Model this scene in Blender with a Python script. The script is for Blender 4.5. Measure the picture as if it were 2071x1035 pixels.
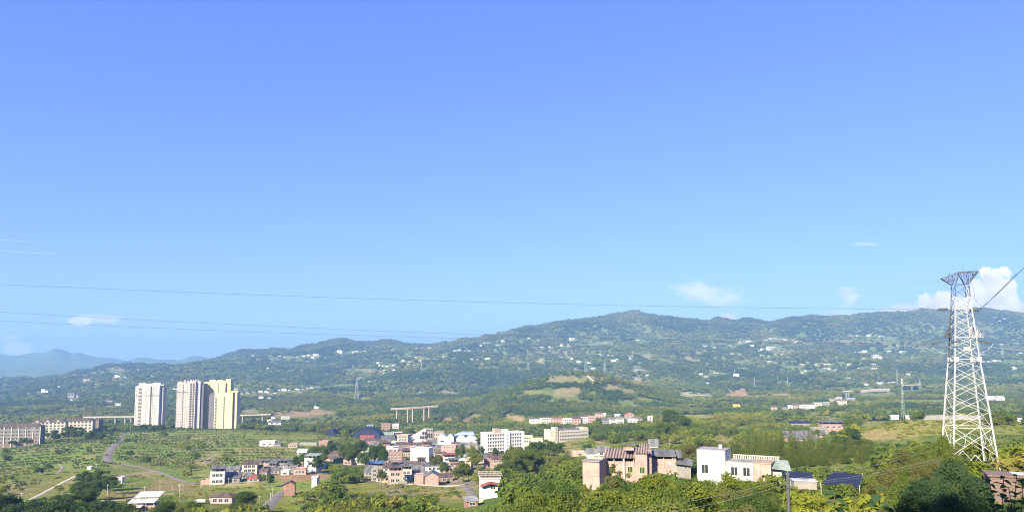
import bpy, math, random
import numpy as np
from mathutils import Vector, Matrix

for o in list(bpy.data.objects):
    bpy.data.objects.remove(o)
S = bpy.context.scene
C = S.collection
R = math.radians

# ------------------------------------------------------------------ camera
F = 1507.0                      # focal length in photo pixels (photo is 2071 x 1035)
PITCH = R(5.0)
PR = 603.0                      # row of the principal point
cam_d = bpy.data.cameras.new('camera')
cam = bpy.data.objects.new('camera', cam_d)
C.objects.link(cam)
cam.location = (0, 0, 0)
cam.rotation_euler = (R(90) + PITCH, 0, 0)
cam_d.sensor_width = 36.0
cam_d.lens = 36.0 * F / 2071.0
cam_d.shift_y = (PR - 517.5) / 2071.0
cam_d.clip_start = 0.3
cam_d.clip_end = 60000
S.camera = cam

# ------------------------------------------------------------------ sun, sky, exposure
SUN_AZ, SUN_EL = 29.0, 28.0      # degrees left of straight behind the camera, height
SKY_STRENGTH = 0.066
HAZE = 1.12e-4
S.view_settings.view_transform = 'Standard'
S.view_settings.look = 'None'
S.view_settings.exposure = 1.45
S.view_settings.gamma = 1.0
S.view_settings.use_curve_mapping = False
sd = bpy.data.lights.new('sun', 'SUN')
sd.energy = 5.0
sd.angle = R(0.5)
sd.color = (1.0, 0.88, 0.68)
sun = bpy.data.objects.new('sun', sd)
C.objects.link(sun)
to_sun = Vector((-math.sin(R(SUN_AZ)) * math.cos(R(SUN_EL)), -math.cos(R(SUN_AZ)) * math.cos(R(SUN_EL)), math.sin(R(SUN_EL))))
sun.rotation_euler = to_sun.to_track_quat('Z', 'Y').to_euler()
sun.location = to_sun * 50

S.render.engine = 'CYCLES'
S.cycles.use_denoising = True
try:
    S.cycles.denoiser = 'OPENIMAGEDENOISE'
    S.cycles.denoising_input_passes = 'RGB_ALBEDO_NORMAL'
    S.cycles.denoising_prefilter = 'ACCURATE'
except Exception:
    pass
S.cycles.max_bounces = 5
S.cycles.diffuse_bounces = 2
S.cycles.glossy_bounces = 2
S.cycles.transmission_bounces = 3
S.cycles.transparent_max_bounces = 6
S.cycles.volume_bounces = 1
S.cycles.use_adaptive_sampling = False
S.cycles.pixel_filter_type = 'BLACKMAN_HARRIS'
S.cycles.filter_width = 1.1


class NT:
    """small helper to write node trees"""
    def __init__(self, tree):
        self.t = tree
        tree.nodes.clear()

    def n(self, typ, **kw):
        nd = self.t.nodes.new(typ)
        ins = kw.pop('ins', {})
        for k, v in kw.items():
            setattr(nd, k, v)
        for k, v in ins.items():
            self.put(nd.inputs[k], v)
        return nd

    def put(self, sock, v):
        if isinstance(v, bpy.types.NodeSocket):
            self.t.links.new(v, sock)
        elif isinstance(v, bpy.types.Node):
            self.t.links.new(v.outputs[0], sock)
        else:
            sock.default_value = v

    def m(self, op, a, b=0.0, c=0.0, clamp=False):
        nd = self.t.nodes.new('ShaderNodeMath')
        nd.operation = op
        nd.use_clamp = clamp
        for i, v in enumerate((a, b, c)):
            self.put(nd.inputs[i], v)
        return nd.outputs[0]

    def smooth(self, v, lo, hi):
        nd = self.t.nodes.new('ShaderNodeMapRange')
        nd.interpolation_type = 'SMOOTHSTEP'
        self.put(nd.inputs[0], v)
        self.put(nd.inputs[1], lo)
        self.put(nd.inputs[2], hi)
        return nd.outputs[0]

    def mix(self, f, a, b, blend='MIX'):
        nd = self.t.nodes.new('ShaderNodeMix')
        nd.data_type = 'RGBA'
        nd.blend_type = blend
        nd.clamp_factor = True
        self.put(nd.inputs[0], f)
        for s, v in ((nd.inputs[6], a), (nd.inputs[7], b)):
            if isinstance(v, tuple) and len(v) == 3:
                v = v + (1.0,)
            self.put(s, v)
        return nd.outputs[2]


def pix(px, py):
    """photo pixel -> (a, e): sideways and upward slope of its ray per metre of depth"""
    X = (np.asarray(px, float) - 1035.5) / F
    Y = (PR - np.asarray(py, float)) / F
    w = math.cos(PITCH) - Y * math.sin(PITCH)
    return X / w, (math.sin(PITCH) + Y * math.cos(PITCH)) / w


def unpix(x, y, z):
    c, s = math.cos(PITCH), math.sin(PITCH)
    w = y * c + z * s
    return 1035.5 + F * x / w, PR - F * (z * c - y * s) / w


def P(px, py, d):
    a, e = pix(px, py)
    return Vector((float(a) * d, d, float(e) * d))


world = bpy.data.worlds.new('World')
S.world = world
world.use_nodes = True
w = NT(world.node_tree)
sky = w.n('ShaderNodeTexSky', sky_type='NISHITA', sun_disc=False)
sky.sun_elevation = R(SUN_EL)
sky.sun_rotation = R(180 + SUN_AZ)
sky.altitude = 300
sky.air_density = 1.0
sky.dust_density = 0.1
sky.ozone_density = 2.5
hs = w.n('ShaderNodeHueSaturation', ins={'Color': sky, 'Saturation': 1.0, 'Value': 1.0, 'Hue': 0.5})
tcw = w.n('ShaderNodeTexCoord')
sep = w.n('ShaderNodeSeparateXYZ', ins={0: tcw.outputs['Generated']})
yy = w.m('MAXIMUM', sep.outputs[1], 0.02)
cu = w.m('DIVIDE', sep.outputs[0], yy)
cv = w.m('DIVIDE', sep.outputs[2], yy)
uv = w.n('ShaderNodeCombineXYZ', ins={0: cu, 1: cv, 2: 0.0})
nz = w.n('ShaderNodeTexNoise', ins={'Vector': uv, 'Scale': 38.0, 'Detail': 7.0, 'Roughness': 0.58})
nz2 = w.n('ShaderNodeTexNoise', ins={'Vector': w.n('ShaderNodeVectorMath', operation='MULTIPLY', ins={0: uv, 1: (1.0, 2.4, 1.0)}), 'Scale': 22.0, 'Detail': 6.0, 'Roughness': 0.62})
nA = w.m('SUBTRACT', nz.outputs[0], 0.5)
nB = w.m('SUBTRACT', nz2.outputs[0], 0.5)
# clouds low over the ridges: photo pixel centre, half sizes, raggedness, softness, opacity, billowy or wispy
CLOUDS = [
    (2006, 606, 58, 66, 1.4, .15, 1.0, 0), (1990, 634, 105, 46, 1.4, .16, 1.0, 0), (1922, 622, 76, 34, 1.6, .24, 1.0, 0),
    (2062, 628, 26, 20, 1.8, .3, .8, 0), (1850, 634, 105, 20, 1.8, .6, .85, 1), (1760, 642, 130, 20, 1.8, .8, .55, 1),
    (1425, 592, 82, 27, 2.4, .9, .55, 1), (1466, 606, 54, 24, 2.4, .9, .5, 1), (1472, 643, 24, 15, 1.0, .4, .9, 0), (1550, 652, 60, 8, 2.0, .6, .5, 1),
    (1720, 600, 30, 24, 2.6, .7, .6, 1), (1752, 493, 40, 5, 2.4, .9, .30, 1),
    (34, 706, 36, 17, .9, .3, 1.0, 0), (22, 687, 22, 11, 1.2, .6, .6, 0), (205, 645, 66, 12, 1.6, .6, .6, 1), (160, 650, 24, 13, 1.5, .4, .75, 0),
    (178, 716, 16, 6, 2.2, .5, .4, 0), (365, 724, 22, 5, 2.2, .7, .25, 1)]
alpha = 0.0
for (cx, cy, rx, ry, rag, soft, op, kind) in CLOUDS:
    a0, e0 = pix(cx, cy)
    du = w.m('DIVIDE', w.m('SUBTRACT', cu, float(a0)), rx / F)
    dv = w.m('DIVIDE', w.m('SUBTRACT', cv, float(e0)), ry / F)
    r2 = w.m('SQRT', w.m('ADD', w.m('MULTIPLY', du, du), w.m('MULTIPLY', dv, dv)))
    t = w.m('ADD', w.m('SUBTRACT', 1.0, r2), w.m('MULTIPLY', nB if kind else nA, rag))
    al = w.m('MULTIPLY', w.smooth(t, 0.02, soft), op)
    alpha = w.m('MAXIMUM', alpha, al)
front = w.smooth(sep.outputs[1], 0.03, 0.12)
alpha = w.m('MULTIPLY', alpha, front)
cshade = w.smooth(nA, -0.25, 0.22)
ccol = w.mix(cshade, (5.6, 5.6, 5.9), (8.2, 7.8, 7.4))
tinted = w.mix(1.0, w.n('ShaderNodeGamma', ins={'Color': hs.outputs[0], 'Gamma': .75}), (.83, 1.06, 2.12), 'MULTIPLY')
skyc = w.mix(alpha, tinted, ccol)
bg = w.n('ShaderNodeBackground', ins={'Color': skyc, 'Strength': SKY_STRENGTH})
w.n('ShaderNodeOutputWorld', ins={'Surface': bg})

# ------------------------------------------------------------------ helpers
def tag(o, label=None, cat=None, group=None, kind=None):
    if label: o['label'] = label
    if cat: o['category'] = cat
    if group: o['group'] = group
    if kind: o['kind'] = kind
    return o


def empty(name, loc, yaw=0.0):
    o = bpy.data.objects.new(name, None)
    C.objects.link(o)
    o.empty_display_size = 0.5
    o.location = loc
    o.rotation_euler = (0, 0, yaw)
    return o


def inst(name, me, parent=None, loc=(0, 0, 0), rotz=0.0, scale=None, label=None):
    o = bpy.data.objects.new(name, me)
    C.objects.link(o)
    o.parent = parent
    o.location = loc
    if rotz: o.rotation_euler = (0, 0, rotz)
    if scale: o.scale = scale
    if label: o['label'] = label
    return o


class MB:
    def __init__(self):
        self.v, self.f, self.mi = [], [], []

    def add(self, vs, fs, mi=0):
        b = len(self.v)
        self.v += [tuple(p) for p in vs]
        for q in fs:
            self.f.append(tuple(b + i for i in q))
            self.mi.append(mi)
        return self

    def box(self, x0, x1, y0, y1, z0, z1, mi=0):
        vs = [(x0, y0, z0), (x1, y0, z0), (x1, y1, z0), (x0, y1, z0), (x0, y0, z1), (x1, y0, z1), (x1, y1, z1), (x0, y1, z1)]
        return self.add(vs, [(0, 3, 2, 1), (4, 5, 6, 7), (0, 1, 5, 4), (1, 2, 6, 5), (2, 3, 7, 6), (3, 0, 4, 7)], mi)

    def prism(self, poly, axis, t0, t1, mi=0):
        """extrude a 2D outline along axis x or y or z"""
        n = len(poly)
        def mk(p, t):
            return (t, p[0], p[1]) if axis == 'x' else (p[0], t, p[1]) if axis == 'y' else (p[0], p[1], t)
        vs = [mk(p, t0) for p in poly] + [mk(p, t1) for p in poly]
        fs = [(i, (i + 1) % n, n + (i + 1) % n, n + i) for i in range(n)]
        fs += [tuple(range(n))[::-1], tuple(range(n, 2 * n))]
        return self.add(vs, fs, mi)

    def bar(self, p, q, r, n=4, mi=0, r2=None):
        p, q = Vector(p), Vector(q)
        d = (q - p)
        if d.length < 1e-6: return self
        d.normalize()
        u = d.cross(Vector((0, 0, 1)) if abs(d.z) < .9 else Vector((1, 0, 0))).normalized()
        w_ = d.cross(u)
        r2 = r if r2 is None else r2
        vs = []
        for base, rr in ((p, r), (q, r2)):
            for i in range(n):
                t = 2 * math.pi * (i + .5) / n
                vs.append(base + u * math.cos(t) * rr + w_ * math.sin(t) * rr)
        fs = [(i, (i + 1) % n, n + (i + 1) % n, n + i) for i in range(n)]
        fs += [tuple(range(n))[::-1], tuple(range(n, 2 * n))]
        return self.add(vs, fs, mi)

    def tube(self, pts, r, n=4, mi=0):
        for a, b in zip(pts[:-1], pts[1:]):
            self.bar(a, b, r, n, mi)
        return self

    def mesh(self, name, mats, smooth=False):
        me = bpy.data.meshes.new(name)
        me.from_pydata([tuple(v) for v in self.v], [], self.f)
        for m_ in (mats if isinstance(mats, (list, tuple)) else [mats]):
            me.materials.append(m_)
        me.polygons.foreach_set('material_index', self.mi)
        if smooth:
            me.polygons.foreach_set('use_smooth', [True] * len(self.f))
        me.validate()
        me.update()
        return me

    def build(self, name, mats, parent=None, loc=(0, 0, 0), rotz=0.0, smooth=False):
        return inst(name, self.mesh(name, mats, smooth), parent, loc, rotz)


# ------------------------------------------------------------------ materials
def out(t, sh):
    t.n('ShaderNodeOutputMaterial', ins={'Surface': sh})


def surf(name, col, var=0.25, scale=0.6, rough=0.85, streak=0.0, grime=0.0, spec=0.3, col2=None, metal=0.0, bump=0.0, brick=None):
    """painted / plastered / concrete surface with mottling, rain streaks and grime"""
    m = bpy.data.materials.new(name)
    m.use_nodes = True
    t = NT(m.node_tree)
    tc = t.n('ShaderNodeTexCoord')
    oi = t.n('ShaderNodeObjectInfo')
    off = t.n('ShaderNodeVectorMath', operation='ADD', ins={0: tc.outputs['Object'], 1: t.n('ShaderNodeCombineXYZ', ins={0: t.m('MULTIPLY', oi.outputs['Random'], 90.0), 1: 0.0, 2: 0.0})})
    n1 = t.n('ShaderNodeTexNoise', ins={'Vector': off, 'Scale': scale, 'Detail': 5.0, 'Roughness': 0.6})
    dark = tuple(c * (1 - var) for c in col)
    lite = tuple(min(1, c * (1 + var * .55)) for c in (col2 or col))
    c = t.mix(t.smooth(n1.outputs[0], 0.3, 0.7), dark, lite)
    if brick:
        bt = t.n('ShaderNodeTexBrick', ins={'Vector': t.n('ShaderNodeMapping', ins={'Vector': tc.outputs['Object'], 'Rotation': (R(90), 0, 0)}), 'Color1': (1, 1, 1, 1), 'Color2': (.78, .74, .72, 1), 'Mortar': (1.15, 1.15, 1.12, 1), 'Scale': brick})
        c = t.mix(0.6, c, bt.outputs[0], 'MULTIPLY')
    if streak:
        sm = t.n('ShaderNodeVectorMath', operation='MULTIPLY', ins={0: off, 1: (1.6, 1.6, 0.16)})
        n2 = t.n('ShaderNodeTexNoise', ins={'Vector': sm, 'Scale': 1.3, 'Detail': 4.0, 'Roughness': 0.7})
        c = t.mix(t.m('MULTIPLY', t.smooth(n2.outputs[0], 0.5, 0.75), streak), c, tuple(x * .35 for x in col))
    if grime:
        n3 = t.n('ShaderNodeTexNoise', ins={'Vector': off, 'Scale': 0.25, 'Detail': 6.0, 'Roughness': 0.7})
        c = t.mix(t.m('MULTIPLY', t.smooth(n3.outputs[0], 0.48, 0.7), grime), c, (.16, .14, .11))
    b = t.n('ShaderNodeBsdfPrincipled', ins={'Base Color': c, 'Roughness': rough, 'Metallic': metal, 'Specular IOR Level': spec})
    if bump:
        bp = t.n('ShaderNodeBump', ins={'Height': n1.outputs[0], 'Strength': bump, 'Distance': 0.1})
        t.put(b.inputs['Normal'], bp.outputs[0])
    out(t, b)
    return m


def sheet(name, c1, c2, period=0.9, rough=0.6, rust=0.0):
    """ribbed metal or plastic roof sheet, ribs along local y"""
    m = bpy.data.materials.new(name)
    m.use_nodes = True
    t = NT(m.node_tree)
    tc = t.n('ShaderNodeTexCoord')
    n1 = t.n('ShaderNodeTexNoise', ins={'Vector': tc.outputs['Object'], 'Scale': 0.5, 'Detail': 5.0, 'Roughness': .65})
    sx = t.n('ShaderNodeVectorMath', operation='MULTIPLY', ins={0: tc.outputs['Object'], 1: (1.0 / period, 0.06, 0.06)})
    n2 = t.n('ShaderNodeTexNoise', ins={'Vector': sx, 'Scale': 1.0, 'Detail': 2.0})
    c = t.mix(t.smooth(n2.outputs[0], .35, .65), c1, c2)
    c = t.mix(t.m('MULTIPLY', t.smooth(n1.outputs[0], .45, .7), .5), c, tuple(x * .55 for x in c1))
    if rust:
        c = t.mix(t.m('MULTIPLY', t.smooth(n1.outputs[0], .5, .62), rust), c, (.17, .075, .04))
    b = t.n('ShaderNodeBsdfPrincipled', ins={'Base Color': c, 'Roughness': rough, 'Specular IOR Level': .15})
    out(t, b)
    return m


def leafmat(name, c1, c2, c3, trans=0.35, nscale=0.35):
    m = bpy.data.materials.new(name)
    m.use_nodes = True
    t = NT(m.node_tree)
    tc = t.n('ShaderNodeTexCoord')
    oi = t.n('ShaderNodeObjectInfo')
    at = t.n('ShaderNodeAttribute', attribute_name='tint', attribute_type='INSTANCER')
    n1 = t.n('ShaderNodeTexNoise', ins={'Vector': tc.outputs['Object'], 'Scale': nscale, 'Detail': 3.0, 'Roughness': .6})
    c = t.mix(oi.outputs['Random'], c1, c2)
    c = t.mix(t.m('MULTIPLY', t.smooth(n1.outputs[0], .42, .72), .8), c, c3)
    k = t.m('ADD', at.outputs['Fac'], 0.0)
    c = t.mix(t.smooth(k, 0.0, 1.0), c, t.mix(1.0, c, (2.0, 1.7, 1.0), 'MULTIPLY'))
    d = t.n('ShaderNodeBsdfDiffuse', ins={'Color': c, 'Roughness': .5})
    tr = t.n('ShaderNodeBsdfTranslucent', ins={'Color': t.mix(.5, c, (.16, .2, .02))})
    out(t, t.n('ShaderNodeMixShader', ins={0: trans, 1: d, 2: tr}))
    return m


M = {}
M['white'] = surf('white_render', (.58, .555, .49), .14, .5, streak=.45, grime=.12)
M['white_tile'] = surf('white_tile', (.66, .655, .63), .08, .8, streak=.25)
M['cream'] = surf('cream_render', (.50, .45, .34), .14, .5, streak=.35, grime=.1)
M['cream_tower'] = surf('cream_tower', (.47, .44, .38), .12, .12, streak=.15)
M['pink_tower'] = surf('pinkish_tower', (.40, .36, .325), .15, .12, streak=.2)
M['yellow_tower'] = surf('yellow_tower', (.62, .52, .27), .06, .1, streak=.06)
M['grey_dark'] = surf('dark_grey_and_shade', (.13, .125, .13), .2, .3)  # also carries the painted shade of the tower recesses
M['pink'] = surf('pink_brick', (.39, .255, .21), .22, .5, streak=.35, grime=.25, brick=1.4)
M['red_brick'] = surf('red_brick', (.29, .165, .12), .25, .6, streak=.3, grime=.3, brick=1.4)
M['salmon'] = surf('salmon_plaster', (.42, .285, .235), .2, .35, streak=.5, grime=.3)
M['tan'] = surf('tan_plaster', (.38, .30, .21), .2, .5, streak=.35, grime=.3)
M['grey'] = surf('grey_concrete', (.25, .235, .21), .25, .5, streak=.4, grime=.3)
M['concrete'] = surf('pale_concrete', (.28, .26, .22), .2, .4, streak=.3)
M['beige_brick'] = surf('beige_brick', (.17, .138, .118), .15, .4, brick=1.2)
M['band'] = surf('concrete_band', (.45, .40, .34), .2, .6, streak=.3)
M['roof_brown'] = sheet('brown_roof', (.085, .058, .046), (.145, .10, .08), 1.2, .8)
M['roof_grey'] = sheet('grey_tile_roof', (.085, .085, .085), (.17, .165, .16), 1.0, .75)
M['roof_slate'] = sheet('slate_roof', (.115, .115, .11), (.175, .175, .165), 1.4, .6)
M['roof_red'] = sheet('red_roof', (.22, .06, .055), (.30, .10, .085), 1.0, .6)
M['roof_blue'] = sheet('blue_roof', (.07, .16, .32), (.11, .23, .42), 1.2, .5)
M['roof_green'] = sheet('green_roof', (.22, .27, .22), (.32, .36, .30), 1.2, .6)
M['roof_pale'] = sheet('pale_roof', (.42, .42, .40), (.60, .59, .56), 1.4, .55, rust=.2)
M['roof_steel'] = sheet('blue_grey_roof', (.25, .34, .38), (.36, .44, .47), 2.0, .5)
M['roof_flat'] = surf('flat_roof', (.30, .29, .27), .3, .3, grime=.5)
M['net'] = surf('dark_blue_net', (.018, .025, .055), .35, .25, rough=.75)
M['glass'] = surf('dark_glass', (.035, .045, .05), .5, .9, rough=.18, spec=.6)
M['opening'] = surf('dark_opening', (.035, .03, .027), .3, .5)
M['frame'] = surf('window_frame', (.55, .53, .48), .1, 2.0)
M['gframe'] = surf('green_window_frame', (.30, .38, .10), .15, 2.0)
M['steel'] = surf('galvanised_white', (.50, .49, .46), .12, .8, rough=.5, spec=.5)
M['steel_dark'] = surf('darker_steel', (.085, .092, .095), .3, 1.5, rough=.6)
M['steel_far'] = surf('grey_steel', (.34, .38, .37), .2, .5, rough=.6)
M['wire'] = surf('wire', (.05, .055, .06), .2, .2)
M['wire_pale'] = surf('pale_wire', (.70, .71, .70), .2, .2, rough=.5)
M['wire_grey'] = surf('grey_wire', (.26, .27, .26), .2, .2)
M['insul'] = surf('insulator', (.10, .105, .11), .2, 3.0, rough=.3, spec=.6)
M['pole'] = surf('concrete_pole', (.52, .49, .43), .15, .6, streak=.3)
M['pole_dark'] = surf('dark_pole', (.09, .10, .10), .2, 1.0, streak=.2)
M['road'] = surf('grey_road', (.215, .18, .135), .18, .12, rough=.95)
M['path'] = surf('pale_path', (.55, .48, .35), .15, .2, rough=.95)
M['dirtroad'] = surf('dirt_track', (.40, .29, .19), .25, .2, rough=.95)
M['bark'] = surf('bark', (.13, .095, .065), .35, 1.5, rough=.95)
M['mud_brick'] = surf('mud_brick', (.20, .14, .112), .25, .6, streak=.5, grime=.35)
M['faded_roof'] = sheet('faded_roof', (.30, .225, .20), (.38, .30, .265), 1.2, .7)
M['yellow'] = surf('yellow_sheet', (.72, .42, .10), .1, .6)
M['sign'] = surf('sign_white', (.7, .7, .68), .1, .6)

LEAF = {
    'deep': leafmat('deep_green_leaves', (.062, .115, .032), (.088, .145, .036), (.115, .16, .042), trans=.45),
    'green': leafmat('green_leaves', (.105, .162, .036), (.138, .185, .042), (.17, .20, .05), trans=.45),
    'bright': leafmat('bright_green_leaves', (.148, .198, .034), (.185, .218, .040), (.215, .23, .05), trans=.45),
    'yellow': leafmat('yellow_green_leaves', (.175, .21, .030), (.215, .23, .036), (.25, .235, .06), trans=.45),
    'olive': leafmat('olive_leaves', (.125, .142, .046), (.155, .16, .054), (.185, .17, .066), trans=.42),
    'conifer': leafmat('conifer_needles', (.110, .165, .026), (.16, .195, .034), (.185, .205, .04), trans=.42),
    'dark': leafmat('shade_painted_leaves', (.045, .090, .045), (.062, .108, .050), (.075, .12, .05), trans=.4),  # shade of the dim trees is put into this leaf colour
}

# ------------------------------------------------------------------ terrain
rng = np.random.default_rng(7)
LAT = rng.random((256, 256))


def vnoise(x, y):
    x = np.asarray(x, float); y = np.asarray(y, float)
    xi = np.floor(x).astype(int); yi = np.floor(y).astype(int)
    fx = x - xi; fy = y - yi
    fx = fx * fx * (3 - 2 * fx); fy = fy * fy * (3 - 2 * fy)
    g = lambda i, j: LAT[i & 255, j & 255]
    return (g(xi, yi) * (1 - fx) + g(xi + 1, yi) * fx) * (1 - fy) + (g(xi, yi + 1) * (1 - fx) + g(xi + 1, yi + 1) * fx) * fy


def fbm(x, y, lam, oct=4, seed=0, gain=.5):
    s = 0; a = 1.0; tot = 0
    x = np.asarray(x, float) / lam + seed * 17.31; y = np.asarray(y, float) / lam + seed * 9.77
    for i in range(oct):
        s = s + a * vnoise(x, y); tot += a
        a *= gain; x = x * 2.03 + 11.7; y = y * 2.03 + 5.3
    return s / tot


def sstep(v, lo, hi):
    t = np.clip((np.asarray(v, float) - lo) / (hi - lo), 0, 1)
    return t * t * (3 - 2 * t)


# visible ground line at each depth: (depth, [(photo x, photo y), ...]); a bare number is a plain slope
PROFILE = [
    (3, -.57), (10, -.50), (25, -.44),
    (60, [(0, 1310), (600, 1300), (1100, 1250), (1500, 1180), (1800, 1110), (2071, 1085)]),
    (95, [(0, 1230), (600, 1225), (900, 1200), (1200, 1155), (1500, 1115), (1800, 1045), (1960, 1015), (2071, 1012)]),
    (130, [(0, 1180), (600, 1180), (900, 1150), (1200, 1100), (1500, 1070), (1800, 1012), (1930, 978), (1985, 972), (2071, 968)]),
    (170, [(0, 1140), (600, 1140), (900, 1110), (1200, 1065), (1500, 1025), (1800, 995), (1930, 966), (2071, 958)]),
    (220, [(0, 1108), (300, 1100), (600, 1105), (900, 1078), (1200, 1030), (1450, 995), (1700, 985), (1850, 965), (2071, 948)]),
    (300, [(0, 1058), (300, 1048), (600, 1050), (900, 1034), (1000, 1015), (1200, 988), (1350, 975), (1500, 965), (1750, 950), (2071, 925)]),
    (420, [(0, 1016), (300, 1010), (600, 1012), (760, 1003), (900, 996), (1000, 985), (1100, 965), (1300, 945), (1500, 928), (1750, 915), (1900, 890), (2071, 890)]),
    (550, [(0, 985), (200, 965), (400, 978), (600, 968), (800, 972), (900, 972), (1000, 955), (1100, 932), (1300, 915), (1500, 905), (1650, 893), (1750, 870), (1830, 848), (1950, 848), (2071, 858)]),
    (700, [(0, 950), (200, 928), (400, 940), (600, 938), (740, 940), (900, 938), (1000, 928), (1200, 895), (1400, 885), (1600, 882), (1750, 880), (1850, 872), (2071, 865)]),
    (900, [(0, 912), (200, 896), (400, 900), (600, 902), (800, 908), (900, 910), (1000, 905), (1100, 890), (1200, 875), (1400, 866), (1600, 866), (1750, 868), (2071, 856)]),
    (1150, [(0, 890), (200, 877), (350, 870), (500, 868), (650, 876), (800, 885), (1000, 886), (1200, 859), (1400, 852), (1600, 850), (1800, 848), (2071, 842)]),
    (1400, [(0, 880), (200, 868), (350, 872), (500, 872), (650, 870), (800, 868), (1000, 866), (1200, 848), (1400, 845), (1600, 836), (1800, 832), (2071, 828)]),
    (1800, [(0, 852), (200, 848), (400, 850), (600, 844), (800, 842), (900, 842), (1000, 832), (1130, 815), (1250, 827), (1400, 830), (1600, 824), (1800, 815), (2071, 815)]),
    (2200, [(0, 832), (300, 830), (500, 826), (700, 818), (850, 818), (950, 812), (1050, 785), (1130, 760), (1200, 757), (1260, 776), (1350, 802), (1500, 808), (1700, 802), (2071, 802)]),
    (2800, [(0, 815), (300, 802), (500, 796), (700, 795), (800, 795), (1000, 800), (1150, 792), (1300, 785), (1450, 795), (1600, 790), (1800, 782), (2071, 782)]),
    (3600, [(0, 797), (200, 777), (350, 767), (500, 768), (700, 765), (850, 746), (1000, 750), (1200, 747), (1400, 748), (1600, 745), (1800, 738), (2071, 738)]),
    (4600, [(0, 775), (120, 765), (240, 750), (350, 752), (450, 738), (600, 730), (700, 724), (850, 716), (1000, 709), (1150, 702), (1300, 700), (1500, 702), (1700, 695), (1900, 693), (2071, 698)]),
    (5600, [(0, 790), (200, 780), (330, 762), (400, 742), (440, 727), (460, 719), (485, 711), (500, 711), (520, 714), (545, 712), (590, 708), (605, 700), (640, 697), (665, 691), (690, 688), (705, 689), (730, 695), (755, 694), (775, 691), (800, 693), (815, 699), (860, 701), (900, 697), (950, 690), (985, 683), (1020, 675), (1060, 665), (1085, 663), (1115, 656), (1140, 650), (1170, 648), (1195, 646), (1205, 642), (1240, 638), (1262, 634), (1275, 630), (1290, 630), (1305, 637), (1330, 642), (1370, 645), (1420, 648), (1450, 646), (1480, 651), (1510, 648), (1540, 653), (1560, 654), (1590, 646), (1615, 645), (1640, 643), (1690, 643), (1720, 641), (1760, 638), (1785, 634), (1820, 630), (1850, 627), (1866, 623), (1880, 626), (1920, 630), (1960, 627), (2000, 628), (2040, 630), (2071, 633)]),
    (6050, [(0, 805), (300, 800), (500, 760), (800, 745), (1100, 715), (1500, 700), (2071, 690)]),
    (7200, [(0, 742), (60, 739), (110, 738), (170, 743), (230, 745), (290, 741), (340, 742), (420, 735), (500, 742), (2071, 720)]),
    (7800, [(0, 775), (300, 772), (600, 765), (2071, 740)]),
    (8800, [(-400, 716), (-200, 712), (0, 717), (25, 719), (50, 716), (75, 713), (93, 711), (105, 705), (112, 704), (125, 708), (147, 717), (160, 713), (172, 717), (195, 722), (220, 724), (250, 729), (262, 729), (275, 725), (300, 723), (330, 728), (365, 728), (385, 722), (400, 722), (430, 727), (470, 731), (600, 740), (2071, 728)]),
    (11500, [(0, 745), (2071, 745)]),
]
A_MAX = 1.25
AG = np.linspace(-A_MAX, A_MAX, 700)
LD = np.array([math.log(k[0]) for k in PROFILE])
EK = []
for d, pr in PROFILE:
    if isinstance(pr, list):
        aa, ee = pix([p[0] for p in pr], [p[1] for p in pr])
        EK.append(np.interp(AG, aa, ee))
    else:
        EK.append(np.full(AG.shape, float(pr)))
EK = np.array(EK)
LDD = np.linspace(LD[0], LD[-1], 1400)


def pchip(x, y, xn):
    h = np.diff(x)[:, None]; dl = np.diff(y, axis=0) / h
    m = np.zeros_like(y)
    w1 = 2 * h[1:] + h[:-1]; w2 = h[1:] + 2 * h[:-1]
    ok = dl[1:] * dl[:-1] > 0
    with np.errstate(divide='ignore', invalid='ignore'):
        mm = (w1 + w2) / (w1 / dl[:-1] + w2 / dl[1:])
    m[1:-1] = np.where(ok, mm, 0); m[0] = dl[0]; m[-1] = dl[-1]
    k = np.clip(np.searchsorted(x, xn) - 1, 0, len(x) - 2)
    t = ((xn - x[k]) / (x[k + 1] - x[k]))[:, None]
    hk = h[k]
    return (2 * t**3 - 3 * t**2 + 1) * y[k] + (t**3 - 2 * t**2 + t) * hk * m[k] + (-2 * t**3 + 3 * t**2) * y[k + 1] + (t**3 - t**2) * hk * m[k + 1]


ET = pchip(LD, EK, LDD)


def Htab(a, d):
    a = np.clip(np.asarray(a, float), -A_MAX, A_MAX); l = np.log(np.maximum(np.asarray(d, float), 3.0))
    u = np.clip((a + A_MAX) / (2 * A_MAX) * (len(AG) - 1), 0, len(AG) - 1.001)
    v = np.clip((l - LDD[0]) / (LDD[-1] - LDD[0]) * (len(LDD) - 1), 0, len(LDD) - 1.001)
    i = u.astype(int); j = v.astype(int); fu = u - i; fv = v - j
    e = (ET[j, i] * (1 - fu) + ET[j, i + 1] * fu) * (1 - fv) + (ET[j + 1, i] * (1 - fu) + ET[j + 1, i + 1] * fu) * fv
    return e * np.asarray(d, float)


def relief(x, y):
    d = np.asarray(y, float)
    r = (fbm(x, y, 45, 3, 1) - .5) * 3.0 * sstep(d, 150, 1500)
    r = r + (fbm(x, y, 190, 4, 2) - .5) * 34 * sstep(d, 1250, 2600)
    g = 1 - np.abs(2 * fbm(x, y, 620, 4, 3) - 1)           # ridged gullies on the far slopes
    far = sstep(d, 2500, 4200)
    near_crest = 1 - .78 * np.exp(-((d - 5600) / 420.0) ** 2) - .0 * d
    r = r + (g - .72) * 120 * far * near_crest * (1 - .85 * sstep(d, 6000, 6500))
    r = r + (fbm(x, y, 75, 3, 5) - .5) * 26 * far * (1 - .6 * sstep(d, 6000, 6500))
    return r


def H(x, y):
    x = np.asarray(x, float); y = np.asarray(y, float)
    return Htab(x / np.maximum(y, 3.0), y) + relief(x, y)


DM = np.exp(np.linspace(math.log(20), math.log(13800), 2600))


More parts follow.
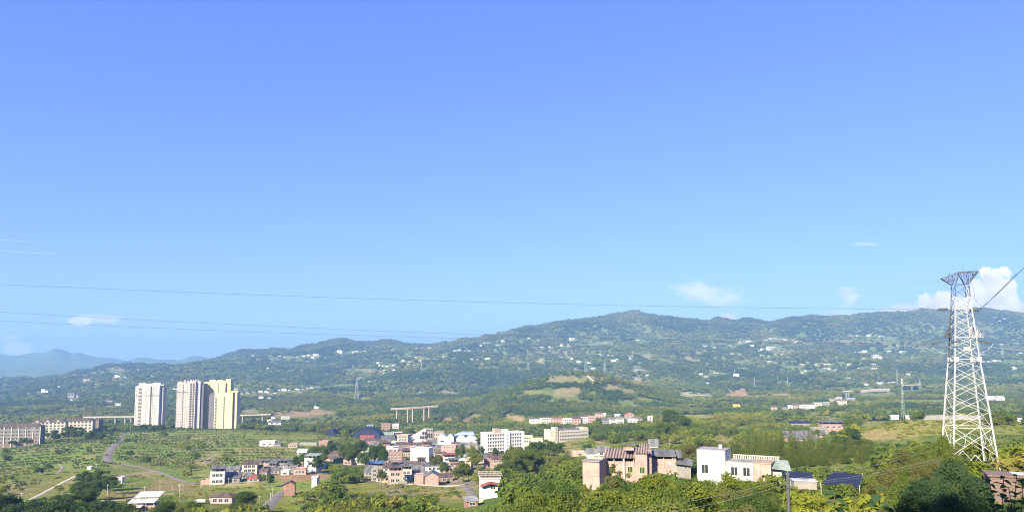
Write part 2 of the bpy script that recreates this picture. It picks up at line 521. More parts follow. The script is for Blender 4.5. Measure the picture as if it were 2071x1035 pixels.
def hit(px, py, dmin=20.0):
    """depth at which the ray of a photo pixel meets the ground"""
    a, e = pix(px, py)
    a = float(a); e = float(e)
    hh = H(a * DM, DM) / DM
    k = np.nonzero((hh >= e) & (DM > dmin))[0]
    if len(k) == 0:
        return None
    return float(DM[k[0]])


# land cover painted where it lies: photo centre, half sizes, colour, strength, tree share left
GRASS = (.125, .155, .040); YGRASS = (.20, .20, .065); TAN = (.25, .20, .105); REDE = (.30, .185, .12); PALE = (.36, .30, .20); LUSH = (.135, .19, .035)
PATCH = [
    (1130, 764, 60, 9, TAN, .7, .1), (1180, 768, 70, 8, TAN, .45, .15), (1145, 792, 28, 10, TAN, .85, .0), (1075, 792, 45, 4, YGRASS, .8, .1), (1215, 775, 45, 5, YGRASS, .6, .15), (1245, 782, 22, 5, TAN, .8, .1), (1272, 790, 12, 6, TAN, .6, .1),
    (1065, 815, 60, 14, LUSH, .8, .35), (1210, 798, 20, 4, YGRASS, .6, .2),
    (908, 791, 20, 5, TAN, .9, .1), (880, 796, 15, 5, TAN, .7, .2), (960, 778, 28, 9, (.2, .16, .11), .5, .5), (960, 839, 14, 4, YGRASS, .9, .1), (905, 846, 14, 6, REDE, .7, .1), (942, 848, 10, 5, REDE, .6, .1), (1050, 845, 16, 6, (.35, .24, .13), .9, .05), (1030, 842, 14, 5, (.35, .24, .13), .6, .1),
    (600, 838, 60, 8, (.3, .2, .12), .8, .08), (640, 832, 45, 6, (.3, .2, .12), .7, .1), (505, 830, 22, 6, TAN, .8, .1), (690, 856, 40, 6, YGRASS, .6, .2), (655, 852, 26, 5, TAN, .5, .2),
    (1490, 795, 26, 8, REDE, .85, .05), (1500, 790, 14, 6, REDE, .8, .05), (1580, 796, 22, 4, REDE, .9, .05), (1660, 782, 28, 4, YGRASS, .6, .2), (1395, 797, 20, 5, PALE, .8, .0), (1425, 797, 16, 4, TAN, .7, .1), (1495, 822, 18, 4, PALE, .6, .2), (1600, 814, 30, 5, TAN, .5, .2),
    (1240, 780, 60, 10, (.26, .2, .1), .35, .5), (1290, 755, 70, 10, TAN, .35, .4), (1300, 770, 30, 8, REDE, .4, .3),
    (1175, 719, 25, 4, TAN, .55, .3), (1280, 714, 22, 4, TAN, .5, .3), (1060, 725, 38, 3, TAN, .65, .15), (1096, 730, 7, 5, PALE, .8, .0), (1400, 715, 40, 4, TAN, .5, .3), (1420, 724, 40, 5, TAN, .45, .3), (880, 727, 40, 3, YGRASS, .5, .3), (900, 728, 60, 2, TAN, .5, .2),
    (240, 746, 22, 4, TAN, .95, .0), (235, 752, 14, 3, REDE, .7, .0), (120, 744, 25, 2, YGRASS, .5, .1), (20, 745, 18, 2, YGRASS, .4, .1), (140, 803, 25, 4, TAN, .4, .4), (150, 828, 18, 4, TAN, .7, .2), (190, 820, 30, 5, YGRASS, .4, .4), (330, 830, 20, 6, YGRASS, .5, .3), (325, 855, 12, 4, TAN, .8, .05),
    (730, 747, 35, 2, TAN, .7, .1), (715, 762, 20, 6, TAN, .5, .3), (690, 777, 40, 2, YGRASS, .7, .1), (790, 785, 34, 6, TAN, .5, .3), (820, 782, 24, 5, TAN, .6, .2), (740, 804, 12, 4, TAN, .7, .1), (520, 797, 60, 3, TAN, .5, .2), (600, 795, 30, 4, TAN, .5, .2),
    (1860, 705, 60, 3, TAN, .5, .3), (1720, 693, 60, 4, TAN, .5, .2), (1690, 690, 50, 3, TAN, .4, .3), (1590, 686, 50, 5, (.17, .17, .07), .5, .3), (1530, 695, 40, 4, TAN, .3, .4), (1480, 714, 60, 5, TAN, .35, .4), (1560, 720, 60, 4, YGRASS, .3, .5), (1850, 768, 40, 4, YGRASS, .6, .2), (1850, 776, 60, 4, TAN, .35, .4),
    (2010, 810, 40, 5, YGRASS, .5, .3), (1985, 818, 20, 4, TAN, .6, .2), (2040, 835, 30, 5, TAN, .3, .4), (1410, 840, 40, 3, YGRASS, .9, .0), (1505, 863, 16, 5, LUSH, .9, .1), (1545, 865, 30, 6, TAN, .5, .3),
    # grassy knoll below the phone mast, right edge slope
    (1830, 868, 110, 26, (.215, .195, .068), .95, .04), (1765, 858, 26, 10, TAN, .6, .0), (1775, 880, 40, 12, TAN, .75, .0), (1810, 885, 30, 6, TAN, .6, .0), (1930, 858, 90, 12, (.20, .19, .065), .9, .04), (2040, 868, 50, 10, (.18, .19, .06), .8, .1), (2030, 900, 60, 26, (.14, .16, .05), .6, .35),
    # fallow terraces behind the pink house
    (1150, 905, 26, 16, TAN, .7, .05), (1170, 890, 22, 8, YGRASS, .7, .1), (1215, 905, 22, 10, YGRASS, .6, .25), (1215, 893, 14, 5, REDE, .8, .05), (1240, 887, 16, 5, REDE, .5, .1), (1465, 885, 20, 14, TAN, .6, .1), (1450, 872, 16, 8, TAN, .4, .2),
    (1290, 885, 40, 18, (.16, .155, .05), .7, .2),
    # red earth, fields and yards of the left valley
    (620, 960, 55, 10, REDE, .95, .0), (585, 965, 28, 10, REDE, .9, .0), (640, 953, 30, 7, REDE, .7, .05), (584, 988, 14, 14, REDE, .9, .0), (545, 958, 24, 6, REDE, .6, .0),
    (480, 978, 70, 7, (.42, .30, .20), .6, .02), (350, 985, 60, 8, REDE, .75, .02), (340, 972, 30, 5, REDE, .7, .0), (300, 990, 40, 6, TAN, .8, .0), (240, 1000, 40, 8, TAN, .7, .02), (390, 1000, 40, 8, (.16, .17, .05), .8, .02), (460, 990, 70, 8, (.17, .18, .05), .8, .02), (430, 1000, 60, 6, TAN, .6, .02), (530, 1000, 40, 10, (.15, .17, .045), .9, .02), (580, 1025, 36, 14, (.17, .20, .04), 1., .0),
    (330, 1008, 40, 8, LUSH, .9, .02), (270, 945, 30, 8, (.2, .17, .09), .6, .05), (300, 957, 40, 5, (.36, .25, .16), .6, .0), (90, 985, 70, 18, (.17, .15, .06), .5, .05), (30, 985, 30, 14, (.30, .2, .16), .35, .05), (100, 960, 80, 14, (.17, .165, .05), .6, .02),
    (430, 930, 24, 12, (.24, .18, .11), .5, .02), (410, 935, 16, 8, REDE, .4, .02), (300, 952, 30, 6, TAN, .4, .02),
    (735, 985, 45, 10, (.19, .19, .045), .9, .0), (690, 995, 40, 12, (.16, .165, .045), .6, .15), (880, 990, 60, 10, (.18, .165, .055), .8, .5), (915, 1005, 40, 12, (.26, .19, .10), .6, .05), (945, 990, 22, 8, (.17, .19, .05), .6, .05),
    (685, 905, 30, 6, TAN, .5, .1), (640, 880, 60, 8, (.20, .19, .06), .7, .05), (560, 880, 70, 8, (.17, .18, .055), .7, .05), (595, 905, 50, 6, (.22, .18, .09), .4, .05),
    (1780, 1010, 70, 30, (.24, .22, .06), .8, .3),
]
PT = []
for (cx, cy, rx, ry, col, st, tr) in PATCH:
    d0 = hit(cx, min(cy, 1034))
    if d0: PT.append((cx, cy, rx, ry, col, st, tr, d0))


def cover(x, y, z):
    """ground colour and how much of the woods stands on it"""
    px, py = unpix(x, y, z)
    d = y
    wob = (fbm(x, y, 28, 3, 11) - .5) * (1 + d / 700.0)
    n1 = fbm(x, y, 90, 4, 12); n2 = fbm(x, y, 320, 4, 13); n3 = fbm(x, y, 18, 3, 14)
    col = np.empty((len(x), 3))
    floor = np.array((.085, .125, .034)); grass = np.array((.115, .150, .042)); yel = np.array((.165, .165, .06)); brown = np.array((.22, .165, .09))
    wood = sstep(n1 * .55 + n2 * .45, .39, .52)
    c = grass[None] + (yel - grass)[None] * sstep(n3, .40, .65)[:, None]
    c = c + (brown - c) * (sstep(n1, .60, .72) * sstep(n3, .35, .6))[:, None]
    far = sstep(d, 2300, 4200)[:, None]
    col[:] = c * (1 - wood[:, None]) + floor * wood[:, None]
    farc = np.array((.10, .148, .045))[None] * (1 + .8 * (n3 - .5))[:, None]
    strp = .35 + .65 * sstep(np.sin(z * (2 * math.pi / 15.0) + 7 * fbm(x, y, 120, 2, 16)), -.1, .5)
    open_ = sstep(fbm(x, y, 210, 4, 15), .46, .60) * strp * (1 - sstep(d, 4800, 5300))
    fc = np.array((.125, .16, .055))[None] + (np.array((.21, .185, .085)) - np.array((.125, .16, .055)))[None] * sstep(n1, .45, .65)[:, None]
    farc = farc + (fc - farc) * open_[:, None]
    col[:] = col * (1 - far) + farc * far
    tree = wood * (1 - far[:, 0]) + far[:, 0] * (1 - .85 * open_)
    # the orchard and fields of the left slope
    orch = (1 - sstep(px + wob * 60, 630, 690)) * sstep(d, 380, 430) * (1 - sstep(d + wob * 30, 1190, 1240))
    oc = np.array((.16, .215, .052))[None] + (np.array((.225, .21, .085)) - np.array((.16, .215, .052)))[None] * sstep(n3 * .6 + n1 * .4, .42, .62)[:, None]
    col = col * (1 - orch[:, None]) + oc * orch[:, None]
    tree = tree * (1 - .99 * orch)
    # the town's yards
    town = sstep(px, 700, 750) * (1 - sstep(px, 1010, 1070)) * sstep(d, 400, 440) * (1 - sstep(d, 1000, 1080))
    tc_ = np.array((.25, .20, .145))[None] * (0.8 + .5 * (n3 - .3))[:, None]
    col = col * (1 - .8 * town[:, None]) + tc_ * .8 * town[:, None]
    tree = tree * (1 - .88 * town)
    tree = np.where((px > 1050) & (d < 330), np.maximum(tree, .9), tree)
    tree = np.where((px > 610) & (px <= 1060) & (d > 150) & (d < 430), np.maximum(tree, .8), tree)
    tree = np.where((px > 640) & (px < 760) & (d > 380) & (d < 640), np.maximum(tree, .8), tree)
    for (cx, cy, rx, ry, pc, st, tr, d0) in PT:
        q = ((px - cx) / rx) ** 2 + ((py - cy) / ry) ** 2
        near = np.abs(np.log(np.maximum(d, 1) / d0)) < .45
        k = (1 - sstep(np.sqrt(q) + (n3 - .5) * 1.3 + wob * .35, .65, 1.15)) * near
        ks = (k * st)[:, None]
        col = col * (1 - ks) + np.array(pc)[None] * (0.82 + .36 * n3)[:, None] * ks
        tree = tree * (1 - k) + tr * k
    return col, tree


# one sheet: a dense fan in front of the camera, coarse all the way round behind it
AF = np.linspace(-.80, .80, 880)
rows = np.unique(np.concatenate([np.exp(np.linspace(math.log(3), math.log(1200), 340)), np.exp(np.linspace(math.log(1200), math.log(14000), 330))]))
TH0 = math.atan(.80)
thb = np.linspace(TH0, 2 * math.pi - TH0, 42)[1:-1]
nf = len(AF); nb = len(thb); ncol = nf + nb; nr = len(rows)
X = np.zeros((nr, ncol)); Y = np.zeros((nr, ncol)); Z = np.zeros((nr, ncol))
X[:, :nf] = rows[:, None] * AF[None]; Y[:, :nf] = rows[:, None]
Z[:, :nf] = H(X[:, :nf], Y[:, :nf])
rad = rows / math.cos(TH0)
X[:, nf:] = rad[:, None] * np.sin(thb)[None]; Y[:, nf:] = rad[:, None] * np.cos(thb)[None]
fr = (thb - TH0) / (2 * math.pi - 2 * TH0)
zr, zl = Z[:, nf - 1], Z[:, 0]
zb = zr[:, None] * (1 - fr)[None] + zl[:, None] * fr[None]
wgt = sstep(np.minimum(fr, 1 - fr), 0.0, .28)[None]
hill = -1.7 + 26 * (1 - np.exp(-rad / 80.0)) - 140 * sstep(rad, 900, 6000)
Z[:, nf:] = zb * (1 - wgt) + hill[:, None] * wgt + (fbm(X[:, nf:], Y[:, nf:], 140, 3, 8) - .5) * np.minimum(rad, 400)[:, None] * .04 * wgt
V = np.stack([X, Y, Z], -1).reshape(-1, 3)
V = np.concatenate([V, [[0, 0, -1.72]]])
ii, jj = np.meshgrid(np.arange(nr - 1), np.arange(ncol), indexing='ij')
j2 = (jj + 1) % ncol
quads = np.stack([ii * ncol + jj, ii * ncol + j2, (ii + 1) * ncol + j2, (ii + 1) * ncol + jj], -1).reshape(-1, 4)[:, ::-1]
fan = np.stack([np.full(ncol, len(V) - 1), np.arange(ncol), (np.arange(ncol) + 1) % ncol], -1)[:, ::-1]


def np_mesh(name, V, loops, totals, mats, smooth=False, mi=None):
    me = bpy.data.meshes.new(name)
    me.vertices.add(len(V)); me.vertices.foreach_set('co', np.asarray(V, np.float32).ravel())
    me.loops.add(len(loops)); me.loops.foreach_set('vertex_index', np.asarray(loops, np.int32))
    tot = np.asarray(totals, np.int32)
    me.polygons.add(len(tot))
    me.polygons.foreach_set('loop_start', np.concatenate([[0], np.cumsum(tot)[:-1]]).astype(np.int32))
    for m_ in (mats if isinstance(mats, (list, tuple)) else [mats]):
        me.materials.append(m_)
    if mi is not None: me.polygons.foreach_set('material_index', np.asarray(mi, np.int32))
    me.polygons.foreach_set('use_smooth', np.full(len(tot), smooth))
    me.update(calc_edges=True)
    return me


gm = bpy.data.materials.new('ground_cover')
gm.use_nodes = True
t = NT(gm.node_tree)
at = t.n('ShaderNodeAttribute', attribute_name='cover')
tc = t.n('ShaderNodeTexCoord')
na = t.n('ShaderNodeTexNoise', ins={'Vector': tc.outputs['Object'], 'Scale': 0.55, 'Detail': 6.0, 'Roughness': .7})
nb_ = t.n('ShaderNodeTexNoise', ins={'Vector': tc.outputs['Object'], 'Scale': 0.045, 'Detail': 6.0, 'Roughness': .68})
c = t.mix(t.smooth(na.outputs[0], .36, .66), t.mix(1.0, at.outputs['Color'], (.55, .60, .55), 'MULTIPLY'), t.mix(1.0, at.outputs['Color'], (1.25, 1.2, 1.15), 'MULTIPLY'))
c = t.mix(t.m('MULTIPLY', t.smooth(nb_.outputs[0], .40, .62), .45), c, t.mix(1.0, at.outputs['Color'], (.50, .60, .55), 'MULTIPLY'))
bp = t.n('ShaderNodeBump', ins={'Height': t.m('ADD', na.outputs[0], t.m('MULTIPLY', nb_.outputs[0], 6.0)), 'Strength': .8, 'Distance': 1.2})
out(t, t.n('ShaderNodeBsdfDiffuse', ins={'Color': c, 'Roughness': .8, 'Normal': bp.outputs[0]}))

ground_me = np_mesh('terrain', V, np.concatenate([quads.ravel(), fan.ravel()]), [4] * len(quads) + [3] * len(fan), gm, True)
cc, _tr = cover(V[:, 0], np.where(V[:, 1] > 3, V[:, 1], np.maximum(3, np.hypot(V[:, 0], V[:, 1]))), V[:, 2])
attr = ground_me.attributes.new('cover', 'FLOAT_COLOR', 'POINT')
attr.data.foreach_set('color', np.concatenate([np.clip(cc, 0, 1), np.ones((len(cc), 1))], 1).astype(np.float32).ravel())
ground = inst('terrain', ground_me)
tag(ground, 'green valley floor rising through fields and wooded slopes to the blue ridges', kind='structure')
ZLOW = float(Z.min())


def ribbon(name, pts, width, mat, label, lift=.35, ds=None, taper=None):
    """road or path laid along photo points on the ground"""
    w3 = []
    for i, (px, py) in enumerate(pts):
        d = ds[i] if ds else hit(px, py)
        p = P(px, py, d); w3.append((p.x, p.y))
    pts2 = []
    for i in range(len(w3) - 1):
        p0 = w3[max(0, i - 1)]; p1 = w3[i]; p2 = w3[i + 1]; p3 = w3[min(len(w3) - 1, i + 2)]
        for k in range(10):
            s = k / 10
            pts2.append(tuple(.5 * ((2 * p1[q]) + (-p0[q] + p2[q]) * s + (2 * p0[q] - 5 * p1[q] + 4 * p2[q] - p3[q]) * s * s + (-p0[q] + 3 * p1[q] - 3 * p2[q] + p3[q]) * s**3) for q in (0, 1)))
    pts2.append(w3[-1])
    A = np.array(pts2); T = np.gradient(A, axis=0); T /= np.linalg.norm(T, axis=1)[:, None] + 1e-9
    Nn = np.stack([-T[:, 1], T[:, 0]], 1)
    vs = []; fs = []
    K = 5
    for i in range(len(A)):
        for k in range(K):
            q = A[i] + Nn[i] * width * (k / (K - 1) - .5)
            vs.append((q[0], q[1], float(H(q[0], q[1])) + lift - (.5 if k in (0, K - 1) else 0)))
    for i in range(len(A) - 1):
        for k in range(K - 1):
            fs.append((i * K + k, i * K + k + 1, (i + 1) * K + k + 1, (i + 1) * K + k))
    mb = MB(); mb.add(vs, fs)
    me = mb.mesh(name, mat, True)
    o = inst(name, me)
    tag(o, label, kind='structure')
    return o


ribbon('road', [(247, 879), (244, 890), (232, 900), (222, 912), (218, 926), (222, 934)], 9, M['road'], 'grey lane curving down through the orchard rows')
ribbon('road', [(222, 934), (262, 940), (300, 948), (335, 958), (365, 970), (400, 979)], 6, M['road'], 'grey lane running along the foot of the orchard to the houses')
ribbon('road', [(535, 1032), (548, 1016), (562, 1002), (572, 994)], 8, M['road'], 'short piece of grey asphalt road below the red earth bank')
ribbon('path', [(45, 1018), (75, 1003), (100, 990), (125, 976), (145, 966), (160, 959)], 3.2, M['path'], 'pale concrete path climbing beside the orchard')
ribbon('path', [(100, 958), (116, 956), (124, 950), (127, 943), (120, 939)], 3.0, M['road'], 'little grey track bending among the orchard rows')
ribbon('path', [(230, 964), (270, 958), (315, 953)], 4, M['dirtroad'], 'reddish dirt track under the orchard slope')
ribbon('path', [(205, 1012), (250, 1010), (300, 1002), (350, 998)], 4, M['dirtroad'], 'tan dirt track past the valley poles')
ribbon('path', [(410, 938), (418, 930), (430, 922), (440, 917)], 3, M['dirtroad'], 'narrow track rising from the houses into the orchard')
ribbon('road', [(783, 979), (820, 978), (870, 981), (915, 982), (940, 980)], 7, M['path'], 'pale concrete road in front of the old town houses')
ribbon('road', [(935, 981), (945, 986), (953, 996), (958, 1004)], 6, M['road'], 'grey lane dropping away from the pale town road')
ribbon('road', [(940, 980), (955, 974), (966, 968)], 6, M['road'], 'grey lane climbing from the pale town road')
ribbon('road', [(1352, 802), (1390, 799), (1450, 800), (1520, 796), (1600, 793)], 12, M['path'], 'pale hillside highway bench on the far slope', lift=1.5)
ribbon('path', [(1400, 844), (1440, 842), (1450, 838)], 5, M['path'], 'pale embankment track in the valley')
ribbon('path', [(1188, 760), (1196, 768), (1204, 773)], 5, M['path'], 'pale track dropping from the knoll with the pylon', lift=1.5)

# ------------------------------------------------------------------ buildings
PROT = []        # (x0, y0, x1, y1, depth): photo areas in front of which no tree may stand
FOOT = []        # (x, y, radius) footprints kept free of trees


def spot(px, py, d=None):
    if d is None:
        d = hit(px, py)
        if d is None: d = 3000.0
    return P(px, py, d), d


_win = {}


def window_mesh(w, h, frame='frame', glass='glass', bars=1, sill=True):
    key = (round(w, 1), round(h, 1), frame, glass, bars, sill)
    if key not in _win:
        w, h = key[0], key[1]
        m = MB(); f = min(.14, w * .1)
        m.box(-w / 2, w / 2, -.03, .01, 0, h, 1)
        m.box(-w / 2 - f, w / 2 + f, -.10, 0, h, h + f)
        m.box(-w / 2 - f, -w / 2, -.10, 0, 0, h); m.box(w / 2, w / 2 + f, -.10, 0, 0, h)
        if sill: m.box(-w / 2 - f * 1.6, w / 2 + f * 1.6, -.22, 0, -f * 1.2, 0)
        for b in range(bars):
            x = -w / 2 + w * (b + 1) / (bars + 1)
            m.box(x - f * .35, x + f * .35, -.07, -.03, 0, h)
        _win[key] = m.mesh('window', [M[frame], M[glass]])
    return _win[key]


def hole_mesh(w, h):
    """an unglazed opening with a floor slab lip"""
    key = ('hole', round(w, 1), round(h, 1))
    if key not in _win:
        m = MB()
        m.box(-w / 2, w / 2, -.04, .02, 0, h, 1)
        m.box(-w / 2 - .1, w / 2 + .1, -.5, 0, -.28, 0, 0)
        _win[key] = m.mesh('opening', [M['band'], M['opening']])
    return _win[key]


def balcony_mesh(w, h, mat):
    key = ('balc', round(w, 1), round(h, 1), mat)
    if key not in _win:
        m = MB()
        m.box(-w / 2, w / 2, -.04, .02, h * .36, h * .92, 1)
        m.box(-w / 2 - .1, w / 2 + .1, -.75, 0, -.2, h * .36, 0)
        _win[key] = m.mesh('balcony', [M[mat], M['opening']])
    return _win[key]


def put_windows(root, n, floors, w, h, fh, z0=0.0, face='front', W=10, D=8, ww=1.4, wh=1.4, frame='frame', glass='glass', bars=1, skip=(), name='window', me=None, margin=.12):
    """windows in a grid on one face of a block that runs x -W/2..W/2, y 0..D"""
    me = me or window_mesh(ww, wh, frame, glass, bars)
    L = W if face in ('front', 'back') else D
    for k in range(floors):
        for i in range(n):
            if (i, k) in skip: continue
            u = -L / 2 + L * (margin + (1 - 2 * margin) * ((i + .5) / n))
            z = z0 + k * fh + (fh - wh) * .5
            if face == 'front': inst(name, me, root, (u, -.001, z), 0)
            elif face == 'left': inst(name, me, root, (-W / 2 - .001, D / 2 - u, z), -math.pi / 2)
            else: inst(name, me, root, (W / 2 + .001, D / 2 + u, z), math.pi / 2)


def add_roof(root, style, mat, W, D, h, pitch=.35, over=.6, y0=0.0, x0=0.0, wall='white'):
    m = MB()
    if style == 'flat':
        m.box(-W / 2 + x0 - .15, W / 2 + x0 + .15, y0 - .15, y0 + D + .15, h, h + .25)
        m.build('roof', M[mat], root)
        p = MB(); t_ = .18
        p.box(-W / 2 + x0 - .15, W / 2 + x0 + .15, y0 - .15, y0 - .15 + t_, h + .25, h + .95); p.box(-W / 2 + x0 - .15, W / 2 + x0 + .15, y0 + D + .15 - t_, y0 + D + .15, h + .25, h + .95)
        p.box(-W / 2 + x0 - .15, -W / 2 + x0 - .15 + t_, y0 - .15 + t_, y0 + D + .15 - t_, h + .25, h + .95); p.box(W / 2 + x0 + .15 - t_, W / 2 + x0 + .15, y0 - .15 + t_, y0 + D + .15 - t_, h + .25, h + .95)
        p.build('parapet', M[wall], root)
        return h + .95
    if style == 'canopy':      # flat terrace with a sheet roof held up on posts
        m.box(-W / 2 + x0 - .15, W / 2 + x0 + .15, y0 - .15, y0 + D + .15, h, h + .3)
        m.build('terrace', M[wall], root)
        c = MB(); hh = 2.3; sl = .10 * D
        c.add([(-W / 2 + x0 - over, y0 - over, h + hh), (W / 2 + x0 + over, y0 - over, h + hh), (W / 2 + x0 + over, y0 + D + over, h + hh + sl), (-W / 2 + x0 - over, y0 + D + over, h + hh + sl),
               (-W / 2 + x0 - over, y0 - over, h + hh + .14), (W / 2 + x0 + over, y0 - over, h + hh + .14), (W / 2 + x0 + over, y0 + D + over, h + hh + sl + .14), (-W / 2 + x0 - over, y0 + D + over, h + hh + sl + .14)],
              [(0, 3, 2, 1), (4, 5, 6, 7), (0, 1, 5, 4), (1, 2, 6, 5), (2, 3, 7, 6), (3, 0, 4, 7)])
        rf = c.build('roof', M[mat], root)
        for i in range(4):
            for y in (y0 + .2, y0 + D - .2):
                x = -W / 2 + x0 + .2 + (W - .4) * i / 3
                top = h + hh + sl * (y - y0 + over) / (D + 2 * over)
                pm = MB(); pm.box(x - .09, x + .09, y - .09, y + .09, h + .3, top)
                pm.build('post', M['band'], root)
        b = MB(); b.box(-W / 2 + x0 + .2, W / 2 + x0 - .2, y0 + D * .55, y0 + D * .62, h + .3, h + 2.1); b.build('back_wall', M['opening'], root)
        return h + hh + sl
    if style == 'gable':       # ridge along x
        r = h + D * pitch / 1.0 * .5; th = .18
        prof = [(y0 - over, h - over * pitch), (y0 + D / 2, r), (y0 + D + over, h - over * pitch), (y0 + D + over, h - over * pitch + th), (y0 + D / 2, r + th), (y0 - over, h - over * pitch + th)]
        m.prism(prof, 'x', -W / 2 + x0 - over, W / 2 + x0 + over)
        m.build('roof', M[mat], root)
        for x in (-W / 2 + x0, W / 2 + x0 - .2):
            g = MB(); g.prism([(y0, h), (y0 + D, h), (y0 + D / 2, r)], 'x', x, x + .2); g.build('gable', M[wall], root)
        return r
    if style == 'gablefront':  # ridge along y
        r = h + W * pitch * .5; th = .18
        prof = [(-W / 2 + x0 - over, h - over * pitch), (x0, r), (W / 2 + x0 + over, h - over * pitch), (W / 2 + x0 + over, h - over * pitch + th), (x0, r + th), (-W / 2 + x0 - over, h - over * pitch + th)]
        m.prism(prof[::-1], 'y', y0 - over, y0 + D + over)
        m.build('roof', M[mat], root)
        for y in (y0, y0 + D - .2):
            g = MB(); g.prism([(-W / 2 + x0, h), (W / 2 + x0, h), (x0, r)][::-1], 'y', y, y + .2); g.build('gable', M[wall], root)
        return r
    if style == 'hip':
        r = h + min(W, D) * pitch * .5; q = min(W, D) / 2
        o = over; z = h - o * pitch * .4
        rx = max(.2, W / 2 - q)
        yc0, yc1 = (y0 + D / 2, y0 + D / 2) if W >= D else (y0 + q, y0 + D - q)
        vs = [(-W / 2 + x0 - o, y0 - o, z), (W / 2 + x0 + o, y0 - o, z), (W / 2 + x0 + o, y0 + D + o, z), (-W / 2 + x0 - o, y0 + D + o, z), (x0 - rx, yc0, r), (x0 + rx, yc1, r)]
        m.add(vs, [(0, 1, 5, 4), (1, 2, 5), (2, 3, 4, 5), (3, 0, 4), (0, 3, 2, 1)])
        m.build('roof', M[mat], root)
        return r
    if style == 'shed':        # single slope, higher at the back
        r = h + D * pitch
        prof = [(y0 - over, h - over * pitch + .03), (y0 + D + over, r + over * pitch + .03), (y0 + D + over, r + over * pitch + .2), (y0 - over, h - over * pitch + .2)]
        m.prism(prof, 'x', -W / 2 + x0 - over, W / 2 + x0 + over)
        m.build('roof', M[mat], root)
        for x in (-W / 2 + x0, W / 2 + x0 - .2):
            g = MB(); g.prism([(y0, h), (y0 + D, h), (y0 + D, r)], 'x', x, x + .2); g.build('gable', M[wall], root)
        g = MB(); g.box(-W / 2 + x0 + .2, W / 2 + x0 - .2, y0 + D - .2, y0 + D, h, r)
        g.build('gable', M[wall], root)
        return r
    return h


def house(px, py, w, h, dep, yaw, wall, roof, rmat, floors, bays, label, name='house', cat='house', group=None, d=None, side=0, bands=True, pitch=.35, frame='frame', wfrac=.5, hfrac=.5, door=True, prot=.72, base=5.0, over=.6):
    p, d = spot(px, py, d)
    s = d / F
    yw = R(yaw)
    W = w * s / max(.35, math.cos(yw)); Hh = h * s; D = dep
    root = empty(name, p, yw)
    tag(root, label, cat, group)
    m = MB(); m.box(-W / 2, W / 2, 0, D, -base, Hh); m.build('wall', M[wall], root)
    fh = Hh / floors
    if bands and floors > 1:
        for k in range(1, floors):
            b = MB(); b.box(-W / 2 - .06, W / 2 + .06, -.06, D + .06, k * fh - .14, k * fh + .12); b.build('floor_band', M['band'], root)
    top = add_roof(root, roof, rmat, W, D, Hh, pitch, over, wall=wall)
    if bays:
        ww = min(2.6, W / bays * wfrac); wh = min(1.9, fh * hfrac)
        put_windows(root, bays, floors, None, None, fh, W=W, D=D, ww=ww, wh=wh, frame=frame, bars=1)
    if side:
        ww = min(2.0, D / side * .42); wh = min(1.7, fh * .45)
        a = p.x / p.y
        face = 'left' if (-math.cos(yw) * -a + -math.sin(yw) * -1) > 0 else 'right'
        put_windows(root, side, floors, None, None, fh, W=W, D=D, ww=ww, wh=wh, frame=frame, face=face)
    PROT.append((px - w * .5 - 1, py - (top) / s, px + w * .5 + 1, py - h * (1 - prot), d))
    c = Vector((p.x, p.y)) + Vector((-math.sin(yw), math.cos(yw))) * D / 2
    FOOT.append((c.x, c.y, max(W, D) * .55))
    return root, s, W, D, Hh


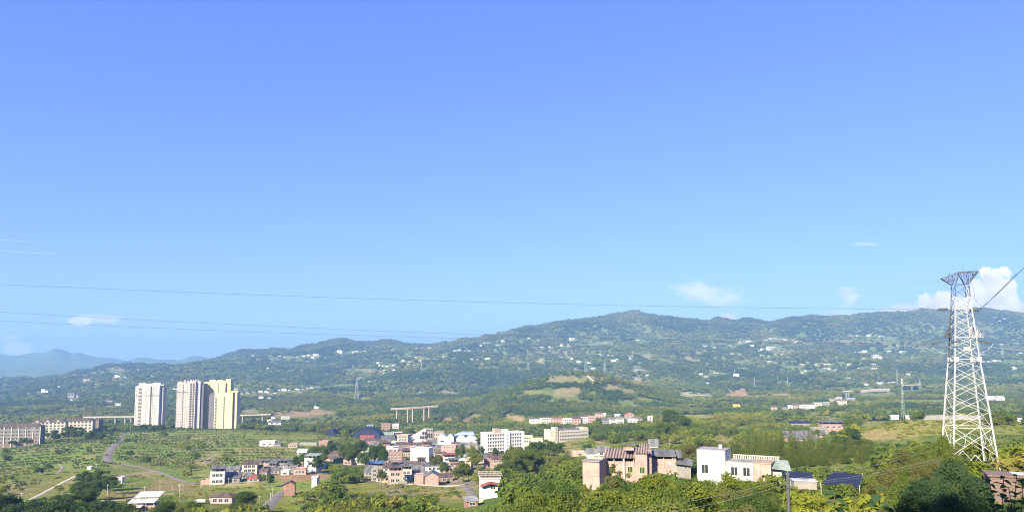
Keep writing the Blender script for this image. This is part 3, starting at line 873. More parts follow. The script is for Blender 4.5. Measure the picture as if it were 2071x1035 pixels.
# --- the town: px, py (foot of the front), width, height in photo pixels, depth in m, yaw, wall, roof, roof sheet, floors, bays, label, extras
TOWN = [
    # back of the town
    (780, 871, 18, 14, 9, 10, 'red_brick', 'flat', 'roof_flat', 3, 2, 'pink brick house alone among trees above the green roofed shed', {}),
    (748, 866, 13, 7, 8, -15, 'white', 'gable', 'roof_grey', 2, 2, 'small white house on the wooded slope behind the dark blue mound', {}),
    (800, 866, 12, 6, 8, 5, 'white', 'shed', 'roof_pale', 1, 2, 'low white house beside the lone pink brick house', {}),
    (776, 886, 38, 7, 12, 8, 'concrete', 'shed', 'roof_green', 1, 0, 'long shed with a pale green sloping roof at the town edge', {'pitch': .22}),
    (742, 890, 26, 5, 12, 5, 'red_brick', 'gable', 'roof_red', 1, 0, 'low brick house with faded red tiles beside the green roofed shed', {'pitch': .5}),
    (752, 897, 30, 6, 10, 5, 'pink', 'shed', 'roof_brown', 1, 4, 'long low brick row under the faded red tiles', {'pitch': .2}),
    (803, 887, 20, 9, 9, 10, 'pink', 'canopy', 'roof_pale', 2, 2, 'pale pink house with an awning behind the grid fronted house', {}),
    (814, 898, 22, 18, 10, -14, 'tan', 'flat', 'roof_flat', 3, 3, 'three storey house with an orange grid of concrete frames', {'wfrac': .62, 'hfrac': .58}),
    (786, 893, 24, 5, 9, 18, 'grey', 'shed', 'roof_grey', 1, 2, 'low grey house with tile roof left of the orange grid house', {'pitch': .45}),
    (790, 900, 28, 5, 9, 14, 'grey', 'gable', 'roof_pale', 1, 0, 'grey house with a rusty pale roof below the tile roofed one', {'pitch': .4}),
    (796, 907, 28, 6, 9, 10, 'salmon', 'gable', 'roof_grey', 1, 2, 'long grey tiled roof house above the brick house with yellow bay', {'pitch': .45}),
    (794, 914, 22, 6, 8, 8, 'salmon', 'shed', 'roof_pale', 1, 2, 'low salmon house with a pale patched roof', {'pitch': .3}),
    (818, 913, 30, 14, 9, 6, 'red_brick', 'shed', 'roof_brown', 3, 3, 'brown brick house directly behind the tall white house', {'pitch': .15}),
    (846, 886, 34, 5, 12, 0, 'red_brick', 'gable', 'roof_red', 1, 0, 'long dull red roof in front of the sloped white hall', {'pitch': .5}),
    (872, 892, 26, 5, 10, 0, 'salmon', 'gable', 'roof_red', 1, 2, 'small red roofed house beside the arched hall', {'pitch': .5}),
    (842, 898, 22, 6, 9, -6, 'salmon', 'gable', 'roof_pale', 1, 2, 'pinkish house with broken pale roof above the white house', {'pitch': .4}),
    (846, 906, 26, 6, 9, -4, 'tan', 'shed', 'roof_brown', 2, 3, 'tan low house squeezed behind the tall white house', {'pitch': .2}),
    (876, 900, 26, 4, 11, 2, 'grey', 'shed', 'roof_slate', 1, 0, 'wide blue grey roof below the arched hall', {'pitch': .3}),
    (880, 908, 26, 5, 10, 4, 'salmon', 'gable', 'roof_grey', 1, 2, 'dark tiled house left of the pink three storey house', {'pitch': .4}),
    (880, 917, 20, 6, 8, 4, 'tan', 'gable', 'roof_grey', 1, 2, 'tan cottage with tiled roof right of the tall white house', {'pitch': .4}),
    (916, 897, 36, 3, 10, 0, 'concrete', 'shed', 'roof_pale', 1, 0, 'low pale roofed shed at the foot of the arched hall', {'pitch': .2}),
    (956, 914, 19, 16, 9, 8, 'grey', 'flat', 'roof_brown', 3, 2, 'weathered grey three storey house left of the white dormitory', {}),
    (957, 922, 14, 8, 8, 6, 'concrete', 'flat', 'roof_flat', 2, 2, 'bare concrete annexe under the weathered grey house', {}),
    (907, 920, 29, 18, 10, -5, 'pink', 'flat', 'roof_flat', 3, 4, 'pink three storey house in the middle of town', {'wfrac': .3, 'hfrac': .42}),
    (932, 927, 22, 4, 9, 3, 'grey', 'gable', 'roof_green', 1, 0, 'low pale green roof right of the red canopy house', {'pitch': .35}),
    (908, 941, 23, 16, 9, 4, 'white', 'canopy', 'roof_red', 2, 4, 'white house with red sheet canopy in the middle of town', {'wfrac': .7}),
    (928, 938, 20, 8, 9, -8, 'cream', 'gable', 'roof_pale', 1, 0, 'cream house with a pale gable beside the big green tree', {}),
    (946, 952, 13, 23, 8, -10, 'tan', 'flat', 'roof_flat', 3, 1, 'orange tan house with an arched side beside the big green tree', {}),
    (1000, 928, 36, 5, 12, 10, 'red_brick', 'gable', 'roof_brown', 1, 0, 'long dark brown roof in front of the white dormitory', {'pitch': .35}),
    (990, 946, 15, 16, 8, 12, 'red_brick', 'flat', 'roof_flat', 2, 1, 'rough brick block under the dark brown roof', {'bands': False}),
    (1006, 946, 22, 18, 9, 12, 'pink', 'gable', 'roof_brown', 2, 3, 'pink gabled house below the white dormitory', {}),
    # middle row
    (737, 922, 17, 16, 9, 14, 'white', 'canopy', 'roof_grey', 2, 3, 'white house with dark canopy at the left edge of town', {}),
    (728, 939, 17, 10, 8, 12, 'cream', 'gable', 'roof_pale', 1, 2, 'low cream cottage below the white house at the left edge of town', {}),
    (796, 933, 34, 15, 10, 5, 'red_brick', 'flat', 'roof_flat', 3, 4, 'long red brick house with pale floor bands', {'wfrac': .45}),
    (848, 934, 38, 26, 11, -16, 'white_tile', 'flat', 'roof_flat', 3, 0, 'tall bright white blank sided house in town', {'bands': False, 'prot': .85}),
    (834, 926, 9, 22, 7, -8, 'salmon', 'flat', 'roof_flat', 3, 1, 'narrow salmon house wedged beside the tall white house', {}),
    (760, 948, 30, 6, 10, 8, 'grey', 'canopy', 'roof_blue', 1, 0, 'house under a bright blue sheet canopy', {'over': 1.0}),
    (796, 947, 34, 6, 10, 4, 'salmon', 'gable', 'roof_brown', 1, 3, 'long brown roof right of the blue canopy', {'pitch': .4}),
    (834, 944, 42, 6, 10, 6, 'pink', 'gable', 'roof_brown', 1, 2, 'wide brown roof below the tall white house', {'pitch': .4}),
    (873, 944, 12, 8, 7, -4, 'pink', 'flat', 'roof_brown', 1, 1, 'small pink box house right of the wide brown roof', {}),
    # front row along the pale road
    (757, 972, 13, 24, 8, 8, 'grey', 'flat', 'roof_flat', 3, 1, 'old grey rendered tower house at the front left of town', {'bands': False}),
    (781, 960, 12, 14, 8, 0, 'white', 'shed', 'roof_brown', 2, 1, 'small white house half hidden by a tree beside the old grey house', {}),
    (770, 974, 18, 9, 7, 4, 'salmon', 'shed', 'roof_flat', 1, 2, 'crumbling low house with a rusty roof at the road', {'pitch': .15}),
    (799, 977, 26, 24, 9, 6, 'salmon', 'canopy', 'roof_brown', 2, 2, 'pink and white roadside house with brown canopy', {'wfrac': .72, 'hfrac': .6}),
    (822, 972, 20, 22, 9, 6, 'cream', 'canopy', 'roof_grey', 2, 2, 'cream roadside house with grey sheet canopy', {}),
    (848, 963, 28, 8, 11, 6, 'pink', 'gable', 'roof_grey', 1, 2, 'pink house with a steep dark grey roof behind the roadside', {'pitch': .8}),
    (847, 978, 18, 16, 8, 4, 'pink', 'flat', 'roof_flat', 1, 0, 'plain pink block beside the gable fronted garage', {'bands': False}),
    (882, 962, 42, 20, 10, 10, 'white', 'shed', 'roof_grey', 2, 4, 'white two storey house above the gable fronted garage', {'pitch': .12}),
    (873, 981, 27, 18, 14, 4, 'pink', 'gablefront', 'roof_slate', 1, 0, 'pink garage with a pale edged gable facing the road', {'pitch': .55, 'bands': False}),
    (903, 974, 24, 10, 8, 6, 'red_brick', 'shed', 'roof_brown', 1, 2, 'low brick lean-to right of the gable fronted garage', {'pitch': .15}),
    (917, 966, 7, 20, 7, -4, 'salmon', 'flat', 'roof_flat', 2, 0, 'thin salmon wall block beside the big green tree', {}),
    # left side houses
    (439, 979, 26, 24, 10, 14, 'white', 'canopy', 'roof_grey', 2, 3, 'white fronted house with brick flank at the left end of the row', {'wfrac': .6, 'side': 0}),
    (416, 979, 16, 7, 6, 5, 'pink', 'flat', 'roof_flat', 1, 0, 'low pink gate house at the end of the left row', {}),
    (470, 963, 24, 13, 10, 12, 'salmon', 'gable', 'roof_slate', 2, 2, 'pinkish house with a slate roof second from the left', {'pitch': .5}),
    (467, 976, 32, 10, 9, 10, 'grey', 'shed', 'roof_grey', 1, 3, 'low grey house in front of the pinkish slate roof house', {'pitch': .3}),
    (504, 963, 28, 24, 10, 12, 'cream', 'shed', 'roof_brown', 3, 3, 'cream three storey house with large windows in the left row', {'wfrac': .62, 'hfrac': .62, 'pitch': .12}),
    (515, 961, 25, 14, 8, 12, 'cream', 'shed', 'roof_brown', 1, 3, 'cream annexe with three big square windows in the left row', {'wfrac': .66, 'hfrac': .55, 'pitch': .2}),
    (512, 974, 22, 7, 8, 8, 'pink', 'hip', 'roof_red', 1, 2, 'low pink house with dull red hipped roof', {'pitch': .7}),
    (541, 950, 28, 10, 9, 8, 'tan', 'flat', 'roof_flat', 2, 4, 'tan flat roofed house right of the cream house', {}),
    (548, 958, 32, 7, 8, 8, 'salmon', 'shed', 'roof_slate', 1, 4, 'low salmon terrace with open bays', {'pitch': .2, 'hfrac': .7}),
    (570, 950, 22, 13, 9, 8, 'grey', 'canopy', 'roof_grey', 2, 3, 'grey house with dark canopy in the left row', {}),
    (587, 946, 16, 8, 8, 6, 'pink', 'canopy', 'roof_slate', 1, 2, 'pink house with raised slate canopy in the left row', {}),
    (606, 948, 20, 10, 8, 6, 'pink', 'flat', 'roof_brown', 2, 2, 'plain pink house left of the white four storey house', {}),
    (606, 959, 24, 10, 8, 6, 'salmon', 'flat', 'roof_brown', 1, 3, 'pink one storey house with three small windows', {}),
    (576, 960, 16, 7, 7, 6, 'white', 'flat', 'roof_flat', 1, 1, 'small whitewashed house at the edge of the red earth', {}),
    (627, 956, 25, 28, 9, -14, 'white', 'canopy', 'roof_green', 3, 2, 'white four storey house at the right end of the left row', {'wfrac': .3, 'hfrac': .4}),
    (648, 948, 14, 9, 8, 4, 'white', 'shed', 'roof_pale', 1, 1, 'low white shed right of the white four storey house', {}),
    (676, 932, 30, 6, 10, 2, 'salmon', 'gable', 'roof_brown', 1, 2, 'brown roofed house at the front of the dark roofs', {'pitch': .45}),
    (690, 936, 30, 5, 10, 4, 'pink', 'gable', 'roof_brown', 1, 2, 'wide rusty roof right of the brown roofed house', {'pitch': .45}),
    (672, 922, 26, 5, 9, 4, 'grey', 'gable', 'roof_brown', 1, 0, 'dark brown roof behind the white four storey house', {'pitch': .45}),
    (668, 915, 20, 4, 9, 4, 'grey', 'canopy', 'roof_grey', 1, 0, 'grey open sided shed topmost of the dark roofs', {}),
    (702, 940, 16, 9, 8, -6, 'pink', 'flat', 'roof_flat', 1, 2, 'pink flat block at the right of the rusty roofs', {}),
    (654, 903, 20, 11, 9, -12, 'red_brick', 'flat', 'roof_flat', 1, 1, 'red brick box house on the orchard slope', {'bands': False}),
    (622, 900, 36, 3, 8, 4, 'concrete', 'flat', 'roof_flat', 1, 0, 'long low concrete barn beside the red brick box house', {}),
    (592, 905, 18, 7, 8, 6, 'tan', 'flat', 'roof_brown', 1, 3, 'ruined tan house on the orchard slope', {}),
    (540, 902, 30, 9, 9, 2, 'white', 'flat', 'roof_flat', 1, 2, 'white walled barn in the middle of the orchard', {}),
    (560, 902, 14, 5, 8, 2, 'grey', 'gable', 'roof_grey', 1, 0, 'grey shed right of the white walled barn', {}),
    (610, 919, 18, 5, 7, 4, 'concrete', 'shed', 'roof_pale', 1, 2, 'little pale shed among trees above the left row', {}),
    (635, 986, 10, 20, 5, -8, 'white', 'gable', 'roof_pale', 2, 0, 'narrow white house almost swallowed by trees', {'bands': False}),
    (446, 1018, 46, 13, 9, -4, 'salmon', 'hip', 'roof_brown', 1, 3, 'pink bungalow with dark brown roof in the valley fields', {'pitch': .35}),
    (242, 975, 9, 8, 4, 0, 'white', 'flat', 'roof_flat', 1, 0, 'tiny white hut beside the dark round trees', {'bands': False}),
    (180, 949, 8, 4, 4, 0, 'white', 'flat', 'roof_flat', 1, 0, 'tiny white tank at the foot of the orchard rows', {'bands': False}),
    (955, 1024, 22, 11, 6, 14, 'red_brick', 'shed', 'roof_flat', 1, 1, 'ruined low brick house below the pale town road', {'pitch': .1}),
    # row beyond the school
    (1082, 857, 22, 10, 9, 4, 'white', 'shed', 'roof_grey', 1, 5, 'white house at the left end of the terrace below the wooded knoll', {'pitch': .2}),
    (1104, 857, 22, 13, 9, 4, 'cream', 'shed', 'roof_brown', 2, 5, 'cream house second from the left in the terrace below the knoll', {'pitch': .15}),
    (1127, 857, 22, 12, 9, 6, 'pink', 'gable', 'roof_red', 2, 3, 'pink house with red tiles in the terrace below the knoll', {}),
    (1148, 856, 18, 9, 9, 4, 'white', 'flat', 'roof_flat', 2, 3, 'white flat roofed house in the terrace below the knoll', {}),
    (1167, 858, 16, 12, 9, 6, 'pink', 'shed', 'roof_brown', 2, 2, 'pink house between two white ones in the terrace below the knoll', {}),
    (1182, 856, 16, 14, 9, 4, 'white', 'shed', 'roof_brown', 2, 3, 'white windowed house in the terrace below the knoll', {}),
    (1197, 854, 15, 12, 9, 8, 'pink', 'flat', 'roof_flat', 2, 2, 'pink flat roofed house right of the white windowed house', {}),
    (1211, 846, 16, 11, 9, -6, 'pink', 'gable', 'roof_brown', 2, 2, 'pink gabled house standing above the terrace', {}),
    (1222, 844, 8, 8, 8, -6, 'white', 'flat', 'roof_flat', 2, 2, 'small white house beside the pink gabled one above the terrace', {}),
    (1227, 857, 16, 8, 8, 4, 'grey', 'shed', 'roof_grey', 1, 2, 'grey house at the right part of the terrace', {}),
    (1240, 857, 13, 10, 8, 4, 'white', 'shed', 'roof_slate', 2, 3, 'white slate roofed house in the right part of the terrace', {}),
    (1254, 856, 15, 11, 8, 4, 'white', 'gable', 'roof_slate', 2, 3, 'wider white slate roofed house at the right end of the terrace', {}),
    (1249, 843, 12, 5, 8, 0, 'white', 'gable', 'roof_pale', 1, 2, 'small pale house behind the right end of the terrace', {}),
    (1274, 847, 18, 10, 9, 8, 'pink', 'gablefront', 'roof_red', 2, 2, 'pink gable fronted house beyond the terrace', {}),
    (1290, 851, 18, 6, 9, 0, 'grey', 'gable', 'roof_grey', 1, 2, 'grey tiled cottage beside the pink gable fronted house', {}),
    (1280, 854, 18, 4, 7, 0, 'white', 'shed', 'roof_pale', 1, 2, 'low white shed in front of the grey tiled cottage', {}),
    (1315, 852, 10, 10, 8, -6, 'cream', 'flat', 'roof_flat', 2, 1, 'cream cube house at the far right of the terrace', {}),
    # low houses behind the pink house
    (1173, 922, 28, 7, 8, 6, 'tan', 'flat', 'roof_pale', 1, 1, 'low tan flat house behind the pink house', {'bands': False}),
    (1198, 922, 22, 6, 9, 2, 'white', 'gable', 'roof_slate', 1, 0, 'dark slate roof with white gable left of the striped roof', {'pitch': .7}),
    (1221, 921, 24, 8, 9, 2, 'white', 'gable', 'roof_slate', 1, 2, 'higher dark slate roof with white wall left of the striped roof', {'pitch': .8}),
    (1322, 905, 18, 5, 9, -6, 'white', 'gable', 'roof_slate', 1, 0, 'dark gabled cottage behind the pink house', {'pitch': 1.0}),
    # right valley
    (1566, 829, 12, 7, 9, 8, 'tan', 'gable', 'roof_brown', 2, 1, 'tan house at the left end of the valley hamlet', {}),
    (1566, 831, 11, 8, 9, -4, 'white', 'flat', 'roof_flat', 2, 3, 'white house with three dark windows in the valley hamlet', {'d': 1880}),
    (1588, 829, 10, 6, 9, 6, 'grey', 'gable', 'roof_grey', 2, 3, 'grey house in the valley hamlet', {}),
    (1599, 827, 9, 7, 9, -4, 'white', 'gablefront', 'roof_pale', 2, 1, 'white gable fronted house in the valley hamlet', {}),
    (1612, 826, 14, 7, 9, 0, 'tan', 'shed', 'roof_grey', 2, 2, 'tan house mid hamlet in the valley', {}),
    (1628, 827, 16, 8, 9, 4, 'white', 'flat', 'roof_flat', 2, 3, 'long white house mid hamlet in the valley', {}),
    (1642, 826, 12, 7, 9, 4, 'white_tile', 'flat', 'roof_flat', 1, 0, 'blank white hall in the valley hamlet', {}),
    (1655, 822, 16, 7, 9, 4, 'cream', 'gable', 'roof_pale', 2, 2, 'cream pale roofed house in the valley hamlet', {}),
    (1672, 819, 14, 5, 9, 4, 'concrete', 'gable', 'roof_steel', 1, 0, 'blue roofed shed in the valley hamlet', {}),
    (1684, 813, 12, 8, 9, 6, 'tan', 'hip', 'roof_brown', 2, 3, 'brown roofed house high in the valley hamlet', {}),
    (1698, 808, 10, 6, 9, 4, 'white', 'hip', 'roof_grey', 2, 3, 'white dark roofed house topmost of the valley hamlet', {}),
    (1705, 818, 18, 9, 10, 8, 'cream', 'hip', 'roof_brown', 2, 4, 'cream broad house with brown hip roof at the right of the valley hamlet', {}),
    (1722, 809, 18, 4, 9, 2, 'grey', 'gable', 'roof_steel', 1, 0, 'low blue grey roofs at the right end of the valley hamlet', {}),
    (1490, 823, 14, 5, 8, 4, 'yellow', 'flat', 'roof_flat', 1, 0, 'small yellow works hut on the far slope', {'bands': False}),
    (2005, 809, 18, 6, 9, -4, 'white', 'shed', 'roof_pale', 1, 3, 'white long house right of the big pylon', {}),
    (2025, 810, 14, 7, 9, -4, 'white', 'shed', 'roof_pale', 1, 3, 'white house with two dark windows right of the big pylon', {}),
    (2064, 852, 12, 7, 7, -8, 'white', 'canopy', 'roof_grey', 1, 1, 'white house with a canopy at the right edge of the picture', {}),
    (1810, 848, 16, 8, 4, 0, 'white', 'flat', 'roof_pale', 1, 0, 'white equipment hut on the grassy knoll', {'bands': False}),
    (1836, 847, 7, 6, 4, -20, 'white', 'flat', 'roof_pale', 1, 0, 'smaller white hut at the foot of the phone mast', {'bands': False}),
    (1630, 886, 84, 7, 10, 6, 'pink', 'gable', 'roof_grey', 1, 0, 'longest low dark roofed shed above the conifers', {'d': 640, 'pitch': .6}),
    (1625, 894, 66, 7, 9, 4, 'salmon', 'gable', 'roof_grey', 1, 5, 'pink walled long shed in front of the longest shed', {'d': 600, 'pitch': .6, 'wfrac': .2}),
    (1660, 874, 30, 8, 9, 4, 'grey', 'flat', 'roof_flat', 1, 2, 'half built concrete house under the grey canopy', {'d': 760}),
    (1686, 868, 46, 10, 10, 0, 'pink', 'canopy', 'roof_slate', 1, 3, 'open topped pink house under a wide grey canopy', {'d': 790}),
    (1618, 858, 40, 3, 10, 0, 'grey', 'gable', 'net', 1, 0, 'dark blue low roof among the valley trees', {'d': 1000, 'pitch': .5}),
]
rf_ = random.Random(77)
for (px, py, lab) in [(771, 899, 'a'), (760, 905, 'a'), (812, 905, 'b'), (832, 913, 'b'), (824, 893, 'b'), (858, 901, 'b'), (868, 915, 'c'), (888, 913, 'c'), (862, 908, 'c'), (893, 896, 'c'), (922, 904, 'd'), (938, 909, 'd'), (926, 915, 'd'), (815, 942, 'e'), (850, 940, 'e'), (778, 939, 'e'), (862, 951, 'e'), (893, 950, 'f'), (900, 962, 'f'), (925, 948, 'f'), (830, 958, 'e'), (975, 936, 'g'), (1018, 940, 'g'), (985, 929, 'g'),
                      (792, 955, 'e'), (812, 950, 'e'), (842, 951, 'e'), (870, 956, 'e'), (884, 945, 'f'), (908, 953, 'f'), (917, 943, 'f'), (800, 926, 'b'), (822, 922, 'b'), (780, 907, 'a'), (806, 914, 'b'), (870, 922, 'c'), (890, 925, 'c'), (942, 925, 'd'), (930, 935, 'd'), (835, 968, 'e'), (915, 960, 'f'), (745, 962, 'a'), (762, 930, 'a'), (548, 951, 'h'), (584, 951, 'h'), (497, 968, 'h'), (532, 962, 'h'),
                      (532, 946, 'h'), (556, 944, 'h'), (590, 955, 'h'), (482, 958, 'h'), (456, 968, 'h'), (618, 951, 'h')]:
    where_ = {'a': 'behind the town trees at the left', 'b': 'packed round the orange grid house', 'c': 'below the arched hall', 'd': 'between the pink house and the dormitory', 'e': 'behind the roadside houses', 'f': 'near the white two storey house', 'g': 'under the dormitory', 'h': 'squeezed into the left row'}[lab]
    rm_ = rf_.choice(['roof_brown', 'roof_grey', 'roof_brown', 'roof_slate', 'roof_grey'])
    wl_ = rf_.choice(['salmon', 'grey', 'tan', 'pink', 'grey', 'red_brick'])
    desc = {'roof_brown': 'brown', 'roof_grey': 'dark grey', 'roof_slate': 'slate grey'}[rm_]
    TOWN.append((px, py, rf_.uniform(14, 22), rf_.uniform(5, 9), 8, rf_.uniform(-10, 14), wl_, rf_.choice(['gable', 'shed', 'gable', 'canopy']), rm_, 1, rf_.choice([2, 3]), 'small house with ' + desc + ' roof ' + where_, {'pitch': rf_.uniform(.25, .5)}))
for (px, py, w_, h_, dep, yaw, wall, roof, rmat, fl, bays, label, ex) in TOWN:
    house(px, py, w_, h_, dep, yaw, wall, roof, rmat, fl, bays, label, group='houses of the valley town', **ex)


# --- far farmhouses on the hillsides ----------------------------------------------------------
def far_mesh(wall, roof, kind):
    m = MB()
    if kind == 0:
        m.box(-.5, .5, 0, .7, -.6, .55); m.box(-.53, .53, -.03, .73, .55, .60, 1)
        for i in range(3): m.box(-.36 + i * .28, -.22 + i * .28, -.012, .0, .2, .38, 2)
    elif kind == 1:
        m.box(-.5, .5, 0, .6, -.6, .38); m.prism([(-.06, .36), (.3, .58), (.66, .36), (.66, .39), (.3, .61), (-.06, .39)], 'x', -.55, .55, 1)
        for i in range(2): m.box(-.3 + i * .4, -.15 + i * .4, -.012, .0, .1, .27, 2)
    else:
        m.box(-.5, .1, 0, .6, -.6, .62); m.box(.1, .5, .1, .6, -.6, .36); m.box(-.53, .12, -.03, .63, .62, .67, 1); m.box(.12, .53, .07, .63, .36, .40, 1)
        for i in range(2): m.box(-.42 + i * .27, -.28 + i * .27, -.012, .0, .3, .48, 2)
    return m.mesh('farmhouse', [M[wall], M[roof], M['glass']])


FARM = [far_mesh('white', 'roof_pale', 0), far_mesh('white_tile', 'roof_flat', 2), far_mesh('white', 'roof_grey', 1), far_mesh('cream', 'roof_brown', 1), far_mesh('white_tile', 'roof_pale', 0), far_mesh('concrete', 'roof_grey', 2)]


def farms(ox, oy, sc, pts, label, group):
    rr = random.Random(len(pts) * 31 + int(ox))
    for q in pts:
        px, py = ox + q[0] / sc, oy + q[1] / sc
        d = hit(px, py)
        if d is None: continue
        wpx = (q[2] / sc) if len(q) > 2 else rr.uniform(4.5, 8.5)
        wm = wpx * d / F * .84
        o = inst('farmhouse', rr.choice(FARM), None, P(px, py, d) + Vector((0, 0, .2)), R(rr.uniform(-28, 28)), (wm, wm * rr.uniform(.8, 1.1), wm * rr.uniform(.55, .8)))
        tag(o, label, 'house', group)
        FOOT.append((o.location.x, o.location.y + wm * .3, wm * .8))
        PROT.append((px - wpx / 2, py - wpx * .45, px + wpx / 2, py - 1, d))


farms(1400, 640, 4.5, [(1450, 178), (1500, 178), (1540, 175), (1605, 180), (1625, 168), (1675, 172), (1710, 180), (1740, 190), (1695, 212), (1790, 210), (1825, 208), (1865, 188), (1745, 248, 50), (1795, 265), (1840, 285), (1872, 268), (1945, 243)],
      'tiny pale farmhouse in the band of houses high under the right ridge', 'farmhouses high under the right ridge')
farms(1400, 640, 4.5, [(660, 218), (680, 214), (715, 205), (750, 210, 45), (800, 205), (835, 205), (855, 212), (985, 185), (920, 218), (930, 232), (955, 232), (1020, 242), (1050, 250), (1085, 247), (345, 262), (350, 278), (385, 275), (430, 238), (465, 245), (485, 240), (505, 232), (530, 235), (560, 232), (545, 268)],
      'tiny white house of the string of houses behind the long power lines', 'white houses behind the long power lines')
farms(1400, 640, 4.5, [(115, 275), (185, 265), (200, 290), (40, 318), (115, 312), (610, 312), (645, 300), (725, 297, 70), (1040, 320), (630, 355), (695, 368), (755, 345), (820, 345), (875, 368), (365, 340), (280, 375), (10, 398), (60, 392), (405, 417), (435, 417), (500, 402), (700, 417, 45), (760, 423), (1305, 370), (1210, 395), (1050, 420), (1000, 440), (1135, 445), (1215, 440), (1255, 437), (1425, 440)],
      'scattered small white farmhouse on the middle slope between the two ridges', 'white farmhouses on the middle slope')
farms(1400, 640, 4.5, [(1640, 298), (1665, 312), (1480, 325), (1520, 328), (1570, 325, 50), (1795, 325), (1920, 330, 45), (1555, 380), (1690, 378, 95), (2010, 372), (1880, 405), (1655, 435), (1515, 470), (1555, 468), (1590, 472), (1660, 475, 60), (1215, 472), (1248, 483), (1180, 497), (1310, 490), (1420, 560, 45), (1590, 625, 50), (1720, 612, 55), (1790, 604), (1830, 598), (1965, 530, 45)],
      'small pale farmhouse on the slope left of the big pylon', 'farmhouses left of the big pylon')
farms(1400, 640, 4.5, [(175, 517), (205, 517), (230, 517), (275, 517), (340, 512), (400, 540, 60), (130, 552), (80, 530), (140, 607), (1000, 515), (1035, 500), (1025, 600), (880, 625)],
      'pale farmhouse on the green slope above the hillside highway', 'farmhouses above the hillside highway')
farms(400, 680, 4.502, [(80, 332), (635, 292), (1410, 270), (495, 175), (680, 215), (710, 203), (740, 182), (790, 192), (835, 198), (870, 193), (910, 190), (965, 182), (1005, 178), (1075, 178, 60), (1045, 197), (1290, 152, 70), (1415, 147), (1450, 143), (1490, 140), (1530, 138), (1690, 135), (1770, 128), (1990, 108), (2040, 105), (535, 213)],
      'tiny white house along the slope below the middle ridge', 'white houses below the middle ridge')
farms(400, 680, 4.502, [(1640, 245, 36), (1660, 265), (1690, 272), (1720, 275), (1780, 268, 36), (1780, 308, 44), (1700, 310), (1670, 320), (1690, 340), (1575, 318), (1870, 230, 40), (1935, 235, 40), (2020, 228, 34), (1915, 258), (1980, 262, 34), (1905, 187), (1935, 183), (1985, 195), (2055, 195), (1615, 400), (1560, 410), (1615, 530, 40), (2030, 512, 34)],
      'white house in the hillside village above the small lattice tower', 'hillside village above the small lattice tower')
farms(400, 680, 4.502, [(305, 483, 40), (350, 487, 44), (380, 524, 60), (425, 484), (455, 522, 54), (510, 514, 40), (570, 508, 60), (625, 512, 50), (640, 478, 40), (700, 468, 44), (700, 518, 34), (740, 492, 30), (785, 496, 50), (830, 493), (905, 488, 44), (955, 485, 44), (1000, 477, 40), (1040, 472, 36), (1085, 464, 54), (930, 508, 40), (575, 566, 54), (650, 567), (1085, 427), (320, 425), (1080, 655, 60)],
      'low pale house in the village right of the yellow tower block', 'village right of the yellow tower block')
farms(400, 680, 4.502, [(685, 748, 44), (655, 778, 60), (700, 804, 130), (800, 752, 80), (1735, 805, 40)],
      'white farmhouse on bare brown earth beyond the orchard', 'white farmhouses beyond the orchard')
farms(860, 680, 4.502, [(40, 110, 44), (940, 22), (1025, 40), (650, 48), (710, 45), (540, 62), (585, 60), (505, 86), (660, 87), (870, 60), (990, 58), (1345, 34, 56), (1240, 82), (1130, 98), (1060, 102, 36), (1305, 90), (640, 125), (725, 155), (270, 135, 36), (310, 130), (370, 135, 36), (405, 133), (165, 190), (430, 212), (475, 213), (565, 212, 50), (515, 250, 30), (845, 294, 26)],
      'tiny white farmhouse on the left shoulder of the big ridge', 'farmhouses on the left shoulder of the big ridge')
farms(860, 680, 4.502, [(1315, 198), (1335, 205), (1590, 165), (1605, 178), (1665, 176), (1715, 176), (1715, 230, 50), (1745, 212), (1400, 238, 50), (1490, 245, 44), (1370, 300, 40), (1520, 302, 60), (1560, 75), (1600, 72), (1650, 70, 40), (1525, 82), (1740, 20), (1800, 65), (1930, 47, 44), (1985, 48, 44), (2030, 47), (1875, 190), (1865, 205), (2000, 167), (2030, 165), (2010, 187), (2035, 190), (1950, 240), (1940, 307, 60), (1985, 312, 40), (1935, 398, 60), (2025, 357)],
      'small white house behind the brown topped knoll with the pylon', 'houses behind the brown topped knoll')
farms(0, 680, 2.916, [(510, 260, 45), (260, 330, 50), (220, 330), (170, 340), (345, 298), (430, 362, 70), (420, 377), (410, 395), (640, 388, 45), (695, 407, 35), (560, 287), (690, 242, 40), (735, 242, 26), (1010, 185), (810, 198), (895, 235), (715, 285)],
      'white farmhouse on the wooded slopes behind the left apartments', 'farmhouses behind the left apartments')
farms(1821, 530, 3.832, [(735, 430), (812, 442, 22), (768, 458), (720, 577), (780, 640), (840, 635), (905, 632), (655, 772, 36), (700, 772, 34), (735, 768, 34), (770, 768), (815, 765), (855, 776, 34), (930, 768, 30), (905, 720), (935, 708, 30), (885, 828, 50), (620, 718, 34), (650, 720, 34)],
      'small white house on the slope right of the big pylon', 'houses right of the big pylon')

# ------------------------------------------------------------------ high-rise blocks
def tower_root(name, label, px, py, d):
    p = P(px, py, d)
    r = empty(name, p, 0)
    tag(r, label, 'apartment tower', 'high-rise apartment towers')
    FOOT.append((p.x, p.y + 10, 30))
    return r, d / F


def wing(r, s, cx, x0, x1, y0, y1, h, mat, name='wing', base=25):
    m = MB(); m.box((x0 - cx) * s, (x1 - cx) * s, y0, y1, -base, h * s); m.build(name, M[mat], r)


def column(r, s, cx, x, y, h0, h1, n, me, name, rot=0):
    for k in range(n):
        inst(name, me, r, ((x - cx) * s, y - .002, (h0 + (h1 - h0) * k / n) * s), rot)


FL = 27
TD = 1345
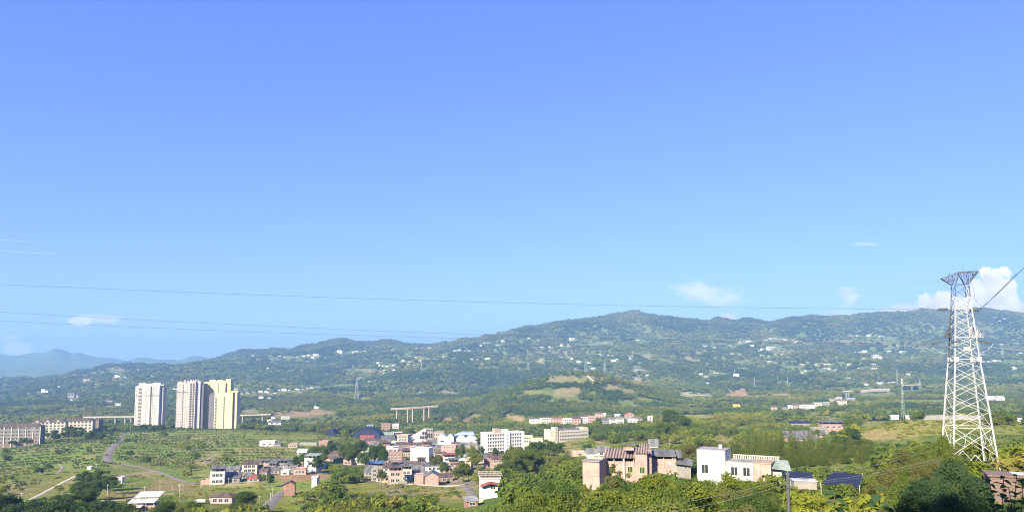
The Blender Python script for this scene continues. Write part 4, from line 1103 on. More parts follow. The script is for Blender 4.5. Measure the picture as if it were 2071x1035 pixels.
# left pale tower (271-325)
r, s = tower_root('apartment_tower', 'pale cream apartment tower standing alone left of the other towers', 298, 864, TD)
cx = 298
wing(r, s, cx, 271, 301, 0, 16, 82, 'cream_tower')
wing(r, s, cx, 305, 320, -1.5, 17, 84, 'cream_tower')
wing(r, s, cx, 301, 305, 5, 15, 80, 'pink_tower', 'core')
wing(r, s, cx, 320, 325, 4, 16, 80, 'pink_tower', 'core')
for (a, b, h0, h1) in ((276, 290, 82, 88), (290, 304, 82, 87), (305, 320, 84, 89)):
    m = MB(); m.box((a - cx) * s, (b - cx) * s, 2, 12, h0 * s, h1 * s); m.build('roof_block', M['cream_tower'], r)
m = MB(); m.box((320 - cx) * s, (325.5 - cx) * s, 3, 8, 83 * s, 85.5 * s); m.build('roof_arm', M['white'], r)
for x in (272, 275.2, 286, 289.5, 292.5, 296):
    m = MB(); m.box((x - cx) * s - .35, (x - cx) * s + .35, -.5, 0, -20, 80 * s); m.build('pilaster', M['white'], r)
for x in (309.5, 313.5):
    m = MB(); m.box((x - cx) * s - .3, (x - cx) * s + .3, -2.0, -1.5, -20, 82 * s); m.build('pilaster', M['white'], r)
column(r, s, cx, 280.8, 0, 5, 80, FL, balcony_mesh(5.8, 2.4, 'cream_tower'), 'balcony')
column(r, s, cx, 307, -1.5, 3, 82, FL, window_mesh(1.5, 1.5), 'window')
column(r, s, cx, 311.5, -1.5, 3, 82, FL, window_mesh(.9, 1.2), 'window')
column(r, s, cx, 273.6, 0, 5, 80, FL, window_mesh(.7, 1.1), 'window')
column(r, s, cx, 294.2, 0, 5, 80, FL, window_mesh(.8, 1.2), 'window')
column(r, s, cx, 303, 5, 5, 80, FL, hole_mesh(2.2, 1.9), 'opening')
for (a, b, y) in ((271, 301, -.25), (305, 320, -1.75)):
    m = MB(); m.box((a - cx) * s, (b - cx) * s, y, y + .25, 62.5 * s, 64 * s); m.build('refuge_band', M['opening'], r)
PROT.append((268, 770, 328, 856, TD))

# middle pinkish tower (355-405)
r, s = tower_root('apartment_tower', 'unfinished pinkish concrete apartment tower with rows of dark openings', 380, 868, TD)
cx = 380
wing(r, s, cx, 355, 378, 0, 16, 92, 'pink_tower')
wing(r, s, cx, 378, 393, -1.2, 16, 96, 'pink_tower')
wing(r, s, cx, 393, 400.5, 3, 17, 96, 'cream_tower')
wing(r, s, cx, 400.5, 406, 6, 15, 90, 'grey_dark', 'core')
for i, (a, h) in enumerate(((357, 95), (361, 96), (365, 94.5), (369, 98), (374, 97), (381, 99), (386, 98.5), (391, 99), (396, 98))):
    m = MB(); m.box((a - cx) * s - 1.2, (a - cx) * s + 1.2, 3, 8, (91 if a < 378 else 95.5) * s, h * s); m.build('roof_post', M['pink_tower'], r)
for x in (355.6, 364.3, 375.5):
    m = MB(); m.box((x - cx) * s - .4, (x - cx) * s + .4, -.5, 0, -20, 91 * s); m.build('pilaster', M['cream_tower'], r)
m = MB(); m.box((392.4 - cx) * s - .5, (392.4 - cx) * s + .5, -1.8, -1.2, -20, 95 * s); m.build('pilaster', M['cream_tower'], r)
column(r, s, cx, 360, 0, 4, 90, FL, window_mesh(.9, 1.1), 'window')
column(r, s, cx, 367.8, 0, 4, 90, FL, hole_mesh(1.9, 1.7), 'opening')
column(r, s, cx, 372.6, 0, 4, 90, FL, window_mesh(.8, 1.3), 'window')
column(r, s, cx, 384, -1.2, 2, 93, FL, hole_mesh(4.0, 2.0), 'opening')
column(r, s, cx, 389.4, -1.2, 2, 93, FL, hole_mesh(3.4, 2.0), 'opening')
column(r, s, cx, 397, 3, 2, 93, FL, window_mesh(1.0, 1.6), 'window')
m = MB(); m.box((345 - cx) * s, (355 - cx) * s, 4, 7, 79.5 * s, 81 * s); m.build('crane_platform', M['white'], r)
m = MB(); m.box((355 - cx) * s, (378 - cx) * s, -.3, 0, 74 * s, 75.3 * s); m.build('refuge_band', M['opening'], r)
PROT.append((343, 765, 405, 862, TD))

# yellow towers (406-477)
r, s = tower_root('apartment_tower', 'taller bright yellow apartment tower at the back of the pair', 436, 870, TD + 24)
cx = 436
wing(r, s, cx, 406.5, 421, 0, 16, 96, 'yellow_tower')
wing(r, s, cx, 421, 452, 1.5, 17, 98, 'yellow_tower')
wing(r, s, cx, 452, 457, 5, 15, 94, 'grey_dark', 'core')  # recessed strip, its shade put into the dark grey
wing(r, s, cx, 457, 463, 0, 15, 99, 'yellow_tower')
for (a, b, h0, h1) in ((419, 431, 98, 100.5), (435, 446, 98, 100), (452, 462, 94, 102)):
    m = MB(); m.box((a - cx) * s, (b - cx) * s, 3, 12, h0 * s, h1 * s); m.build('roof_block', M['yellow_tower'], r)
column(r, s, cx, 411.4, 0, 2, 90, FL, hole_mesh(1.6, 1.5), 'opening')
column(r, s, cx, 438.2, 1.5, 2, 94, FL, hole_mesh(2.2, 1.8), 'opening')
column(r, s, cx, 420.3, -.0, 60, 92, 10, window_mesh(.9, 1.1), 'window')
for x in (407, 409, 416):
    m = MB(); m.box((x - cx) * s - .25, (x - cx) * s + .25, -.35, 0, -20, 95 * s); m.build('pilaster', M['yellow_tower'], r)
m = MB(); m.box((406.5 - cx) * s, (421 - cx) * s, -.2, 0, 73.2 * s, 73.8 * s); m.build('refuge_band', M['grey'], r)
PROT.append((405, 765, 464, 864, TD + 24))
r, s = tower_root('apartment_tower', 'shorter bright yellow apartment tower in front of the pair with a dark shaft', 450, 870, TD)
cx = 450
m = MB()
m.prism([((420 - cx) * s, -25), ((431.5 - cx) * s, -25), ((431.5 - cx) * s, 70.5 * s), ((429.5 - cx) * s, 74 * s), ((423 - cx) * s, 74 * s), ((420 - cx) * s, 69.5 * s)], 'y', 2, 14)
m.build('dark_shaft', M['grey_dark'], r)  # plain dark grey slab at the left of the front block
for k in range(26):
    m = MB(); m.box((421 - cx) * s, (425 - cx) * s, 1.8, 2, (2 + k * 2.6) * s, (2.5 + k * 2.6) * s); m.build('shaft_strip', M['grey'], r)
wing(r, s, cx, 431.5, 446.5, 1.0, 16, 75.5, 'yellow_tower')
wing(r, s, cx, 446.5, 468, 0, 16, 75, 'yellow_tower')
wing(r, s, cx, 468, 473.5, 4, 15, 73, 'grey_dark', 'core')  # right-edge strip painted dark in place of shade
wing(r, s, cx, 473.5, 477, 0, 16, 76, 'yellow_tower')
m = MB(); m.box((463 - cx) * s, (477 - cx) * s, 4, 13, 75.9 * s, 78 * s); m.build('roof_block', M['yellow_tower'], r)
column(r, s, cx, 451.5, 0, 2, 69, 22, hole_mesh(2.3, 1.9), 'opening')
column(r, s, cx, 434.5, 1.0, 2, 66, 22, balcony_mesh(3.4, 2.3, 'cream_tower'), 'balcony')
column(r, s, cx, 438.6, 1.0, 2, 66, 22, window_mesh(.8, 1.2), 'window')
for x in (447.2, 440.5, 454.5):
    m = MB(); m.box((x - cx) * s - .25, (x - cx) * s + .25, -.3 + (1.0 if x < 446 else 0), 0 + (1.0 if x < 446 else 0), -20, 73 * s); m.build('pilaster', M['cream_tower'], r)
m = MB(); m.box((441 - cx) * s, (468 - cx) * s, -.2, 0, 49.4 * s, 50 * s); m.build('refuge_band', M['grey'], r)
PROT.append((419, 788, 479, 864, TD))

# ------------------------------------------------------------------ old apartment blocks at the left edge
def flats(label, cx, py, d, W, D, Hh, yaw, wall, rmat, floors, bays, side_wall=None, ribs=0, gables=(), hip=True, base=10):
    p = P(cx, py, d); r = empty('apartment_block', p, R(yaw)); tag(r, label, 'apartment block', 'older apartment blocks at the left edge')
    m = MB(); m.box(-W / 2, W / 2, 0, D, -base, Hh); m.build('wall', M[wall], r)
    fh = Hh / floors
    if side_wall:
        m = MB(); m.box(W / 2 - .01, W / 2 + .12, .2, D - .2, -base, Hh * .62); m.build('brick_flank', M[side_wall], r)
        m = MB(); m.box(W / 2 - .01, W / 2 + .10, .2, D - .2, Hh * .62, Hh); m.build('cream_flank', M['tan'], r)
    if bays: put_windows(r, bays, floors, None, None, fh, W=W, D=D, ww=W / bays * .55, wh=fh * .55, margin=.03)
    for i in range(ribs):
        x = -W / 2 + W * i / (ribs - 1)
        m = MB(); m.box(x - .35, x + .35, -.7, -.002, -base, Hh - .1); m.build('rib', M['white'], r)
    for k in range(1, floors):
        m = MB(); m.box(-W / 2 + .4, W / 2 - .4, -.28, -.0, k * fh - .15, k * fh + .12); m.build('floor_band', M['band'], r)
    if hip: add_roof(r, 'hip', rmat, W, D, Hh, .45, 1.0)
    else: add_roof(r, 'gable', rmat, W, D, Hh, .4, .8, wall=wall)
    for gx in gables:
        m = MB(); m.prism([(gx - 3, Hh - .3), (gx + 3, Hh - .3), (gx, Hh + 2.6)], 'y', -.6, D * .45); m.build('dormer', M[wall], r)
        m = MB()
        m.prism([(gx - 3.5, Hh - .5), (gx, Hh + 2.6), (gx + 3.5, Hh - .5), (gx + 3.5, Hh - .2), (gx, Hh + 2.95), (gx - 3.5, Hh - .2)], 'y', -1.0, D * .45 + .02); m.build('dormer_roof', M['white'], r)
    for gx in (-W * .3, -W * .1, W * .2):
        m = MB(); m.box(gx - .8, gx + .8, D * .5, D * .5 + 1.6, Hh + .5, Hh + 3.4); m.build('chimney', M['white'], r)
    c = Vector((p.x, p.y)) + Vector((-math.sin(R(yaw)), math.cos(R(yaw)))) * D / 2
    FOOT.append((c.x, c.y, max(W, D) * .6))
    return r

flats('five storey apartment block with white ribs and brown roof at the left edge', 22, 897, 960, 66, 16, 21.5, 12, 'beige_brick', 'roof_brown', 5, 14, ribs=9)
PROT.append((0, 850, 72, 886, 960))
flats('cream apartment block with gabled dormers behind dark round trees', 98, 880, 1130, 44, 14, 20, 14, 'cream', 'roof_brown', 5, 8, 'beige_brick', gables=(-16, -2, 12))
PROT.append((72, 848, 132, 868, 1130))
flats('cream and brick red apartment block right of the gabled one', 158, 880, 1200, 40, 16, 23, 14, 'cream', 'roof_brown', 5, 7, 'beige_brick')
PROT.append((135, 845, 180, 872, 1200))
flats('plain brick flanked apartment block end rightmost of the old flats', 190, 878, 1240, 14, 14, 24, 3, 'beige_brick', 'roof_brown', 5, 0)
PROT.append((180, 845, 204, 872, 1240))

# ------------------------------------------------------------------ white dormitory
d = hit(1000, 922); p = P(984, 919, d); s = d / F
yw = R(27)
r = empty('dormitory', p, yw); tag(r, 'long bright white six storey dormitory with rows of square windows', 'dormitory')
LW = 66 * s / math.cos(yw) * 1.15; Hd = 40 * s; DD = 14
m = MB(); m.box(0, LW, 0, DD, -8, Hd); m.build('wall', M['white_tile'], r)
m = MB(); m.box(LW * .47, LW * .60, -1.6, 0, -8, Hd + 1.2); m.build('stair_bay', M['white_tile'], r)
m = MB(); m.box(LW * .45, LW * .62, 4, DD - 2, Hd + .3, Hd + 3.6); m.build('roof_block', M['white_tile'], r)
m = MB(); m.box(LW * .28, LW * .42, 6, DD - 2, Hd + .3, Hd + 4.6); m.build('roof_block', M['tan'], r)
m = MB(); m.box(-.2, LW + .2, -.2, DD + .2, Hd, Hd + .3); m.build('roof', M['roof_flat'], r)
for (a, b, c0, c1) in ((-.2, LW * .47 - .01, -.2, 0), (LW * .6 + .01, LW + .2, -.2, 0), (-.2, LW + .2, DD, DD + .2), (-.2, 0, .01, DD - .01), (LW, LW + .2, .01, DD - .01)):
    m = MB(); m.box(a, b, c0, c1, Hd + .3, Hd + 1.2); m.build('parapet', M['white_tile'], r)
fh = Hd / 6
wm_ = window_mesh(1.5, 1.9, bars=1)
hood = MB(); hood.add([(-.95, 0, .35), (.95, 0, .35), (.95, -.7, 0), (-.95, -.7, 0), (-.95, 0, .45), (.95, 0, .45), (.95, -.7, .1), (-.95, -.7, .1)], [(0, 1, 2, 3), (7, 6, 5, 4), (3, 2, 6, 7), (0, 3, 7, 4), (2, 1, 5, 6)])
hm = hood.mesh('window_hood', M['band'])
for k in range(6):
    for i in range(14):
        x = LW * (.045 + .065 * i)
        if .46 < x / LW < .61: continue
        wo = inst('window', wm_, r, (x, -.002, k * fh + fh * .28))
        inst('window_hood', hm, wo, (0, 0, 2.05))
    inst('window', window_mesh(1.2, 1.2), r, (LW * .535, -1.602, k * fh + fh * .3))
    inst('window', window_mesh(1.0, 1.3), r, (-.002, DD * .45, k * fh + fh * .3), -math.pi / 2)
PROT.append((962, 866, 1052, 902, d)); FOOT.append((p.x + 16, p.y + 12, 24))

# cream wing right of the dormitory
house(1062, 895, 30, 12, 10, 6, 'cream', 'flat', 'roof_flat', 2, 5, 'cream two storey block just right of the white dormitory', 'school_wing', 'school building', d=830)
house(1085, 897, 26, 9, 9, 4, 'cream', 'flat', 'roof_flat', 1, 0, 'low cream link building below the long school', 'school_wing', 'school building', d=870)

# ------------------------------------------------------------------ long cream school with the tower
d = hit(1140, 893); p = P(1131, 892, d); s = d / F; yw = R(30)
r = empty('school', p, yw); tag(r, 'long cream school with a stair tower and two rows of dark windows', 'school building')
LW = 62 * s / math.cos(yw); Hd = 21 * s; DD = 13
m = MB(); m.box(0, LW, 0, DD, -8, Hd); m.build('wall', M['cream'], r)
m = MB(); m.box(-18 * s, -.01, 1.0, DD + 2, -8, Hd + 2 * s); m.build('end_block', M['cream'], r)
m = MB(); m.box(-12 * s, -4 * s, -.5, 6, -8, Hd + 7.5 * s); m.build('stair_tower', M['cream'], r)
m = MB(); m.box(LW * .8, LW, .3, DD - .3, Hd + .01, Hd + 4 * s); m.build('roof_block', M['cream'], r)
m = MB(); m.box(.3, LW * .795, .8, DD - .3, Hd, Hd + .25); m.build('roof', M['roof_flat'], r)
fh = Hd / 3
for k in range(3):
    for i in range(18):
        if k == 1 and False: continue
        x = LW * (.05 + .052 * i)
        inst('window', window_mesh(1.5, 1.8 if k < 2 else 1.2, bars=1), r, (x, -.002, k * fh + fh * .22))
for k in range(4):
    inst('window', window_mesh(1.1, 1.6), r, (-8 * s, -.502, 2.0 + k * 3.6))
for k in range(3):
    inst('window', window_mesh(.9, 1.3), r, (-2.4 * s, .998, 2.5 + k * 3.8))
for i in range(6):
    m = MB(); x0 = LW * (.06 + i * .12); m.prism([(2, Hd + .3), (7, Hd + 2.1), (12, Hd + .3)], 'x', x0, x0 + LW * .10); m.build('skylight', M['roof_grey'], r)
PROT.append((1106, 862, 1193, 890, d)); FOOT.append((p.x + 16, p.y + 10, 26))

# ------------------------------------------------------------------ sloped white hall with a concrete frame wing
d = hit(860, 892); p = P(861, 889, d); s = d / F
r = empty('assembly_hall', p, R(4)); tag(r, 'white hall whose wall slopes up to a bare concrete frame wing', 'hall')
m = MB(); m.prism([(-34 * s, -6), (0, -6), (0, 20 * s), (-3 * s, 20 * s), (-34 * s, 2 * s)], 'y', 0, 12); m.build('wall', M['white'], r)
m = MB(); m.prism([(-35 * s, 2 * s), (-3 * s, 20.6 * s), (0, 20.6 * s), (0, 21.6 * s), (-3.4 * s, 21.6 * s), (-35 * s, 3 * s)], 'y', -.5, 12.5); m.build('roof', M['white_tile'], r)
m = MB(); m.box(.02, 14 * s, .6, 12, -6, 22 * s); m.build('frame_block', M['concrete'], r)
for i in range(3):
    for k in range(2):
        inst('opening', hole_mesh(4.4 * s, 6 * s), r, ((-10 + i * 4.9) * s, -.004, (2 + k * 8 - (0 if i else 0)) * s)) if not (k == 1 and i == 0) else None
for i in range(3):
    inst('opening', hole_mesh(3.4 * s, 3.0 * s), r, ((2.6 + i * 4.4) * s, .59, 17 * s)); inst('opening', hole_mesh(3.6 * s, 9 * s), r, ((2.6 + i * 4.4) * s, .59, 4 * s))
m = MB(); m.box(14.02 * s, 36 * s, 2, 12, -6, 15 * s); m.build('rear_wing', M['tan'], r)
m = MB(); m.box(13.8 * s, 36.5 * s, 1.5, 12.5, 15 * s, 16.4 * s); m.build('rear_roof', M['concrete'], r)
for i in range(5):
    for k in range(2):
        inst('window', window_mesh(1.6, 2.0), r, ((17 + i * 4.2) * s, 1.998, (2 + k * 6.5) * s))
PROT.append((826, 863, 898, 884, d)); FOOT.append((p.x, p.y + 6, 24))

# ------------------------------------------------------------------ hall with white arched gables
d = hit(930, 901); p = P(927, 899, d); s = d / F
r = empty('arched_hall', p, R(3)); tag(r, 'factory hall with four white arched gables and blue grey vaulted roofs', 'factory hall')
def arch(x0, x1, y0, y1, spr, rise, lab, ringmat):
    pts = [(x0, -6), (x1, -6), (x1, spr)]
    for i in range(1, 10):
        t_ = i / 10; x = x1 + (x0 - x1) * t_
        pts.append((x, spr + rise * math.sin(math.pi * t_) ** .8))
    pts.append((x0, spr))
    m = MB(); m.prism(pts, 'y', y0, y0 + .6); m.build('gable', M['white_tile'], r)
    top = [q for q in pts[2:]]
    inner = [(q[0], q[1] - .05) for q in top]
    ring = [(q[0], q[1] - .35) for q in top][::-1]
    m = MB(); m.prism(inner + ring, 'y', y0 + .62, y1); m.build('vault_roof', M[ringmat], r)
    m = MB(); m.box(x0, x0 + .4, y0 + .62, y1, -6, spr - .36); m.box(x1 - .4, x1, y0 + .62, y1, -6, spr - .36); m.build('side_wall', M['white'], r)
L4 = [(-41, -22, 0), (-21.5, -13, 0), (-3, 18, 1.5), (18.5, 40, 1.5)]
arch(-41 * s, -23 * s, 0, 26, 15 * s, 4.5 * s, '', 'roof_steel')
arch(-22.7 * s, -9 * s, 0, 26, 15 * s, 4.5 * s, '', 'roof_steel')
arch(-3.6 * s, 15 * s, 0.8, 34, 13 * s, 5 * s, '', 'roof_steel')
arch(15.3 * s, 36 * s, 0.8, 34, 13 * s, 5 * s, '', 'roof_steel')
m = MB(); m.box(-8.9 * s, -3.7 * s, 3, 24, -6, 17 * s); m.build('glazed_link', M['glass'], r)
m = MB(); m.prism([(-9 * s, 17 * s), (34 * s, 17.5 * s), (30 * s, 22.5 * s), (8 * s, 22.5 * s)], 'y', 14, 32); m.build('rear_roof', M['roof_steel'], r)
m = MB(); m.box(22 * s, 29 * s, .7, .8, 0, 7 * s); m.build('gate_opening', M['opening'], r)
m = MB(); m.box(22 * s, 29 * s, .66, .7, 4.5 * s, 7 * s); m.build('gate_canopy', M['roof_red'], r)
m = MB(); m.box(-36 * s, -28 * s, -.1, 0, 6 * s, 8.5 * s); m.build('gate_opening', M['opening'], r)
m = MB(); m.box(33 * s, 38.5 * s, .5, .6, 8 * s, 10.5 * s); m.build('window', M['glass'], r)
PROT.append((884, 874, 968, 893, d)); FOOT.append((p.x, p.y + 14, 34))

# dark blue mound roofs behind the trees
def mound(px, py, wpx, hpx, D, label, d):
    p = P(px, py, d); s = d / F; W = wpx * s; Hh = hpx * s
    r = empty('vaulted_shed', p, 0); tag(r, label, 'shed roof')
    n = 16
    outer = [(-W / 2 + W * i / n, Hh * math.sin(math.pi * (i / n)) ** .75) for i in range(n + 1)]
    inner = [(q[0], q[1] - .3) for q in outer][::-1]
    m = MB(); m.prism((outer + inner)[::-1], 'y', 0, D); m.build('roof', M['net'], r)
    m = MB(); m.prism([(-W / 2 + .3, -8)] + [(q[0] * .985, max(0, q[1] - .5)) for q in outer] + [(W / 2 - .3, -8)], 'y', .6, .9); m.build('gable', M['net'], r)
    PROT.append((px - wpx / 2, py - hpx, px + wpx / 2, py - hpx * .25, d)); FOOT.append((p.x, p.y + D / 2, W * .5))
mound(740, 884, 62, 19, 30, 'big dark blue vaulted shed roof at the back left of town', hit(740, 888))
mound(668, 878, 20, 10, 24, 'smaller dark blue vaulted shed roof among trees by the orchard', hit(668, 882))

# ------------------------------------------------------------------ white house with red roof and frame canopy (970-1013, 962-1008)
d = 330.0; p = P(992, 1008, d); s = d / F
r = empty('house', p, R(4)); tag(r, 'white house with a dark red awning and a slatted rooftop frame below the town', 'house')
m = MB(); m.box(-17 * s, 14 * s, 0, 8, -4, 27 * s); m.build('front_wall', M['white_tile'], r)
m = MB(); m.box(-21 * s, 21 * s, 3.5, 12, -4, 36 * s); m.build('wall', M['white'], r)
c_ = MB(); c_.prism([(-20 * s, 24.5 * s), (0, 30.5 * s), (19 * s, 27 * s), (19 * s, 28.2 * s), (0, 32 * s), (-20 * s, 26 * s)], 'y', -2.2, 3.4); c_.build('awning', M['roof_red'], r)
inst('window', window_mesh(2.0, 1.6, bars=2), r, (5 * s, -.002, 19 * s))
m = MB(); m.box(-22 * s, 22 * s, 3, 12.5, 36.05 * s, 37.5 * s); m.build('terrace', M['white'], r)
m = MB(); m.box(-20 * s, 20 * s, 7, 7.3, 37.5 * s, 42 * s); m.build('back_wall', M['roof_brown'], r)
for x in (-21, 0, 20.5):
    m = MB(); m.bar((x * s, 3.4, 37.4 * s), (x * s, 3.4, 44 * s), .10); m.build('post', M['band'], r)
for i in range(18):
    x = (-23 + i * 46 / 17) * s
    m = MB(); m.bar((x, 2.2, 43.8 * s), (x, 10.5, 47 * s), .09); m.build('slat', M['band'], r)
for (y, z) in ((2.2, 43.8), (6.3, 45.4), (10.5, 47)):
    m = MB(); m.bar((-24 * s, y, z * s + .1), (24 * s, y, z * s + .1), .09); m.build('rail', M['band'], r)
m = MB(); m.box(-22 * s, -19 * s, -2, 0, -4, 3 * s); m.build('buttress', M['concrete'], r)
PROT.append((966, 958, 1016, 1004, d)); FOOT.append((p.x, p.y + 5, 7))
p2, d2 = spot(973, 1022, 315); s = d2 / F
r = empty('gate', p2, 0); tag(r, 'pale yellow gate pier beside a low wall under the red awning house', 'gate')
m = MB(); m.box(-4 * s, 4 * s, 0, 1.2, -3, 13 * s); m.build('pier', M['yellow_tower'], r)
m = MB(); m.box(4.1 * s, 20 * s, .3, .9, -3, 8 * s); m.build('wing_wall', M['concrete'], r)
PROT.append((967, 1006, 980, 1020, 315))

# ------------------------------------------------------------------ pink house group with the striped roof (1173-1398)
d = 262.0; p = P(1283, 972, d); s = d / F
r = empty('house', p, R(-4)); tag(r, 'large pink brick house with a brown and white striped sheet roof', 'house')
X_ = lambda px: (px - 1283) * s
m = MB(); m.box(X_(1223), X_(1284), 0, 9, -6, 38 * s); m.build('wall', M['salmon'], r)
m = MB(); m.box(X_(1284.2), X_(1308), -1.2, 8, -6, 56 * s); m.build('stair_block', M['salmon'], r)
m = MB(); m.box(X_(1308.02), X_(1318), 1.0, 8, -6, 60 * s); m.build('flank', M['pink'], r)
m = MB(); m.box(X_(1223), X_(1284), 4.5, 4.9, 38.1 * s, 46 * s); m.build('back_wall', M['opening'], r)
# striped roof: alternate brown and pale sheets, each a sheet of its own
def strip_roof(px0, px1, z0, z1, y0, y1, n, off):
    sb = None
    for i in range(n):
        a = X_(px0 + (px1 - px0) * i / n); b = X_(px0 + (px1 - px0) * (i + 1) / n)
        m = MB(); lift = .04 if i % 2 else 0
        m.add([(a, y0, z0 + lift), (b - .01, y0, z0 + lift), (b - .01 + off, y1, z1 + lift), (a + off, y1, z1 + lift), (a, y0, z0 - .1), (b - .01, y0, z0 - .1), (b - .01 + off, y1, z1 - .1), (a + off, y1, z1 - .1)],
              [(0, 1, 2, 3), (7, 6, 5, 4), (4, 5, 1, 0), (5, 6, 2, 1), (6, 7, 3, 2), (7, 4, 0, 3)])
        m.build('roof_sheet', M['roof_brown' if i % 2 else 'faded_roof'], r)
strip_roof(1221, 1283, 46 * s, 57.5 * s, -1.2, 10.5, 21, 1.6)
strip_roof(1284, 1312, 56.3 * s, 66 * s, -2.0, 9.5, 11, 1.6)
for px in (1224, 1243, 1262, 1282):
    m = MB(); m.box(X_(px) - .12, X_(px) + .12, -.3, -.05, 30 * s, 45.3 * s); m.build('post', M['band'], r)
m = MB(); m.box(X_(1262) - .25, X_(1262) + .25, -.9, -.35, -6, 46 * s); m.build('downpipe', M['white'], r)
gw = window_mesh(1.5, 1.9, 'gframe', 'glass', 2)
inst('window', gw, r, (X_(1275), -.002, 17 * s)); inst('window', gw, r, (X_(1298), -1.202, 17 * s))
inst('window', gw, r, (X_(1240), -.002, 17 * s))
m = MB(); m.box(X_(1224), X_(1283.5), -.12, -.003, 28 * s, 29 * s); m.build('floor_band', M['band'], r)
m = MB(); m.box(X_(1264), X_(1283), .3, 5, 60 * s, 64 * s); m.build('roof_room', M['salmon'], r)
m = MB(); m.box(X_(1262), X_(1294), 4.6, 9, 68.5 * s, 69.3 * s); m.build('roof_awning', M['roof_slate'], r)
PROT.append((1219, 900, 1320, 948, d)); FOOT.append((p.x - 3, p.y + 5, 13))
p3 = P(1197, 978, 255); s3 = 255 / F
r = empty('house', p3, R(-20)); tag(r, 'plain windowless pinkish block left of the striped roof house', 'house')
m = MB(); m.box(-17 * s3, 17 * s3, -1, 9, -6, 45 * s3); m.build('wall', M['salmon'], r)
m = MB(); m.box(-18 * s3, 17.6 * s3, -1.6, 9.5, 45 * s3, 46.5 * s3); m.build('roof', M['roof_flat'], r)
m = MB(); m.box(-17.02 * s3, 17.02 * s3, -1.06, 9, 16 * s3, 17 * s3); m.build('floor_band', M['grey'], r)
m = MB(); m.box(-16 * s3, 17 * s3, 4, 4.3, 46.5 * s3, 51 * s3); m.build('back_parapet', M['salmon'], r)
PROT.append((1173, 926, 1222, 962, 255)); FOOT.append((p3.x, p3.y + 4, 7))
p4 = P(1347, 965, 268); s4 = 268 / F
r = empty('house', p4, R(-6)); tag(r, 'salmon house with a grey sheet canopy right of the striped roof house', 'house')
m = MB(); m.box(-27 * s4, 21 * s4, 0, 9, -6, 36 * s4); m.build('wall', M['salmon'], r)
m = MB(); m.box(-27 * s4, 21 * s4, 4.5, 4.8, 36.01 * s4, 43 * s4); m.build('back_wall', M['opening'], r)
m = MB(); m.add([(-29 * s4, -1, 43 * s4), (20 * s4, -1, 42.5 * s4), (22 * s4, 8.5, 50 * s4), (-27 * s4, 8.5, 50.5 * s4), (-29 * s4, -1, 42 * s4), (20 * s4, -1, 41.5 * s4), (22 * s4, 8.5, 49 * s4), (-27 * s4, 8.5, 49.5 * s4)],
                [(0, 1, 2, 3), (7, 6, 5, 4), (4, 5, 1, 0), (5, 6, 2, 1), (6, 7, 3, 2), (7, 4, 0, 3)]); m.build('roof', M['roof_slate'], r)
for x in (-26, -4, 14, 18):
    m = MB(); m.box(x * s4 - .12, x * s4 + .12, -.25, -.02, 20 * s4, 42 * s4); m.build('post', M['band'], r)
inst('window', window_mesh(.6, .6, 'frame', 'white', 0), r, (8 * s4, -.002, 26 * s4))
m = MB(); m.add([(24 * s4, 1, 39 * s4), (33 * s4, 1, 39 * s4), (36 * s4, 9, 50 * s4), (24.5 * s4, 9, 50 * s4), (24 * s4, 1, 38 * s4), (33 * s4, 1, 38 * s4), (36 * s4, 9, 49 * s4), (24.5 * s4, 9, 49 * s4)],
                [(0, 1, 2, 3), (7, 6, 5, 4), (4, 5, 1, 0), (5, 6, 2, 1), (6, 7, 3, 2), (7, 4, 0, 3)]); m.build('side_roof', M['roof_slate'], r)
m = MB(); m.box(21.02 * s4, 34 * s4, 2, 8, -6, 38 * s4); m.build('side_room', M['opening'], r)
PROT.append((1318, 908, 1382, 938, 268)); FOOT.append((p4.x, p4.y + 5, 9))
p5 = P(1383, 950, 266); s5 = 266 / F
r = empty('shelter', p5, R(-10)); tag(r, 'low grey roofed shelter at the right end of the pink houses', 'shelter')
m = MB(); m.box(-14 * s5, 14 * s5, 1, 6, -6, 9 * s5); m.build('wall', M['grey'], r)
m = MB(); m.add([(-17 * s5, -.6, 13 * s5), (17 * s5, -.6, 10 * s5), (20 * s5, 6.5, 18 * s5), (-14 * s5, 6.5, 21 * s5), (-17 * s5, -.6, 12 * s5), (17 * s5, -.6, 9.2 * s5), (20 * s5, 6.5, 17 * s5), (-14 * s5, 6.5, 20 * s5)],
                [(0, 1, 2, 3), (7, 6, 5, 4), (4, 5, 1, 0), (5, 6, 2, 1), (6, 7, 3, 2), (7, 4, 0, 3)]); m.build('roof', M['roof_slate'], r)
inst('window', window_mesh(.9, .8), r, (4 * s5, .998, 2.5 * s5)); inst('window', window_mesh(.7, .8), r, (11 * s5, .998, 2.5 * s5))
PROT.append((1364, 925, 1400, 943, 266)); FOOT.append((p5.x, p5.y + 3, 6))

# ------------------------------------------------------------------ white house (1416-1585)
d = 205.0; p = P(1468, 980, d); s = d / F; yw = R(-28)
r = empty('house', p, yw); tag(r, 'plain white two level house with a square roof block above the trees', 'house')
cs = math.cos(yw)
W1 = 52 * s / .92; W2 = 60 * s
